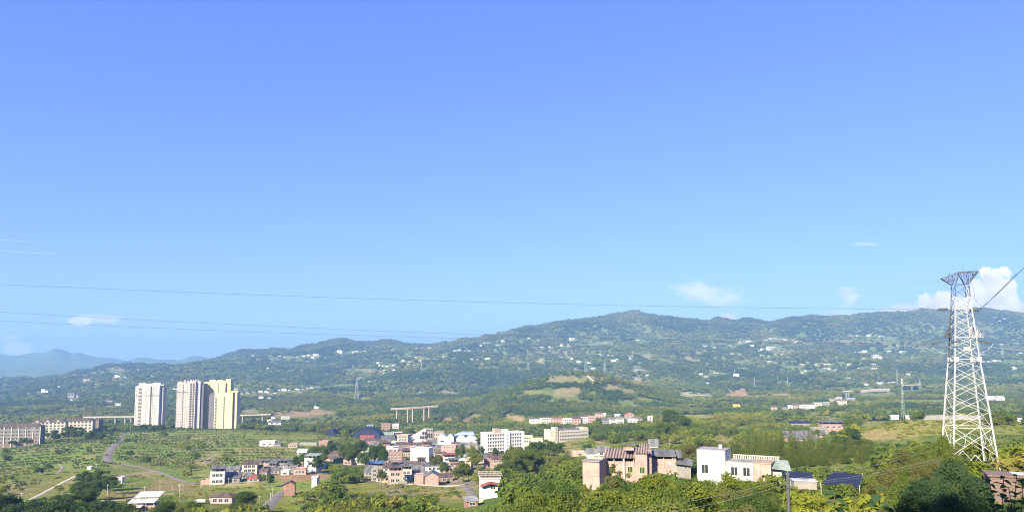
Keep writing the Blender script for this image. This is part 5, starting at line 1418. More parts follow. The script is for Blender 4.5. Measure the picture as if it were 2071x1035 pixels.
# x runs along the front; the nearest corner is at x = 0
m = MB(); m.box(-W1, 0, 0, 7.2, -6, 66 * s); m.build('tall_block', M['white'], r)
m = MB(); m.box(-W1 - .1, .1, -.1, 7.3, 66 * s, 66 * s + .22); m.build('roof', M['roof_flat'], r)
m = MB(); m.box(.02, 7.0, 1.2, 8.0, -6, 45 * s); m.build('low_block', M['white'], r)
m = MB(); m.box(.0, 7.1, 1.1, 8.1, 45 * s, 45 * s + .2); m.build('terrace', M['roof_flat'], r)
for i in range(20):
    m = MB(); m.box(.6 + i * .62, .6 + i * .62 + .34, 7.6, 7.8, 45 * s + .2, 45 * s + 1.15); m.build('baluster', M['band'], r)
m = MB(); m.box(.5, 13, 7.5, 7.9, 45 * s + 1.16, 45 * s + 1.36); m.build('rail', M['band'], r)
m = MB(); m.box(7.12, 11.8, .2, 8, -6, 46 * s); m.build('stained_block', M['salmon'], r)
m = MB(); m.box(7.11, 11.9, .0, 8.2, 46 * s, 47.6 * s); m.build('stained_roof', M['tan'], r)
m = MB(); m.box(11.92, 14.2, 2.0, 7.5, -6, 30 * s); m.build('end_room', M['cream'], r)
m = MB(); m.add([(11.95, .6, 38 * s), (16.8, .6, 36 * s), (15.0, 8, 48 * s), (11.95, 8, 49 * s), (11.95, .6, 37 * s), (16.8, .6, 35 * s), (15.0, 8, 47 * s), (11.95, 8, 48 * s)],
                [(0, 1, 2, 3), (7, 6, 5, 4), (4, 5, 1, 0), (5, 6, 2, 1), (6, 7, 3, 2), (7, 4, 0, 3)]); m.build('awning', M['roof_green'], r)
for x in (15.9, 16.4):
    m = MB(); m.bar((x, .8, -6), (x, .8, 36 * s), .07); m.build('post', M['frame'], r)
op = MB(); op.box(-.95, .95, -.12, 0, 2.2, 2.32, 0); op.box(-.95, -.85, -.12, 0, 0, 2.2, 0); op.box(.85, .95, -.12, 0, 0, 2.2, 0); op.box(-.05, .05, -.09, -.05, 0, 2.2, 0)
om = op.mesh('window', [M['frame']])
pane = MB().box(-.85, .85, -.05, .02, 0, 2.2).mesh('pane', [M['glass']])
for q in ((-W1 * .72, -.002, 21 * s), (2.1, 1.198, 19 * s), (5.3, 1.198, 19 * s)):
    inst('pane', pane, inst('window', om, r, q))
m = MB(); m.bar((.35, 1.1, -4), (.35, 1.1, 44 * s), .06, 6); m.build('downpipe', M['grey'], r)
m = MB(); m.bar((-2.2, 4.5, 66 * s + .2), (-2.2, 4.5, 66 * s + 1.3), .55, 12); m.build('water_tank', M['steel_far'], r)
m = MB(); m.box(-W1 + .1, -.1, -.03, -.001, 33 * s, 34 * s); m.build('floor_band', M['band'], r)
for x in (3.6, 6.6):
    m = MB(); m.box(x - .4, x + .4, .85, 1.19, 24 * s, 24 * s + .6); m.build('air_conditioner', M['frame'], r)
inst('window', window_mesh(.4, .6), r, (12.8, 1.998, 17 * s))
PROT.append((1415, 908, 1590, 952, d)); FOOT.append((p.x, p.y + 4, 9)); FOOT.append((p.x + 10, p.y - 2, 9))

# ------------------------------------------------------------------ dark blue shade nets on posts
def net(label, corners, d0, posts, thick=.08):
    p = P(corners[0][0], corners[0][1], d0)
    r = empty('shade_net', (p.x, p.y, p.z - 2.4)); tag(r, label, 'shade net', 'dark blue shade nets')
    pts = [P(a, b, dd) - r.location for (a, b, dd) in corners]
    n = 14; vs = []; fs = []
    rr = random.Random(len(label))
    for j in range(n + 1):
        for i in range(n + 1):
            u, v = i / n, j / n
            q = pts[0] * (1 - u) * (1 - v) + pts[1] * u * (1 - v) + pts[2] * u * v + pts[3] * (1 - u) * v
            sag = -.55 * (math.sin(math.pi * 3 * u) ** 2) * .5 - .25 * rr.random() * math.sin(math.pi * u) * math.sin(math.pi * v)
            vs.append(q + Vector((0, 0, sag)))
    k = (n + 1) ** 2
    vs += [q - Vector((0, 0, thick)) for q in vs]
    for j in range(n):
        for i in range(n):
            a = j * (n + 1) + i
            fs += [(a, a + 1, a + n + 2, a + n + 1), (k + a + n + 1, k + a + n + 2, k + a + 1, k + a)]
    m = MB(); m.add(vs, fs); m.build('net', M['net'], r, smooth=True)
    for q in pts:
        m = MB(); m.bar((q.x, q.y, q.z - 5), (q.x, q.y, q.z + .2), .06); m.build('post', M['frame'], r)
    FOOT.append((p.x + 4, p.y + 6, 7))
net('dark blue shade net right of the tall utility pole', [(1592, 966, 168), (1646, 968, 168), (1640, 953, 184), (1594, 951, 184)], 168, 4)
net('wider dark blue shade net sloping down among the trees', [(1660, 976, 160), (1738, 982, 160), (1744, 957, 182), (1690, 951, 182)], 160, 4)
PROT.append((1592, 950, 1648, 966, 168)); PROT.append((1666, 950, 1742, 974, 160))
pw, dw = spot(1626, 977, 160)
r = empty('shed', pw, R(-8)); tag(r, 'low white wall of a shed under the dark blue shade net', 'shed')
m = MB(); m.box(-2.0, 2.6, 0, 3, -1.2, .5); m.build('wall', M['concrete'], r)
m = MB(); m.box(-2.2, 2.8, -.2, 3.2, .5, .62); m.build('roof', M['roof_pale'], r)
PROT.append((1600, 966, 1648, 974, 160))

# stepped white shed roofs bottom left
d = hit(286, 1030) * .97; p = P(287, 1036, d); s = d / F
r = empty('shed', p, R(6)); tag(r, 'stepped open shed with pale metal roofs at the bottom left', 'shed')
m = MB(); m.box(-25 * s, 25 * s, 0, 9, -4, 14 * s); m.build('wall', M['pink'], r)
for (x0, x1, z0, z1, y0, y1) in ((-26, 25, 20, 24, -1.5, 4.5), (-22, 26, 27, 33, 4, 11), (-25, 4, 13, 16, -4, -1)):
    m = MB(); m.prism([(y0, z0 * s), (y1, z1 * s), (y1, z1 * s + .15), (y0, z0 * s + .15)], 'x', x0 * s, x1 * s); m.build('roof', M['roof_pale'], r)
for x in (-24, -8, 8, 23):
    m = MB(); m.bar((x * s, -.9, -3), (x * s, -.9, 19.5 * s), .12); m.build('post', M['band'], r)
    m = MB(); m.bar((x * s, 10.3, -3), (x * s, 10.3, 31.5 * s), .12); m.build('post', M['band'], r)
PROT.append((258, 1000, 314, 1030, d)); FOOT.append((p.x, p.y + 4, 9))

# red brick kiln wall by the asphalt road
d = hit(584, 1001); p = P(584, 1001, d); s = d / F
r = empty('brick_wall', p, R(10)); tag(r, 'crumbling red brick wall end beside the asphalt road', 'wall')
m = MB(); m.prism([(-10 * s, -4), (11 * s, -4), (11 * s, 20 * s), (2 * s, 25 * s), (-8 * s, 21 * s)], 'y', 0, 6); m.build('body', M['red_brick'], r)
m = MB(); m.prism([(-10.5 * s, 21.2 * s), (2 * s, 25.2 * s), (11.5 * s, 20.2 * s), (11.5 * s, 21.4 * s), (2 * s, 26.6 * s), (-10.5 * s, 22.4 * s)], 'y', -.4, 6.4); m.build('coping', M['roof_brown'], r)
PROT.append((572, 972, 598, 998, d)); FOOT.append((p.x, p.y + 3, 5))
# low grey fence wall and yellow sheet by the pale road
p, d = spot(813, 979); s = d / F
r = empty('yard_wall', p, R(4)); tag(r, 'low grey yard wall in front of the pink and white roadside house', 'wall')
m = MB(); m.box(-8 * s, 9 * s, 0, .3, -2, 6.5 * s); m.build('panel', M['grey'], r); m = MB(); m.box(9.05 * s, 10.2 * s, -.1, .4, -2, 7.5 * s); m.build('gate_post', M['grey_dark'], r)
p, d = spot(777, 979); s = d / F
r = empty('tarpaulin', p, 0); tag(r, 'yellow tarpaulin sheltering a stall beside the pale town road', 'tarpaulin')
m = MB(); m.add([(-7 * s, 0, 4 * s), (7 * s, 0, 5 * s), (7 * s, 3, 7 * s), (-4 * s, 3, 6 * s), (-7 * s, 0, 3.7 * s), (7 * s, 0, 4.7 * s), (7 * s, 3, 6.7 * s), (-4 * s, 3, 5.7 * s)], [(0, 1, 2, 3), (7, 6, 5, 4), (4, 5, 1, 0), (5, 6, 2, 1), (6, 7, 3, 2), (7, 4, 0, 3)]); m.build('sheet', M['yellow'], r)
for (x, y) in ((-6.5, .2), (6.5, .2), (6.5, 2.8), (-3.6, 2.8)):
    m = MB(); m.bar((x * s, y, -1), (x * s, y, (4 + y) * s), .06); m.build('pole', M['frame'], r)

# long white wall on the knoll behind the pylon
d = 900.0; p = P(1928, 846, d); s = d / F
r = empty('boundary_wall', p, R(-3)); tag(r, 'long pale boundary wall behind the grassy knoll', 'wall')
for i in range(9):
    m = MB(); m.box((-58 + i * 13) * s, (-58 + i * 13 + 12.7) * s, 0, .4, -6, (6 + (i * 7 % 3) * .8) * s); m.build('panel', M['concrete'], r)
PROT.append((1870, 836, 1990, 845, d))

# ------------------------------------------------------------------ viaducts
def viaduct(label, pts, piers, d, deck=1.7, width=9, rail=True, mat='concrete'):
    """pts: (px, py) of the deck's top edge, piers: (px, py foot)"""
    p0 = P(pts[0][0], pts[0][1], d)
    r = empty('viaduct', p0); tag(r, label, 'bridge', 'highway viaducts')
    s = d / F
    for (a, b) in zip(pts[:-1], pts[1:]):
        q0 = P(a[0], a[1], d + (a[2] if len(a) > 2 else 0)) - p0; q1 = P(b[0], b[1], d + (b[2] if len(b) > 2 else 0)) - p0
        m = MB()
        m.add([(q0.x, q0.y, q0.z - deck), (q1.x, q1.y, q1.z - deck), (q1.x, q1.y + width, q1.z - deck), (q0.x, q0.y + width, q0.z - deck), (q0.x, q0.y, q0.z), (q1.x, q1.y, q1.z), (q1.x, q1.y + width, q1.z), (q0.x, q0.y + width, q0.z)],
              [(0, 3, 2, 1), (4, 5, 6, 7), (0, 1, 5, 4), (1, 2, 6, 5), (2, 3, 7, 6), (3, 0, 4, 7)]); m.build('deck', M[mat], r)
        m = MB()
        m.add([(q0.x, q0.y - .3, q0.z - .5), (q1.x, q1.y - .3, q1.z - .5), (q1.x, q1.y - .05, q1.z - .5), (q0.x, q0.y - .05, q0.z - .5), (q0.x, q0.y - .3, q0.z + 1.1), (q1.x, q1.y - .3, q1.z + 1.1), (q1.x, q1.y - .05, q1.z + 1.1), (q0.x, q0.y - .05, q0.z + 1.1)],
              [(0, 3, 2, 1), (4, 5, 6, 7), (0, 1, 5, 4), (1, 2, 6, 5), (2, 3, 7, 6), (3, 0, 4, 7)]); m.build('railing', M['band'], r)
    xs = [q[0] for q in pts]
    for (px, py) in piers:
        top = float(np.interp(px, xs, [q[1] for q in pts]))
        dd = d + float(np.interp(px, xs, [(q[2] if len(q) > 2 else 0) for q in pts]))
        a = P(px, top, dd) - p0; b = P(px, py, dd) - p0
        m = MB(); m.box(a.x - 1.1, a.x + 1.1, a.y + 1.5, a.y + width - 1.5, b.z - 8, a.z - deck - 1.2); m.build('pier', M[mat], r)
        m = MB(); m.box(a.x - 1.5, a.x + 1.5, a.y + .3, a.y + width - .3, a.z - deck - 1.2, a.z - deck - .01); m.build('pier_cap', M[mat], r)
    PROT.append((min(xs), min(q[1] for q in pts) - 2, max(xs), max([q[1] for q in pts]) + 11, d))
viaduct('short concrete viaduct on tall piers crossing the wooded gully', [(790, 826, -10), (830, 824, 0), (886, 820, 25)], [(802, 838), (824, 846), (834, 847), (857, 846), (867, 836)], 1500, deck=2.6, mat='tan')
viaduct('long concrete viaduct behind the old apartment blocks', [(168, 843), (220, 842.5), (272, 842)], [(232, 858), (264, 860), (252, 856)], 1500)
viaduct('distant concrete viaduct right of the yellow towers', [(478, 839), (515, 838.5), (548, 837)], [(490, 846), (530, 843)], 1620)
viaduct('small grey overbridge above the valley hamlet', [(1704, 791), (1724, 790)], [(1712, 800), (1717, 800)], 2150)
viaduct('pale retaining bridge climbing to the right above the valley hamlet', [(1742, 789), (1775, 786), (1800, 786)], [(1796, 790)], 2250, deck=7)
viaduct('far pale highway bridge behind the phone mast', [(1825, 779), (1862, 777)], [(1845, 784)], 2600, deck=1.6)

# ------------------------------------------------------------------ lattice towers
UNIT = MB().bar((0, 0, 0), (0, 0, 1), math.sqrt(.5), 4).mesh('lattice_bar', [M['steel']])
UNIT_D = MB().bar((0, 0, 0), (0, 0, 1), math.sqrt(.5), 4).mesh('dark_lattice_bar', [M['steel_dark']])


def member(parent, name, p, q, th, me):
    p, q = Vector(p), Vector(q)
    o = bpy.data.objects.new(name, me); C.objects.link(o); o.parent = parent
    o.location = p
    o.rotation_mode = 'QUATERNION'
    o.rotation_quaternion = (q - p).to_track_quat('Z', 'Y')
    o.scale = (th, th, (q - p).length)
    return o


PD = 130.0
pb = P(1962, 965, PD)
pyl = empty('transmission_pylon', pb, R(-14.5))
tag(pyl, 'tall white lattice transmission pylon standing beside the brick wall at the right', 'pylon')
LV = [(0, 6.6), (4.2, 6.0), (8.6, 5.35), (11.3, 4.95), (13.8, 4.55), (16.3, 4.15), (18.7, 3.75), (20.2, 3.5), (22.4, 3.2), (24.0, 3.0), (26.0, 2.75), (27.6, 2.55), (29.0, 2.35), (31.0, 2.15), (33.0, 2.0)]
LV = [(z_, w_ * 1.08) for z_, w_ in LV]
corner = lambda k, z, w_: ((-1, 1, 1, -1)[k] * w_ / 2, (-1, -1, 1, 1)[k] * w_ / 2, z)
for k in range(4):
    for (z0, w0), (z1, w1) in zip(LV[:-1], LV[1:]):
        th = .20 if z0 < 18 else .15 if z0 < 29 else .10
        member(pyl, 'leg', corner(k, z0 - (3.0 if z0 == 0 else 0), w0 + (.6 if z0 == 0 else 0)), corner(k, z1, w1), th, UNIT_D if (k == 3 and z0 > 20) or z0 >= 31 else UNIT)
for k in range(4):
    k2 = (k + 1) % 4
    dark = k == 3  # left face takes the darker steel higher up
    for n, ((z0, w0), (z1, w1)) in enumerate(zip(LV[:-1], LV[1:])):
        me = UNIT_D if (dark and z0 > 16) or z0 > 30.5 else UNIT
        th = .062 if z0 < 18 else .055
        a0, b0, a1, b1 = corner(k, z0, w0), corner(k2, z0, w0), corner(k, z1, w1), corner(k2, z1, w1)
        if n == 0:
            mid = tuple((Vector(a1) + Vector(b1)) / 2)
            member(pyl, 'brace', a0, mid, .075, me); member(pyl, 'brace', b0, mid, .075, me)
            qa = (Vector(a0) + Vector(mid)) / 2; qb = (Vector(b0) + Vector(mid)) / 2
            la = (Vector(a0) + Vector(a1)) / 2; lb = (Vector(b0) + Vector(b1)) / 2
            for (u, v) in ((qa, la), (qb, lb), (qa, a1), (qb, b1)): member(pyl, 'redundant_brace', u, v, .045, me)
        elif n == 1:
            # tall K panel with secondary members, like a big X with sub bracing
            member(pyl, 'brace', a0, b1, .075, me); member(pyl, 'brace', b0, a1, .075, me)
            m1 = (Vector(a0) * .72 + Vector(b1) * .28); m2 = (Vector(b0) * .72 + Vector(a1) * .28)
            m3 = (Vector(b1) * .72 + Vector(a0) * .28); m4 = (Vector(a1) * .72 + Vector(b0) * .28)
            la = (Vector(a0) + Vector(a1)) / 2; lb = (Vector(b0) + Vector(b1)) / 2
            for (u, v) in ((m1, la), (m2, lb), (m3, lb), (m4, la), (m1, m4), (m2, m3)): member(pyl, 'redundant_brace', u, v, .045, me)
            member(pyl, 'horizontal', a1, b1, .075, me)
        else:
            member(pyl, 'brace', a0, b1, th, me); member(pyl, 'brace', b0, a1, th, me)
        if n in (6, 8, 11): member(pyl, 'horizontal', a1, b1, .11 if n == 6 else .075, me)
    # gusset plates where braces meet the legs
# lower crossarms: thin lattice cones out along local x on both sides
def arm(zb, zt, w0, L, side, drop, me, th=.11, name='crossarm'):
    tip = Vector((side * (w0 / 2 + L), 0, zb + drop))
    base = [Vector((side * w0 / 2, y * w0 / 2, z)) for z in (zb, zt) for y in (-1, 1)]
    for q in base: member(pyl, name + '_chord', q, tip, th, me)
    for f_ in (.33, .66):
        ring = [q.lerp(tip, f_) for q in base]
        for (i, j) in ((0, 1), (1, 3), (3, 2), (2, 0), (0, 3)): member(pyl, name + '_brace', ring[i], ring[j], th * .6, me)
    r1 = [q.lerp(tip, .33) for q in base]
    for (i, j) in ((0, 1), (1, 0), (2, 0), (3, 1)): member(pyl, name + '_brace', base[i], r1[j], th * .6, me)
    return pyl.matrix_basis @ tip
bpy.context.view_layer.update()
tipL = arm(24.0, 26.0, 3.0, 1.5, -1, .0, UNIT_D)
tipR = arm(24.0, 26.0, 3.0, 1.7, 1, .0, UNIT)
tip2 = arm(24.0, 26.0, 3.0, 0.9, 1, -.1, UNIT)
# top crossarm: an inverted wedge truss, darker steel
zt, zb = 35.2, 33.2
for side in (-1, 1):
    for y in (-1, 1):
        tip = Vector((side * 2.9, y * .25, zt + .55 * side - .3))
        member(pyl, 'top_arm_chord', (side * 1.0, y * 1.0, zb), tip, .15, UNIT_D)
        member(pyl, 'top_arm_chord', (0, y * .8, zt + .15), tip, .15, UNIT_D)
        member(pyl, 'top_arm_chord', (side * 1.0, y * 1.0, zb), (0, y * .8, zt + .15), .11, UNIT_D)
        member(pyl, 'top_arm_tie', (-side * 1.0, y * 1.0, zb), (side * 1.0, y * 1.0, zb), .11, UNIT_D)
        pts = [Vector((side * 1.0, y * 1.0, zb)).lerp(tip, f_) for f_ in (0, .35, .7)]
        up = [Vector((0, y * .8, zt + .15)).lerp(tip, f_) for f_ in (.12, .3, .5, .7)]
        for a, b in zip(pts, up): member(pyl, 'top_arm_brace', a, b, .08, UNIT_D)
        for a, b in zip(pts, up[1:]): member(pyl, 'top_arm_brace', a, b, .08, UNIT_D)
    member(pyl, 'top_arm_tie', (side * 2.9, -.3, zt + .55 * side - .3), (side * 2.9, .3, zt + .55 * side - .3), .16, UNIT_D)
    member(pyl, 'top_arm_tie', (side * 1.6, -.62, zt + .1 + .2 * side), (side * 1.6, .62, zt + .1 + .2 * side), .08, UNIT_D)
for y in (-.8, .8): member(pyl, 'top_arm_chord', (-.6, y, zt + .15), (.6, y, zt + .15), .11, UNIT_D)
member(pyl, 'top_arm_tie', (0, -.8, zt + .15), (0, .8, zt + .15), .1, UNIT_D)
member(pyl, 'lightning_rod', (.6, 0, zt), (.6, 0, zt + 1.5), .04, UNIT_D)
for z in (20.2,):
    for k in range(4):
        x, y, _ = corner(k, z, 3.5); m = MB(); m.box(x - .35, x + .35, y - .35, y + .35, z - .35, z + .35); m.build('gusset', M['steel'], pyl)
m = MB(); m.box(-.5, .5, -1.86, -1.80, 21.7, 22.3); m.build('number_plate', M['cream'], pyl)
for k in range(4):
    x, y, _ = corner(k, 0, 7.2); m = MB(); m.box(x - .5, x + .5, y - .5, y + .5, -6, -2.6); m.build('footing', M['concrete'], pyl)
FOOT.append((pb.x, pb.y, 3.0))


def insulator(p, q, n, r0, label):
    """a string of discs from the pylon p to the conductor q"""
    root = empty('insulator_string', p); tag(root, label, 'insulator', 'insulator strings on the pylon')
    ax = (Vector(q) - Vector(p))
    m = MB(); m.bar((0, 0, 0), ax, .03); m.build('rod', M['insul'], root)
    dirn = ax.normalized()
    disc = MB().bar(-dirn * .045, dirn * .045, r0, 10, 0, r0 * .7).mesh('disc', [M['insul']])
    for i in range(n):
        inst('disc', disc, root, tuple(ax * (.12 + .76 * i / (n - 1))))


def wire(label, a, b, sag, r0=.03, mat='wire', group='power lines', n=24, pts=None):
    a, b = Vector(a), Vector(b)
    if pts is None:
        pts = [a.lerp(b, i / n) - Vector((0, 0, sag * 4 * (i / n) * (1 - i / n))) for i in range(n + 1)]
    m = MB(); m.tube(pts, r0, 4)
    o = m.build('power_line', M[mat])
    return tag(o, label, 'power line', group)


# conductors and insulators, at the depths of the line: towards the left the line comes nearer
def ip(px, py, d): return P(px, py, d)
a1 = ip(1917, 624.5, 129.5); i1 = ip(1897, 625, 128.3)
insulator(a1, i1, 12, .20, 'dark insulator string on the upper left of the pylon')
wire('topmost dark conductor running from the upper insulator across the sky to the left', i1, ip(-160, 567, 104), .9, .022)
a2 = ip(1905, 690, 128.0); i2 = ip(1882, 695, 126.5)
insulator(a2, i2, 10, .17, 'dark insulator string on the lower left crossarm tip')
wire('middle dark conductor from the lower left crossarm to the left edge of the sky', i2, ip(-160, 621, 104), 1.1, .022)
a3 = ip(1928, 690, 131.5); i3 = ip(1952, 688, 130)
insulator(ip(1922, 692, 127.5), ip(1945, 690, 127.2), 10, .16, 'dark insulator string in front of the lower crossarm')
wire('lowest dark conductor sweeping from the lower crossarm to the left edge', ip(1905, 692, 131), ip(-160, 640, 112), 1.3, .022)
b1 = ip(1962, 625, 129.5); j1 = ip(1978, 626.5, 127)
insulator(b1, j1, 6, .30, 'widely spaced insulator discs on the upper right of the pylon')
wire('thick dark conductor climbing from the right insulator past the cloud out of the picture', j1, ip(2110, 500, 52), .3, .022)
b2 = ip(1972, 687, 128.5); j2 = ip(2009, 694, 124)
insulator(b2, j2, 10, .16, 'dark insulator string on the lower right crossarm tip')
wire('pale conductor leaving the lower right insulator for the right edge', j2, ip(2110, 702, 96), .3, .018, 'wire_pale')
wire('faint pale conductor just below the right insulator', ip(1962, 696, 132), ip(2120, 708, 110), .3, .016, 'wire_pale')
wire('dark conductor passing down behind the pylon to its left arm', ip(2056, 553, 62), ip(1950, 654, 128), .2, .02)
wire('thin earth wire from the left tip of the top crossarm', ip(1901, 571, 129), ip(1855, 568, 120), .1, .012, 'wire')
wire('faint earth wire high at the left edge of the sky', ip(-60, 501, 100), ip(112, 513, 103), .1, .009, 'wire_pale')
wire('faintest earth wire topmost at the left edge', ip(-60, 479, 100), ip(72, 488, 103), .1, .008, 'wire_pale')
wire('jumper loop bending over the top right of the pylon', None or (0, 0, 0), (0, 0, 0), 0, .02, 'wire', pts=[ip(x, y, 128.5) for (x, y) in ((1947, 588), (1950, 578), (1955, 573), (1961, 572), (1966, 575), (1969, 583), (1970, 594), (1972, 604), (1978, 613), (1984, 617), (1985, 625))])
wire('jumper loop hanging under the lower left crossarm', (0, 0, 0), (0, 0, 0), 0, .018, 'wire_pale', pts=[ip(x, y, 127.5) for (x, y) in ((1881, 696), (1888, 704), (1898, 711), (1908, 714), (1917, 714))])
wire('jumper loop hanging under the lower right crossarm', (0, 0, 0), (0, 0, 0), 0, .02, 'wire_pale', pts=[ip(x, y, 127.5) for (x, y) in ((2009, 694), (2004, 702), (1994, 709), (1984, 713), (1970, 713))])
wire('jumper running inside the top of the pylon', (0, 0, 0), (0, 0, 0), 0, .018, 'steel_far', pts=[ip(x, y, 129.5) for (x, y) in ((1928, 618), (1935, 611), (1939, 602), (1941, 592), (1946, 586))])
# far pair of pale lines crossing the slopes
wire('upper pale wire of the far pair crossing the wooded slopes', ip(1000, 672, 700), ip(1900, 692, 1500), 3, .06, 'wire_pale')
wire('lower pale wire of the far pair crossing the wooded slopes', ip(860, 680, 600), ip(1880, 699, 1500), 3, .06, 'wire_pale')


def far_pylon(px, py, hpx, wpx, label, d=None, kind=0, mat='steel_far', th=.22):
    d = d or hit(px, py) or 2500
    p = P(px, py, d); s = d / F; h = hpx * s; w_ = wpx * s
    r = empty('distant_pylon', p, R(20)); tag(r, label, 'pylon', 'distant lattice pylons')
    t0 = w_ * .12
    lv = [(i / 7) ** .85 for i in range(8)]
    L = MB(); Bm = MB()
    cz = lambda k, f_: Vector(((-1, 1, 1, -1)[k] * (w_ * (1 - f_) + t0 * f_) / 2, (-1, -1, 1, 1)[k] * (w_ * (1 - f_) + t0 * f_) / 2, h * f_))
    for k in range(4):
        b = cz(k, 0) - Vector((0, 0, 4)); L.bar(b, cz(k, 1), th, 4, 0, th * .7)
        for f0, f1 in zip(lv[:-1], lv[1:]):
            Bm.bar(cz(k, f0), cz((k + 1) % 4, f1), th * .5); Bm.bar(cz((k + 1) % 4, f0), cz(k, f1), th * .5)
    L.build('legs', M[mat], r); Bm.build('lattice', M[mat], r)
    if kind == 1:
        A = MB()
        for f_, l in ((.72, .9), (.84, 1.1), (.95, .8)):
            for sx in (-1, 1):
                A.bar((0, 0, h * f_), (sx * w_ * l, 0, h * f_ + .3), th * .7); A.bar((0, 0, h * (f_ + .05)), (sx * w_ * l, 0, h * f_ + .3), th * .5)
        A.build('crossarms', M[mat], r)
    if kind == 2:
        A = MB()
        A.bar((-w_ * .5, 0, h * .86), (w_ * .5, 0, h * .86), th); A.bar((-w_ * .5, 0, h * .86), (-w_ * .5, 0, h), th); A.bar((w_ * .5, 0, h * .86), (w_ * .5, 0, h), th); A.bar((-w_ * .9, 0, h), (w_ * .9, 0, h), th)
        A.build('crossarms', M[mat], r)
    PROT.append((px - wpx * .6, py - hpx, px + wpx * .6, py - 1, d))
    return r

far_pylon(721, 808, 41, 9, 'slender grey lattice tower on the wooded hill above the viaduct', kind=0, th=.35)
far_pylon(1184, 752, 26, 5, 'distant pylon on the brown topped knoll', kind=2, th=.35)
far_pylon(1223, 752, 20, 5, 'distant pylon right of the knoll pylon', d=2900, kind=2, th=.35)
far_pylon(1068, 747, 16, 4, 'faint distant pylon left of the knoll', kind=1, th=.4)
far_pylon(852, 747, 16, 3, 'faint distant pylon above the hillside village', kind=1, th=.4)
far_pylon(1526, 780, 18, 3, 'grey mast on the hill left of three small masts', kind=0, th=.35)
far_pylon(1573, 774, 14, 2.5, 'small grey mast in the middle of the far slope', kind=0, th=.35)
far_pylon(1593, 774, 12, 2.5, 'smallest grey mast of the far slope beside white houses', kind=0, th=.35)
far_pylon(1486, 757, 10, 2, 'tiny mast behind the farmhouses above the highway', kind=1, th=.4)
far_pylon(2028, 722, 18, 5, 'faint distant pylon on the slope right of the big pylon', kind=1, th=.4)
far_pylon(1815, 776, 30, 2.5, 'thin far mast just left of the phone mast', kind=1, th=.3)
far_pylon(1861, 784, 18, 3.5, 'small distant pylon left of the big white pylon', kind=0, th=.3)
r = far_pylon(1827, 844, 78, 6, 'grey phone mast with antenna panels on the grassy knoll', d=hit(1827, 847), kind=0, th=.13)
hh = 78 * hit(1827, 847) / F
for (f_, n) in ((.97, 3), (.90, 3), (.62, 2)):
    for k in range(n):
        x = (-1.3 + 2.6 * k / (n - 1)); m = MB(); m.box(x - .22, x + .22, -.9, -.6, hh * f_ - 1.2, hh * f_ + 1.0); m.build('antenna', M['sign'], r)
    m = MB(); m.bar((-1.7, -.55, hh * f_), (1.7, -.55, hh * f_), .09); m.build('platform_rail', M['steel_far'], r)

# ------------------------------------------------------------------ utility poles
pm1 = MB().bar((0, 0, -2), (0, 0, 1), .012, 8, 0, .008).mesh('shaft', [M['pole']])
pm2 = MB().box(-.09, .09, -.006, .006, .90, .925).mesh('crossarm', [M['pole']])
POLES = [(264, 875, 13), (108, 890, 12), (95, 893, 12), (56, 896, 12), (137, 884, 10), (170, 883, 11), (196, 868, 8), (163, 943, 7), (195, 950, 12), (321, 947, 12), (43, 1019, 23), (36, 1018, 7), (217, 1003, 24), (233, 1007, 16), (292, 1000, 16), (323, 996, 22), (348, 993, 14), (362, 1016, 38), (370, 992, 11), (407, 986, 14), (423, 984, 22), (406, 986, 14), (462, 981, 15), (430, 950, 21), (487, 917, 16), (538, 973, 18), (525, 973, 15), (551, 1004, 17), (547, 1014, 17), (524, 1016, 14), (575, 1000, 18), (591, 997, 12), (672, 1014, 14), (724, 905, 16), (608, 871, 13), (712, 928, 9),
         (1253, 883, 12), (1210, 880, 9), (1354, 905, 18), (1229, 835, 8), (1219, 834, 8), (1290, 840, 8), (1852, 844, 15), (1856, 844, 15), (1799, 845, 13), (1837, 845, 10), (1881, 835, 10), (1597, 813, 12), (1590, 883, 18), (1662, 873, 17), (1668, 868, 13), (1689, 848, 8), (1500, 823, 10), (1518, 822, 10), (1650, 820, 8), (2048, 860, 12), (1993, 836, 9)]
rngp = random.Random(4)
for (px, py, hpx) in POLES:
    d = hit(px, py) or 900
    p = P(px, py, d); hm_ = hpx * d / F
    o = empty('utility_pole', p, R(rngp.uniform(-40, 40)))
    zone = 'by the orchard lane' if px < 330 and py < 960 else 'in the valley fields' if px < 600 and py > 960 else 'above the left houses' if px < 730 else 'near the terrace below the knoll' if px < 1400 else 'by the phone mast knoll' if px > 1780 else 'around the valley hamlet'
    tag(o, 'slim pale concrete utility pole ' + zone, 'utility pole', 'utility poles ' + zone)
    k = max(hm_, 3) / 1.0
    a = inst('shaft', pm1, o); a.scale = (max(10, k), max(10, k), k)
    b = inst('crossarm', pm2, o); b.scale = (max(8, k * .9), max(10, k), k)
# the near grey pole
p = P(1593, 955, 62)
o = empty('utility_pole', p); tag(o, 'tall dark round pole rising in front of the dark blue nets', 'utility pole')
m = MB(); m.bar((0, 0, -14), (0, 0, -.15), .15, 12, 0, .14); m.build('shaft', M['pole_dark'], o)
m = MB(); m.bar((0, 0, -.15), (0, 0, 0), .19, 12); m.build('cap', M['pole_dark'], o)
m = MB(); m.bar((-.5, -.2, -1.2), (.5, -.2, -1.2), .03); m.build('bracket', M['pole_dark'], o)
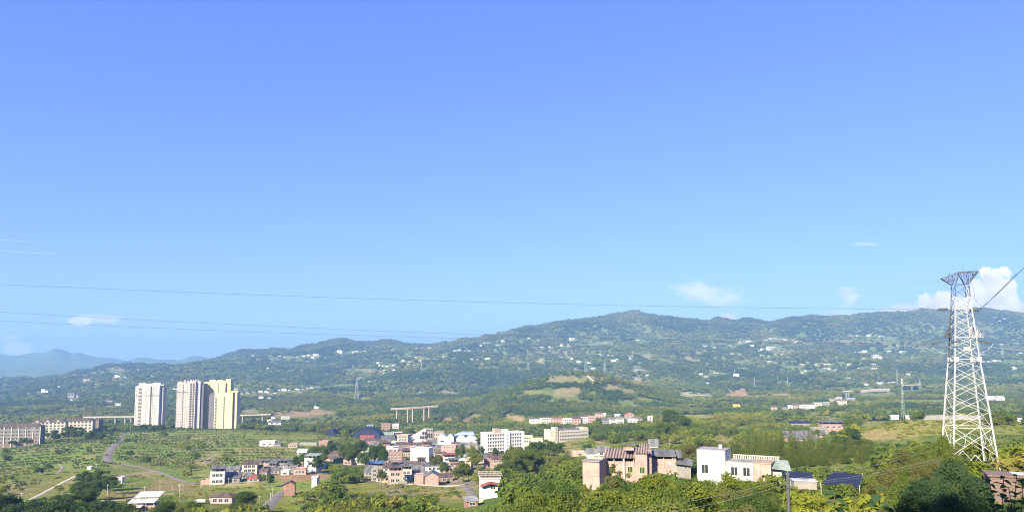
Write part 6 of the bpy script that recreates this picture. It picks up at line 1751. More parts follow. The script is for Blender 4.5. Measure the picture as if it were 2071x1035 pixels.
# low wires crossing the foreground woods
wire('upper low cable running over the foreground trees to the pole', ip(1180, 1042, 58), ip(1592, 968, 61.8), .35, .009, 'wire_grey', 'low cables over the trees')
wire('lower low cable running over the foreground trees to the pole', ip(1240, 1050, 58), ip(1592, 978, 61.8), .35, .009, 'wire_grey', 'low cables over the trees')
wire('upper low cable rising from the pole towards the pylon', ip(1594, 968, 61.8), ip(1905, 905, 70), .3, .009, 'wire_grey', 'low cables over the trees')
wire('lower low cable rising from the pole towards the pylon', ip(1594, 979, 61.8), ip(1905, 925, 70), .3, .009, 'wire_grey', 'low cables over the trees')
wire('second lower low cable close under the others beside the pole', ip(1594, 981, 61.8), ip(1905, 930, 70), .35, .007, 'wire_grey', 'low cables over the trees')
wire('thin cable behind the brick wall at the right', ip(1990, 935, 100), ip(2090, 948, 90), .2, .015, 'wire_grey', 'low cables over the trees')

# ------------------------------------------------------------------ brick wall of the house below the pylon
d = 92.0; p = P(2006, 1039, d); s = d / F
r = empty('brick_house', p, R(-24)); tag(r, 'weathered pinkish brick house end with a flat roof below the pylon', 'house')
m = MB(); m.box(0, 10, 0, 4, -8, 74 * s); wl = m.build('wall', M['mud_brick'], r)
rows_ = 26; bw = .62; bh = 74 * s / rows_
bm_ = MB().box(0, bw - .05, -.04, 0, 0, bh - .045).mesh('brick', [M['mud_brick']])
bm2 = MB().box(0, bw - .05, -.055, 0, 0, bh - .045).mesh('brick', [M['beige_brick']])
for k in range(8, rows_):
    for i in range(9):
        x = i * bw + (bw / 2 if k % 2 else 0)
        inst('brick', bm2 if rngp.random() < .3 else bm_, wl, (x + .05, -.001, k * bh), 0)
m = MB(); m.box(-.25, 10.3, -.25, 4.3, 74 * s, 74 * s + .2); m.build('roof', M['mud_brick'], r)
m = MB(); m.box(2.5, 6, 1, 3, 74 * s + .21, 74 * s + .32); m.build('roof_patch', M['roof_pale'], r)
PROT.append((1990, 950, 2071, 978, d)); FOOT.append((p.x + 4, p.y + 4, 6))

# a small white truck parked by the bungalow
d = hit(404, 1018); p = P(404, 1018, d)
r = empty('truck', p, R(12)); tag(r, 'small white truck parked beside the pink bungalow in the valley fields', 'truck')
m = MB(); m.box(-1.0, 2.7, -.9, .9, .95, 2.3); m.build('cargo_box', M['white_tile'], r)
m = MB(); m.prism([(-2.7, .7), (-1.1, .7), (-1.1, 2.2), (-2.1, 2.2), (-2.7, 1.45)], 'y', -.88, .88); cb = m.build('cab', M['white'], r)
m = MB(); m.box(-2.0, -1.3, -.90, -.881, 1.45, 2.0); m.build('side_window', M['glass'], cb)
m = MB(); m.box(-2.7, 2.6, -.5, .5, .6, .94); m.build('chassis', M['opening'], r)
for x in (-1.9, 1.7):
    for y in (-.85, .85):
        m = MB(); m.bar((x, y - .12, .38), (x, y + .12, .38), .38, 12); m.build('wheel', M['opening'], r)
PROT.append((394, 1006, 416, 1018, d)); FOOT.append((p.x, p.y, 3))

# ------------------------------------------------------------------ trees
def leaf_cards(n, clumps, leaf, seed, spread=.9, up=.35, aspect=.55):
    """many leaf sprays spread through clumps: clumps = [(centre, radius)]; returns verts, quads"""
    g = np.random.default_rng(seed)
    cen = np.array([c for c, _ in clumps]); rad_ = np.array([r_ for _, r_ in clumps])
    wts = rad_ ** 2; k = g.choice(len(clumps), n, p=wts / wts.sum())
    dirs = g.normal(size=(n, 3)); dirs /= np.linalg.norm(dirs, axis=1)[:, None]
    rr = rad_[k] * (g.random(n) ** .45) * spread
    pos = cen[k] + dirs * rr[:, None] * np.array([1, 1, .75])
    nrm = dirs * 1.0 + g.normal(size=(n, 3)) * .55 + np.array([0, 0, up])
    nrm /= np.linalg.norm(nrm, axis=1)[:, None]
    t0 = g.normal(size=(n, 3)); t0 -= nrm * (t0 * nrm).sum(1)[:, None]; t0 /= np.linalg.norm(t0, axis=1)[:, None]
    b0 = np.cross(nrm, t0)
    L = leaf * (.6 + .8 * g.random(n))[:, None]
    v = np.stack([pos - t0 * L, pos - b0 * L * aspect + nrm * L * .12, pos + t0 * L, pos + b0 * L * aspect + nrm * L * .12], 1).reshape(-1, 3)
    return v


def crown_clumps(seed, r=3.6, h=6.0, zc=5.2, n=14, size=.42):
    g = random.Random(seed); cl = [((0, 0, zc), r * .62)]
    for i in range(n):
        th = g.uniform(0, 6.283); ph = g.uniform(-.55, 1.0)
        q = math.sqrt(max(0, 1 - ph * ph)) * g.uniform(.55, .85)
        cl.append(((math.cos(th) * q * r, math.sin(th) * q * r, zc + ph * h * .40), r * g.uniform(size * .75, size * 1.25)))
    return cl


def crown_mesh(name, mat, v):
    n = len(v) // 4
    return np_mesh(name, v, np.arange(4 * n), [4] * n, mat)


def trunk_mb(h=6.0, r=.22, seed=0, limbs=5, zb=2.0):
    g = random.Random(seed); m = MB()
    pts = [Vector((0, 0, -1.5)), Vector((g.uniform(-.15, .15), g.uniform(-.15, .15), h * .35)), Vector((g.uniform(-.3, .3), g.uniform(-.3, .3), h * .8))]
    m.bar(pts[0], pts[1], r, 6, 0, r * .75); m.bar(pts[1], pts[2], r * .75, 6, 0, r * .3)
    for i in range(limbs):
        z = g.uniform(zb, h * .65); th = i * 2.4 + g.random()
        q = pts[1].lerp(pts[2], max(0, (z - h * .35) / (h * .45)))
        m.bar((q.x, q.y, z), (math.cos(th) * h * .32, math.sin(th) * h * .32, z + h * .22), r * .45, 5, 0, r * .12)
    return m


KIND = {}


def add_kind(key, desc, mats, builds):
    KIND[key] = (desc, mats, builds)


bark = M['bark']
TR = [trunk_mb(6.5, .22, sd_).mesh('trunk', [bark]) for sd_ in range(3)]
BV = [leaf_cards(9500, crown_clumps(11 + i, 3.7 + .3 * (i % 2), 6.4, 5.4, 17 + i, .36), .155, 50 + i) for i in range(4)]
PV = leaf_cards(1700, [((random.Random(i).uniform(-1, 1) * (2.6 - .22 * i), random.Random(i + 40).uniform(-1, 1) * (2.6 - .22 * i), 3.0 + .62 * i), 1.15 - .05 * i) for i in range(10)] + [((math.cos(i * 2.1) * 2.6, math.sin(i * 2.1) * 2.6, 3.4 + .5 * i), .8) for i in range(7)], .24, 77, up=.8, aspect=.4)
CV = []
for i in range(3):
    g = random.Random(200 + i)
    cl = []
    for k in range(30):
        f_ = k / 29; th = k * 2.4; rr = (2.3 * (1 - f_) ** .7 + .15)
        cl.append(((math.cos(th) * rr * .5, math.sin(th) * rr * .5, 1.2 + 12.6 * f_), rr * g.uniform(.42, .62) + .1))
    CV.append(leaf_cards(3200, cl, .22, 90 + i, up=.9, aspect=.35))
YV = []
for i in range(2):
    g = random.Random(300 + i); cl = []
    for k in range(9):
        th = g.uniform(0, 6.28); lean = g.uniform(.4, 1.7); hh_ = g.uniform(6, 9)
        for f_ in (.35, .55, .75, .9, 1.0):
            cl.append(((math.cos(th) * lean * f_ ** 2, math.sin(th) * lean * f_ ** 2, hh_ * f_ - (.5 if f_ == 1 else 0)), .75 - .35 * f_))
    YV.append(leaf_cards(3200, cl, .19, 120 + i, up=.2, aspect=.3))
ROUND = [leaf_cards(8200, crown_clumps(31 + i, 4.0, 6.0, 5.0, 24, .30), .155, 150 + i) for i in range(2)]


def kinds(key, desc, mat, vs, trunks=TR):
    KIND[key] = (desc, [crown_mesh('crown', LEAF[mat], v) for v in vs], trunks)


OPEN = [leaf_cards(4800, crown_clumps(71 + i, 4.1, 8.6, 5.6, 13, .27), .16, 170 + i, spread=1.05) for i in range(3)]
TRO = [trunk_mb(8.6, .2, 20 + sd_, 9, 1.6).mesh('trunk', [bark]) for sd_ in range(3)]
kinds('feathery', 'loose feathery green tree with gaps', 'bright', OPEN, TRO)
kinds('sparse', 'sparse olive tree with bare limbs', 'olive', OPEN, TRO)
kinds('deep', 'dense dark green broadleaf tree', 'deep', BV)
kinds('green', 'mid green broadleaf tree', 'green', BV)
kinds('bright', 'bright green broadleaf tree', 'bright', BV)
kinds('yellow', 'yellow green feathery tree', 'yellow', YV + BV[:1])
kinds('olive', 'dull olive green tree', 'olive', BV)
kinds('bamboo', 'bright plume of arching bamboo', 'yellow', YV)
kinds('pine', 'thin layered pine', 'olive', [PV])
kinds('conifer', 'slender upright conifer', 'conifer', CV)
kinds('round', 'round dark crowned tree', 'deep', ROUND)
kinds('dark', 'dark bluish tree with painted shade', 'dark', ROUND)
KH = {'feathery': 9.4, 'sparse': 9.4, 'deep': 8.6, 'green': 8.6, 'bright': 8.6, 'yellow': 8.8, 'olive': 8.6, 'bamboo': 8.8, 'pine': 9.6, 'conifer': 14.0, 'round': 8.0, 'dark': 8.0}
KR = {'feathery': 4.0, 'sparse': 4.0, 'deep': 3.9, 'green': 3.9, 'bright': 3.9, 'yellow': 3.0, 'olive': 3.9, 'bamboo': 2.4, 'pine': 3.0, 'conifer': 1.9, 'round': 4.0, 'dark': 4.0}
WHERE = [(350, 'in the lower left corner'), (640, 'in the valley fields'), (770, 'on the wooded bank left of the old town'), (950, 'below the pale town road'), (1060, 'around the red awning house'),
         (1180, 'left of the plain pinkish block'), (1330, 'in front of the striped roof house'), (1420, 'between the pink and the white house'), (1600, 'in front of the plain white house'),
         (1750, 'around the dark blue nets'), (1900, 'left of the big pylon'), (9999, 'round the foot of the big pylon')]
rt = random.Random(21)
NTREE = [0]


def tree(kind, loc, sx, sz, where):
    desc, cms, tms = KIND[kind]
    o = empty('tree', loc, rt.uniform(0, 6.28))
    lab = desc + ' ' + where
    tag(o, lab, 'tree', lab.replace('tree', 'trees', 1))
    o.scale = (sx, sx, sz)
    inst('trunk', rt.choice(tms), o)
    inst('crown', rt.choice(cms), o)
    NTREE[0] += 1
    return o


def where_of(px):
    return next(wd for lim, wd in WHERE if px < lim)


# trees placed one by one: photo x, photo y of the top, width in photo px, kind, depth, label ending
MANUAL = [
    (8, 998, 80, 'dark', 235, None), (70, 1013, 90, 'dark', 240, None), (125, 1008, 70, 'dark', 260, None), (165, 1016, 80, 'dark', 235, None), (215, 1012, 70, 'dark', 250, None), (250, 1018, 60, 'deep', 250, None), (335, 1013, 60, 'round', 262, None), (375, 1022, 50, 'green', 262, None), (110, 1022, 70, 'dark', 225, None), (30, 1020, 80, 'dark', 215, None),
    (172, 952, 42, 'round', 0, 'in the clump beside the tiny white hut'), (198, 950, 46, 'round', 0, 'in the clump beside the tiny white hut'), (222, 962, 40, 'round', 0, 'in the clump beside the tiny white hut'), (165, 972, 44, 'round', 0, 'in the clump beside the tiny white hut'), (196, 970, 44, 'round', 0, 'in the clump beside the tiny white hut'), (150, 990, 44, 'deep', 0, 'in the clump beside the tiny white hut'), (182, 988, 46, 'round', 0, 'in the clump beside the tiny white hut'), (120, 998, 36, 'deep', 0, 'in the clump beside the tiny white hut'),
    (500, 990, 46, 'deep', 330, 'standing alone in the valley fields'), (480, 1015, 40, 'green', 320, None), (395, 1012, 40, 'green', 330, None), (478, 935, 20, 'deep', 0, 'above the left houses'), (545, 958, 26, 'green', 0, 'in front of the left houses'), (530, 957, 20, 'green', 0, 'in front of the left houses'),
    (936, 934, 36, 'bright', 505, 'beside the pale town road'), (926, 944, 26, 'green', 500, 'beside the pale town road'), (948, 945, 24, 'deep', 510, 'beside the pale town road'), (955, 900, 30, 'bright', 640, 'in front of the white dormitory'), (932, 896, 24, 'green', 660, 'left of the white dormitory'), (974, 900, 14, 'deep', 640, 'in front of the white dormitory'), (1001, 903, 14, 'deep', 640, 'in front of the white dormitory'), (966, 916, 34, 'bright', 600, 'in front of the white dormitory'), (880, 916, 30, 'olive', 600, 'in the middle of town'), (896, 930, 22, 'green', 560, 'in the middle of town'),
    (765, 893, 34, 'deep', 640, 'at the left edge of town'), (752, 900, 26, 'deep', 640, 'at the left edge of town'), (775, 905, 24, 'deep', 620, 'at the left edge of town'), (728, 885, 30, 'deep', 720, 'at the left edge of town'), (712, 905, 34, 'green', 640, 'at the left edge of town'), (700, 893, 34, 'green', 700, 'at the left edge of town'), (735, 910, 24, 'green', 600, 'at the left edge of town'), (772, 948, 18, 'olive', 470, 'at the left edge of town'), 
    (83, 866, 28, 'round', 0, 'before the old apartment blocks'), (110, 869, 30, 'round', 0, 'before the old apartment blocks'), (140, 861, 34, 'round', 0, 'before the old apartment blocks'), (158, 863, 32, 'round', 0, 'before the old apartment blocks'), (185, 870, 30, 'round', 0, 'before the old apartment blocks'), (205, 873, 24, 'deep', 0, 'before the old apartment blocks'), (12, 884, 18, 'green', 0, 'before the old apartment blocks'), (46, 883, 20, 'green', 0, 'before the old apartment blocks'), (62, 886, 16, 'olive', 0, 'before the old apartment blocks'), (26, 889, 14, 'deep', 0, 'before the old apartment blocks'), (290, 857, 16, 'deep', 0, 'at the foot of the tower blocks'), (325, 857, 20, 'round', 0, 'at the foot of the tower blocks'), (312, 860, 16, 'deep', 0, 'at the foot of the tower blocks'),
    (645, 897, 40, 'green', 700, 'on the bank above the left houses'), (620, 915, 34, 'deep', 640, 'on the bank above the left houses'), (650, 912, 36, 'green', 640, 'on the bank above the left houses'), (640, 925, 34, 'deep', 600, 'on the bank above the left houses'), (600, 922, 26, 'deep', 640, 'on the bank above the left houses'), (668, 892, 24, 'deep', 760, 'on the bank above the left houses'),
    (1085, 888, 30, 'deep', 560, 'in front of the long school'), (1110, 890, 34, 'deep', 560, 'in front of the long school'), (1130, 893, 30, 'deep', 540, 'in front of the long school'), (1040, 897, 44, 'bright', 470, 'hiding the foot of the dormitory'), (1060, 905, 50, 'green', 440, 'hiding the foot of the dormitory'), (1030, 915, 46, 'green', 430, 'hiding the foot of the dormitory'), (1020, 935, 50, 'deep', 400, 'hiding the foot of the dormitory'), (1085, 905, 40, 'green', 460, 'hiding the foot of the dormitory'),
    (1243, 930, 62, 'pine', 225, 'in front of the striped roof house'), (1214, 978, 16, 'bamboo', 175, 'below the plain pinkish block'), (1190, 968, 30, 'bamboo', 190, 'below the plain pinkish block'), (1170, 985, 44, 'bamboo', 175, 'below the plain pinkish block'), (1150, 990, 40, 'bamboo', 170, 'below the plain pinkish block'),
    (1720, 865, 50, 'deep', 470, 'left of the grassy knoll'), (1700, 880, 46, 'deep', 450, 'left of the grassy knoll'), (1740, 885, 46, 'green', 440, 'left of the grassy knoll'), (1690, 895, 40, 'green', 430, 'left of the grassy knoll'), (1722, 846, 34, 'green', 620, 'left of the grassy knoll'), (1355, 828, 44, 'round', 0, 'on the slope behind the pink houses'), (1380, 838, 36, 'deep', 0, 'on the slope behind the pink houses'), (1345, 850, 40, 'green', 0, 'on the slope behind the pink houses'),
    # shaded growth close to the pylon and the camera
    (1908, 884, 66, 'green', 86, 'before the left legs of the big pylon'), (1880, 918, 76, 'olive', 82, 'before the left legs of the big pylon'), (1852, 938, 80, 'green', 84, 'before the left legs of the big pylon'),
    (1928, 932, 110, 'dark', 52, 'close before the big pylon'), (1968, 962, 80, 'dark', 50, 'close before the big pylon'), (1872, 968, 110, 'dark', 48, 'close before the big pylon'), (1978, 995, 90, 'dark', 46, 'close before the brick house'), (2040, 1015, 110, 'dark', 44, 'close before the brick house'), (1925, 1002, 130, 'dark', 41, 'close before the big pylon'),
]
occupied = []
# open ground the photo shows clear of nearer trees
NBUILD = len(PROT)
PROT += [(1936, 860, 2016, 958, 122), (1960, 940, 2071, 968, 90)]
for (cx, cy, rx, ry, pc, st, tr, d0) in PT:
    if tr <= .12 and st >= .6: PROT.append((cx - rx * .85, cy - ry * .6, cx + rx * .85, cy + ry * .6, d0 * .995))
PROT += [(1742, 838, 1905, 884, 530), (1478, 862, 1768, 935, 452), (200, 962, 655, 1008, 400), (0, 925, 210, 1000, 445), (785, 972, 950, 984, 470), (1130, 884, 1250, 912, 560), (1588, 876, 1695, 890, 590),
         (0, 900, 640, 960, 560), (1905, 850, 2071, 885, 480), (905, 982, 955, 1004, 400), (1395, 875, 1480, 905, 480), (700, 985, 960, 992, 420)]
for (px, pt, wpx, kd, d, wh) in MANUAL:
    if not d:
        hpx = wpx * KH[kd] / (2 * KR[kd]) * .95
        d = hit(px, pt + hpx) or 1000
    top = P(px, pt, d); s = d / F
    zg = float(H(top.x, top.y)); h = max(2.0, top.z - zg)
    sx = wpx * s / (2 * KR[kd]); sz = h / KH[kd]
    # tall slope-side trees: let the trunk stand deeper rather than stretch the crown
    if sz > sx * 1.7: sz = sx * 1.7; zg = top.z - KH[kd] * sz
    tree(kd, (top.x, top.y, zg), sx, sz, wh or where_of(px))
    occupied.append((top.x, top.y, wpx * s * .4))

# the conifer row
cf = random.Random(5)
NB = len(PROT)
rowpts = []
for i in range(34):
    px = 1478 + 290 * (i / 33) + cf.uniform(-4, 4)
    pt = 868 + 6 * math.sin(i * .9) + cf.uniform(-9, 10) + (12 if i < 5 else 0) + max(0, (px - 1640)) * .22
    rowpts.append((px, pt, 425 + cf.uniform(-14, 14)))
for i in range(26):
    px = 1500 + 260 * (i / 25) + cf.uniform(-5, 5)
    rowpts.append((px, 900 + cf.uniform(-9, 9) + max(0, (px - 1640)) * .1, 385 + cf.uniform(-12, 12)))
for i in range(24):
    rowpts.append((1512 + 250 * (i / 23) + cf.uniform(-6, 6), 916 + cf.uniform(-9, 9), 350 + cf.uniform(-10, 10)))
for (px, pt, d) in rowpts:
    top = P(px, pt, d); zg = float(H(top.x, top.y)); h = max(6.0, top.z - zg)
    sx = cf.uniform(.85, 1.25)
    if h > 17: zg = top.z - 17; h = 17
    tree('conifer', (top.x, top.y, zg), sx, h / KH['conifer'], 'in the upright grove behind the plain white house')
    occupied.append((top.x, top.y, 1.6))
for (px, pt, kd) in ((1425, 890, 'olive'), (1440, 893, 'conifer'), (1408, 888, 'conifer'), (1455, 895, 'olive'), (1392, 893, 'olive')):
    top = P(px, pt, 330); zg = float(H(top.x, top.y)); h = top.z - zg
    tree(kd, (top.x, top.y, zg), h / KH[kd] * .9, h / KH[kd], 'just behind the plain white house')
# three unseen trees added behind the camera so their shadow darkens the near growth
for (x, y, h, sx) in ((-11.5, -4.5, 24, 1.75), (-5, -10, 25, 1.8), (3, -15, 25, 1.7)):
    zg = -1.7 + 26 * (1 - math.exp(-math.hypot(x, y) / 80.0)) - 1
    tree('round', (x, y, zg), sx, h / KH['round'], 'added unseen behind the viewpoint to cast shade')


def in_prot(px, pt, half, d, prot=None):
    bad = np.zeros(len(px), bool)
    for (x0, y0, x1, y1, dp) in (PROT if prot is None else prot):
        bad |= (d < dp * 1.004) & (px + half > x0) & (px - half < x1) & (pt < y1)
    return bad


def in_foot(x, y, r):
    bad = np.zeros(len(x), bool)
    for (fx, fy, fr_) in FOOT + occupied:
        bad |= (x - fx) ** 2 + (y - fy) ** 2 < (fr_ + r * .55) ** 2
    return bad


RIB = []
for o in list(C.objects):
    if o.name.split('.')[0] in ('road', 'path'):
        co = np.array([v.co[:] for v in o.data.vertices])
        for q in co[2::10]: RIB.append((q[0], q[1], 5.5))
FOOT += RIB


def thin(x, y, r, gap):
    """keep trees a gap apart (grid hash)"""
    cell = {}
    keep = np.zeros(len(x), bool)
    for i in range(len(x)):
        g_ = gap * r[i]; ci, cj = int(x[i] // 6), int(y[i] // 6)
        ok = True
        for a in (-1, 0, 1):
            for b in (-1, 0, 1):
                for j in cell.get((ci + a, cj + b), ()):
                    if (x[j] - x[i]) ** 2 + (y[j] - y[i]) ** 2 < (g_ + gap * r[j]) ** 2 / 4: ok = False; break
                if not ok: break
            if not ok: break
        if ok: keep[i] = True; cell.setdefault((ci, cj), []).append(i)
    return keep


def sample(d0, d1, dens, seed, amax=.74, scale=(.75, 1.35), R0=3.9, H0=8.6, clearpow=1.0):
    g = np.random.default_rng(seed)
    n = int(amax * (d1 * d1 - d0 * d0) * dens)
    d = np.sqrt(g.random(n) * (d1 * d1 - d0 * d0) + d0 * d0); a = g.uniform(-amax, amax, n)
    x = a * d; z = H(x, d); sc = g.uniform(*scale, n)
    _c, tr = cover(x, d, z)
    px, py = unpix(x, d, z); _p, pt = unpix(x, d, z + H0 * sc)
    half = R0 * sc * F / d
    ok = (g.random(n) < tr ** clearpow) & (pt < 1060)
    x, d, z, sc, px, py, pt, half = (q[ok] for q in (x, d, z, sc, px, py, pt, half))
    ok = ~in_prot(px, pt, half * .8, d) & ~in_foot(x, d, R0 * sc)
    return [q[ok] for q in (x, d, z, sc, px, pt)]


# nearest woods: one object per tree for the trees that show largest
x, y, z, sc, px, pt = sample(62, 430, 1 / 17.0, 3, amax=.72, scale=(.5, 1.35))
k = thin(x, y, 3.9 * sc, 1.05)
x, y, z, sc, px, pt = (q[k] for q in (x, y, z, sc, px, pt))
order = np.argsort(-(sc / y))
LEFT = max(0, 296 - NTREE[0])
near_i, rest_i = order[:LEFT], order[LEFT:]
nk = fbm(x, y, 34, 3, 41)


def pick_kind(px_, v, r_):
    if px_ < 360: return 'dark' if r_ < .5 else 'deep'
    if 1690 < px_ < 1860 and r_ < .5: return 'yellow'
    if px_ > 1900: return 'green' if r_ < .5 else 'deep' if r_ < .7 else 'olive'
    if r_ > .78: return 'feathery' if v > .42 else 'sparse'
    r_ /= .78
    if v < .37: return 'deep' if r_ < .6 else 'green'
    if v < .46: return 'green' if r_ < .6 else 'olive' if r_ < .75 else 'bright'
    if v < .55: return 'bright' if r_ < .6 else 'green'
    return 'yellow' if r_ < .3 else 'bright'


for i in near_i:
    kd = pick_kind(px[i], nk[i], rt.random())
    wx_, hz_ = sc[i] * rt.uniform(.9, 1.2), sc[i] * 8.6 / KH[kd] * rt.uniform(.75, 1.4)
    for _k in range(5):
        q = unpix(x[i], y[i], z[i] + KH[kd] * hz_)[1]
        if not in_prot(px[i:i + 1], np.array([q]), np.array([KR[kd] * wx_ * F / y[i]]), y[i:i + 1])[0]: break
        hz_ *= .84; wx_ *= .95
    tree(kd, (x[i], y[i], z[i] - .3), wx_, hz_, where_of(px[i]))


def lod_tree(n, leaf, mat, seed, r=3.9, h=6.4, zc=4.6, clumps=9):
    v = leaf_cards(n, crown_clumps(seed, r, h, zc, clumps, .45), leaf, seed + 500, up=.5)
    t_ = trunk_mb(5.5, .2, seed, 0)
    tv = np.array([tuple(q) for q in t_.v]); nl = len(v) // 4
    loops = np.concatenate([np.arange(4 * nl)] + [np.array(f_) + 4 * nl for f_ in t_.f])
    tot = [4] * nl + [len(f_) for f_ in t_.f]
    return np_mesh('tree', np.concatenate([v, tv]), loops, tot, [LEAF[mat], bark], mi=[0] * nl + [1] * len(t_.f))


def woodland(name, label, protos, x, y, z, sx, sz, pid, tint, seed=0):
    """one mass of trees: points carrying a tree each through geometry nodes"""
    g = np.random.default_rng(seed)
    n = len(x)
    me = bpy.data.meshes.new(name); me.vertices.add(n)
    me.vertices.foreach_set('co', np.stack([x, y, z], 1).astype(np.float32).ravel())
    def fl(nm, typ, v):
        a_ = me.attributes.new(nm, typ, 'POINT')
        a_.data.foreach_set('vector' if typ == 'FLOAT_VECTOR' else 'value', np.asarray(v, np.float32 if typ != 'INT' else np.int32).ravel())
    fl('size', 'FLOAT_VECTOR', np.stack([sx, sx, sz], 1))
    fl('turn', 'FLOAT_VECTOR', np.stack([np.zeros(n), np.zeros(n), g.random(n) * 6.28], 1))
    fl('pid', 'INT', pid); fl('tint', 'FLOAT', tint)
    o = inst(name, me)
    tag(o, label, kind='stuff')
    ng = bpy.data.node_groups.new(name, 'GeometryNodeTree')
    ng.interface.new_socket('Geometry', in_out='INPUT', socket_type='NodeSocketGeometry')
    ng.interface.new_socket('Geometry', in_out='OUTPUT', socket_type='NodeSocketGeometry')
    gi = ng.nodes.new('NodeGroupInput'); go = ng.nodes.new('NodeGroupOutput'); jn = ng.nodes.new('GeometryNodeJoinGeometry')
    def attr(nm, typ):
        q = ng.nodes.new('GeometryNodeInputNamedAttribute'); q.data_type = typ; q.inputs[0].default_value = nm; return q.outputs[0]
    for i, ob in enumerate(protos):
        oi = ng.nodes.new('GeometryNodeObjectInfo'); oi.transform_space = 'ORIGINAL'; oi.inputs['Object'].default_value = ob; oi.inputs['As Instance'].default_value = True
        cmp_ = ng.nodes.new('FunctionNodeCompare'); cmp_.data_type = 'INT'; cmp_.operation = 'EQUAL'
        ints = [s_ for s_ in cmp_.inputs if s_.type == 'INT']
        ng.links.new(attr('pid', 'INT'), ints[0]); ints[1].default_value = i
        ip_ = ng.nodes.new('GeometryNodeInstanceOnPoints')
        ng.links.new(gi.outputs[0], ip_.inputs['Points']); ng.links.new(cmp_.outputs[0], ip_.inputs['Selection'])
        ng.links.new(oi.outputs['Geometry'], ip_.inputs['Instance'])
        rot = ng.nodes.new('FunctionNodeEulerToRotation'); ng.links.new(attr('turn', 'FLOAT_VECTOR'), rot.inputs[0])
        ng.links.new(rot.outputs[0], ip_.inputs['Rotation']); ng.links.new(attr('size', 'FLOAT_VECTOR'), ip_.inputs['Scale'])
        ng.links.new(ip_.outputs[0], jn.inputs[0])
    ng.links.new(jn.outputs[0], go.inputs[0])
    md = o.modifiers.new('trees', 'NODES'); md.node_group = ng
    return o


def proto(me, x_, y_, s_, label):
    """a real tree of the wood whose mesh the mass repeats"""
    o = inst('tree', me, None, (x_, y_, float(H(x_, y_))), rt.uniform(0, 6), (s_, s_, s_))
    return tag(o, label, 'tree', label.replace('tree', 'trees', 1))


MATS = ['deep', 'deep', 'green', 'green', 'olive', 'bright', 'bright', 'conifer']


def pid_of(x, y, seed, g, yel=.5):
    v = fbm(x, y, 130, 4, seed) + g.normal(0, .05, len(x))
    r_ = g.random(len(x))
    p_ = np.where(v < .44, np.where(r_ < .5, 0, 1), np.where(v < .54, np.where(r_ < .45, 2, np.where(r_ < .8, 3, 1)), np.where(r_ < .35, 5, np.where(r_ < .6, 3, np.where(r_ < .8, 4, 6)))))
    return np.where((r_ > .93), 7, p_)


# rest of the near woods + the valley woods up to 1 km
px_, py_ = P(800, 842, 1600), 0
lodA = [proto(lod_tree(420, .62, m_, 600 + i), *q, 1.0, 'mid sized tree on the wooded slope ' + wd) for i, (m_, q, wd) in enumerate(zip(MATS, [(60, 600), (95, 640), (130, 700), (160, 820), (205, 760), (240, 900), (215, 700), (250, 620)], ['right of the dormitory', 'beyond the dormitory trees', 'below the long school', 'beside the school', 'behind the fallow terraces', 'above the fallow terraces', 'behind the low slate roofs', 'behind the striped roof house']))]
g = np.random.default_rng(90)
xa, ya, za, sa, pxa, pta = sample(430, 1000, 1 / 26.0, 4, scale=(.6, 1.2))
ka = thin(xa, ya, 3.9 * sa, .78)
xa, ya, za, sa = (q[ka] for q in (xa, ya, za, sa))
xa = np.concatenate([x[rest_i], xa]); ya = np.concatenate([y[rest_i], ya]); za = np.concatenate([z[rest_i], za]); sa = np.concatenate([sc[rest_i], sa])
woodland('woodland', 'mixed green woodland filling the valley around the town', lodA, xa, ya, za - .3, sa * g.uniform(.9, 1.2, len(xa)), sa * g.uniform(.8, 1.15, len(xa)), pid_of(xa, ya, 51, g), np.clip(fbm(xa, ya, 60, 3, 52) * 1.8 - .65 + g.normal(0, .12, len(xa)), 0, 1), 1)

lodB = [proto(lod_tree(130, 1.15, m_, 640 + i), *q, 1.0, 'small looking tree on the far wooded hillside ' + wd) for i, (m_, q, wd) in enumerate(zip(MATS, [(150, 2000), (210, 2050), (-40, 1800), (-120, 1900), (330, 1900), (420, 2100), (180, 1850), (500, 1700)], ['under the brown topped knoll', 'on the knoll flank', 'behind the viaduct', 'left of the viaduct', 'right of the knoll', 'below the highway', 'above the terrace of houses', 'before the valley hamlet']))]
xb, yb, zb_, sb_, _, _ = sample(1000, 2600, 1 / 50.0, 5, scale=(.65, 1.5), R0=4.2)
woodland('woodland', 'wooded hillsides beyond the town up to the brown topped knoll', lodB, xb, yb, zb_ - .4, sb_ * g.uniform(.95, 1.35, len(xb)), sb_ * g.uniform(.8, 1.2, len(xb)), pid_of(xb, yb, 53, g), np.clip(fbm(xb, yb, 110, 3, 54) * 1.8 - .55 + g.normal(0, .12, len(xb)), 0, 1), 2)

lodC = [proto(lod_tree(46, 2.1, m_, 680 + i, clumps=6), *q, 1.6, 'tiny looking tree on the high slopes ' + wd) for i, (m_, q, wd) in enumerate(zip(MATS, [(-900, 3500), (-500, 3800), (0, 3600), (500, 3900), (900, 3500), (1400, 3800), (1900, 3600), (300, 4200)], ['behind the yellow towers', 'above the hillside village', 'behind the knoll', 'under the main peak', 'right of the main peak', 'below the string of houses', 'left of the big pylon', 'on the shoulder of the main peak']))]
xc, yc, zc_, sc_, _, _ = sample(2600, 5750, 1 / 175.0, 6, scale=(1.1, 2.2), R0=4.2)
woodland('woodland', 'forest covering the high slopes and the skyline ridge', lodC, xc, yc, zc_ - 1.5, sc_ * g.uniform(1.0, 1.5, len(xc)), sc_ * g.uniform(.7, 1.05, len(xc)), pid_of(xc, yc, 55, g), np.clip(fbm(xc, yc, 260, 4, 56) * 1.9 - .6 + g.normal(0, .1, len(xc)), 0, .8), 3)

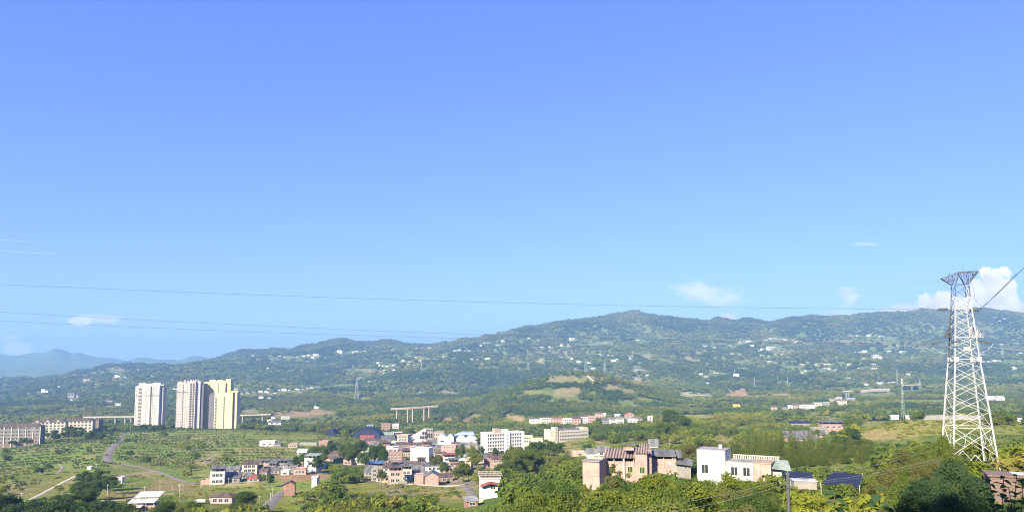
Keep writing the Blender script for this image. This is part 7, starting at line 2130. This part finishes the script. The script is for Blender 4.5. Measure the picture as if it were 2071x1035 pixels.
# ------------------------------------------------------------------ orchard rows of the left slope
rows_x, rows_y, rows_s = [], [], []
g = np.random.default_rng(17)
d = 395.0
while d < 1215:
    step = 2.9
    xs = np.arange(-.74 * d, -.15 * d, step) + g.uniform(-1, 1)
    dd = d + (g.random(len(xs)) < .2) * 3.5 + 15 * np.sin(xs / 95.0 + d / 260.0) + 10 * (fbm(xs, np.full(len(xs), d), 60, 2, 61) - .5) + g.normal(0, .5, len(xs))
    rows_x.append(xs + g.normal(0, .22, len(xs))); rows_y.append(dd); rows_s.append(g.uniform(.75, 1.15, len(xs)))
    d += 26.0 * (1 + .25 * math.sin(d / 40))
xo, yo, so = np.concatenate(rows_x), np.concatenate(rows_y), np.concatenate(rows_s)
zo = H(xo, yo)
pxo, pyo = unpix(xo, yo, zo); _q, pto = unpix(xo, yo, zo + 2.6 * so)
lim = np.interp(pxo, [0, 60, 150, 250, 330, 400, 470, 560, 640, 700], [1000, 985, 962, 938, 945, 950, 940, 925, 915, 880])
bare = np.zeros(len(xo))
for (cx, cy, rx, ry, pc, st, tr, d0) in PT:
    if pc in (REDE,) or tr == 0.0:
        bare = np.maximum(bare, (((pxo - cx) / rx) ** 2 + ((pyo - cy) / ry) ** 2 < 1.0))
gapn = fbm(xo, yo, 40, 3, 62)
ok = (pxo > -20) & (pxo < 668) & (pyo < lim) & (bare < .5) & (gapn > .27) & (g.random(len(xo)) > .07)
ok &= ~in_foot(xo, yo, 2.0 + 0 * xo)
house_prot = [q for q in PROT if q[3] - q[1] > 3]
ok &= ~in_prot(pxo, pto, 1.2 * F / yo * so, yo)
xo, yo, zo, so = xo[ok], yo[ok], zo[ok], so[ok]
bush_me = []
for i, m_ in enumerate(('green', 'green', 'deep')):
    v = leaf_cards(150, [((0, 0, 1.35), 1.25), ((.5, .3, 1.5), .8), ((-.5, -.2, 1.2), .9), ((.1, -.5, 1.7), .7)], .33, 800 + i)
    bush_me.append(crown_mesh('orchard_bush', LEAF[m_], v))
pb_ = []
for i, (bx, by, wd) in enumerate(((-330, 690, 'below the left apartment blocks'), (-260, 760, 'beside the grey lane'), (-180, 900, 'below the tower blocks'))):
    o = inst('orchard_bush', bush_me[i], None, (bx, by, float(H(bx, by))), 0)
    pb_.append(tag(o, 'small round citrus bush in the rows ' + wd, 'bush', 'citrus bushes'))
woodland('orchard', 'long curved rows of small round citrus bushes on the left slope', pb_, xo, yo, zo, so, so * .95, g.integers(0, 3, len(xo)), np.clip(fbm(xo, yo, 70, 3, 63) * 1.6 - .5, 0, .8), 4)

# scrub, hedges and tall grass tufts scattered over the open ground
g = np.random.default_rng(23)
n = 42000
d = np.sqrt(g.random(n) * (1250**2 - 60**2) + 60**2); a = g.uniform(-.73, .73, n)
xs, zs = a * d, H(a * d, d); pxs, pys = unpix(xs, d, zs); _q, pts_ = unpix(xs, d, zs + 1.4)
clump = fbm(xs, d, 22, 3, 71)
ok = (clump > .47) & (pys < 1050) & ~((pxs < 640) & (d > 440) & (g.random(n) < .82)) & ~in_foot(xs, d, 1.5 + 0 * xs) & ~in_prot(pxs, pts_, 1.3 * F / d, d, PROT[:NBUILD])
bareS = np.zeros(n)
for (cx, cy, rx, ry, pc, st, tr, d0) in PT:
    if pc in (REDE, PALE) or (st > .7 and tr <= .0): bareS = np.maximum(bareS, (((pxs - cx) / rx) ** 2 + ((pys - cy) / ry) ** 2 < .9))
ok &= (bareS < .5) | (g.random(n) < .12)
xs, d, zs = xs[ok], d[ok], zs[ok]
sh = []
for i, (m_, bx, by, wd) in enumerate((('green', 250, 560, 'on the grassy knoll'), ('olive', 300, 560, 'below the phone mast'), ('yellow', 280, 520, 'on the knoll side'), ('bright', -120, 470, 'in the valley fields'))):
    v = leaf_cards(60, [((0, 0, .5), .7), ((.6, .2, .4), .5), ((-.5, -.3, .5), .5)], .26, 900 + i, up=.6)
    o = inst('shrub', crown_mesh('shrub', LEAF[m_], v), None, (bx, by, float(H(bx, by))), 0)
    sh.append(tag(o, 'low scrubby shrub ' + wd, 'shrub', 'low shrubs'))
ss = g.uniform(.6, 1.7, len(xs))
woodland('scrub', 'patchy scrub and tall weeds over fields, banks and the knoll', sh, xs, d, zs - .1, ss * g.uniform(.9, 1.6, len(xs)), ss * g.uniform(.6, 1.1, len(xs)), g.choice(4, len(xs), p=[.4, .25, .15, .2]), np.clip(fbm(xs, d, 50, 3, 72) * 1.8 - .5, 0, 1), 5)

# ------------------------------------------------------------------ leafy shoots close to the camera
def leaf_mesh(L, W, mat):
    m = MB(); n = 5; vs = []; 
    for i in range(n + 1):
        f_ = i / n; w_ = W * math.sin(math.pi * min(1, f_ ** .7 * 1.02)) * .5
        z_ = -.28 * L * f_ * f_
        vs += [(-w_, f_ * L, z_ + w_ * .35), (0, f_ * L, z_), (w_, f_ * L, z_ + w_ * .35)]
    fs = []
    for i in range(n):
        a = i * 3; fs += [(a, a + 1, a + 4, a + 3), (a + 1, a + 2, a + 5, a + 4)]
    return m.add(vs, fs).mesh('leaf', [mat])


big_leaf = leaf_mesh(.125, .085, LEAF['dark'])


def shoot(px, pt, d, label, n=12, lean=(0, 0), scale=1.0, span=.5):
    top = P(px, pt, d); zg = float(Htab(top.x / top.y, top.y))
    r_ = empty('leafy_shoot', (top.x - lean[0], top.y - lean[1], zg)); tag(r_, label, 'plant', 'leafy shoots near the camera')
    hh_ = top.z - zg
    pts = [Vector((0, 0, -.3)), Vector((lean[0] * .2, lean[1] * .2, hh_ * .5)), Vector((lean[0] * .6, lean[1] * .6, hh_ * .8)), Vector((lean[0], lean[1], hh_))]
    m = MB(); m.tube(pts, .0035 * scale, 5); m.build('stem', LEAF['olive'], r_)
    q = random.Random(int(px))
    for i in range(n):
        f_ = i / (n - 1); z_ = hh_ - span * (1 - f_)
        k = max(0, min(1, (z_ / hh_ - .5) / .5)); b = Vector((lean[0] * (.2 + .8 * k), lean[1] * (.2 + .8 * k), z_))
        o = bpy.data.objects.new('leaf', big_leaf); C.objects.link(o); o.parent = r_
        o.location = b; s_ = scale * q.uniform(.75, 1.25) * (1 - .35 * f_)
        o.rotation_euler = (q.uniform(-.5, .45), q.uniform(-.35, .35), i * 2.4 + q.uniform(-.4, .4)); o.scale = (s_, s_, s_)


shoot(1688, 1000, 5.2, 'dark leafy shoot rising at the bottom edge left of the yellow green trees', 22, (.05, 0), 1.25, .6)
shoot(1776, 990, 5.0, 'taller dark leafy shoot at the bottom edge among yellow green trees', 24, (-.05, 0), 1.3, .65)
for i, (px, pt, d, ln) in enumerate(((2000, 968, 14, (-.3, 0)), (2030, 962, 15, (.25, 0)), (2056, 958, 14, (.3, 0)), (2040, 985, 13, (-.2, 0)), (2068, 975, 13, (.2, 0)), (1990, 990, 14, (-.1, 0)))):
    shoot(px, pt, d, 'dark climbing shoot before the brick house wall' , 14, ln, 2.0, 1.1)

# ------------------------------------------------------------------ tell look-alikes apart by their order along the picture
byl = {}
for o in C.objects:
    if o.parent is None and o.get('category') and o.get('label'): byl.setdefault(o['label'], []).append(o)
ORD = ['leftmost', 'second from left', 'third from left', 'fourth from left', 'fifth from left', 'sixth from left', 'seventh from left']
for lab, os_ in byl.items():
    if 1 < len(os_) <= 8:
        os_.sort(key=lambda o: float(unpix(o.location.x, max(.5, o.location.y), o.location.z)[0]))
        for i, o in enumerate(os_):
            if len((lab + ' ' + ORD[1]).split()) > 16: continue
            o['label'] = lab + ', ' + (ORD[i] if i < len(os_) - 1 else 'rightmost')
            if not o.get('group'): o['group'] = lab

# ------------------------------------------------------------------ haze
top_ = max(float(V[:, 2].max()), 40.0) + 45
hb = MB(); hb.box(-14800, 14800, -14800, 14800, ZLOW - 3, top_)
hm_ = bpy.data.materials.new('haze'); hm_.use_nodes = True
t = NT(hm_.node_tree)
pv = t.n('ShaderNodeVolumePrincipled', ins={'Color': (.34, .60, 1.0, 1), 'Density': HAZE, 'Anisotropy': 0.15})
t.n('ShaderNodeOutputMaterial', ins={'Volume': pv})
hz = hb.build('haze', hm_)
tag(hz, 'thin blue air between the viewpoint and the far ridges', kind='stuff')
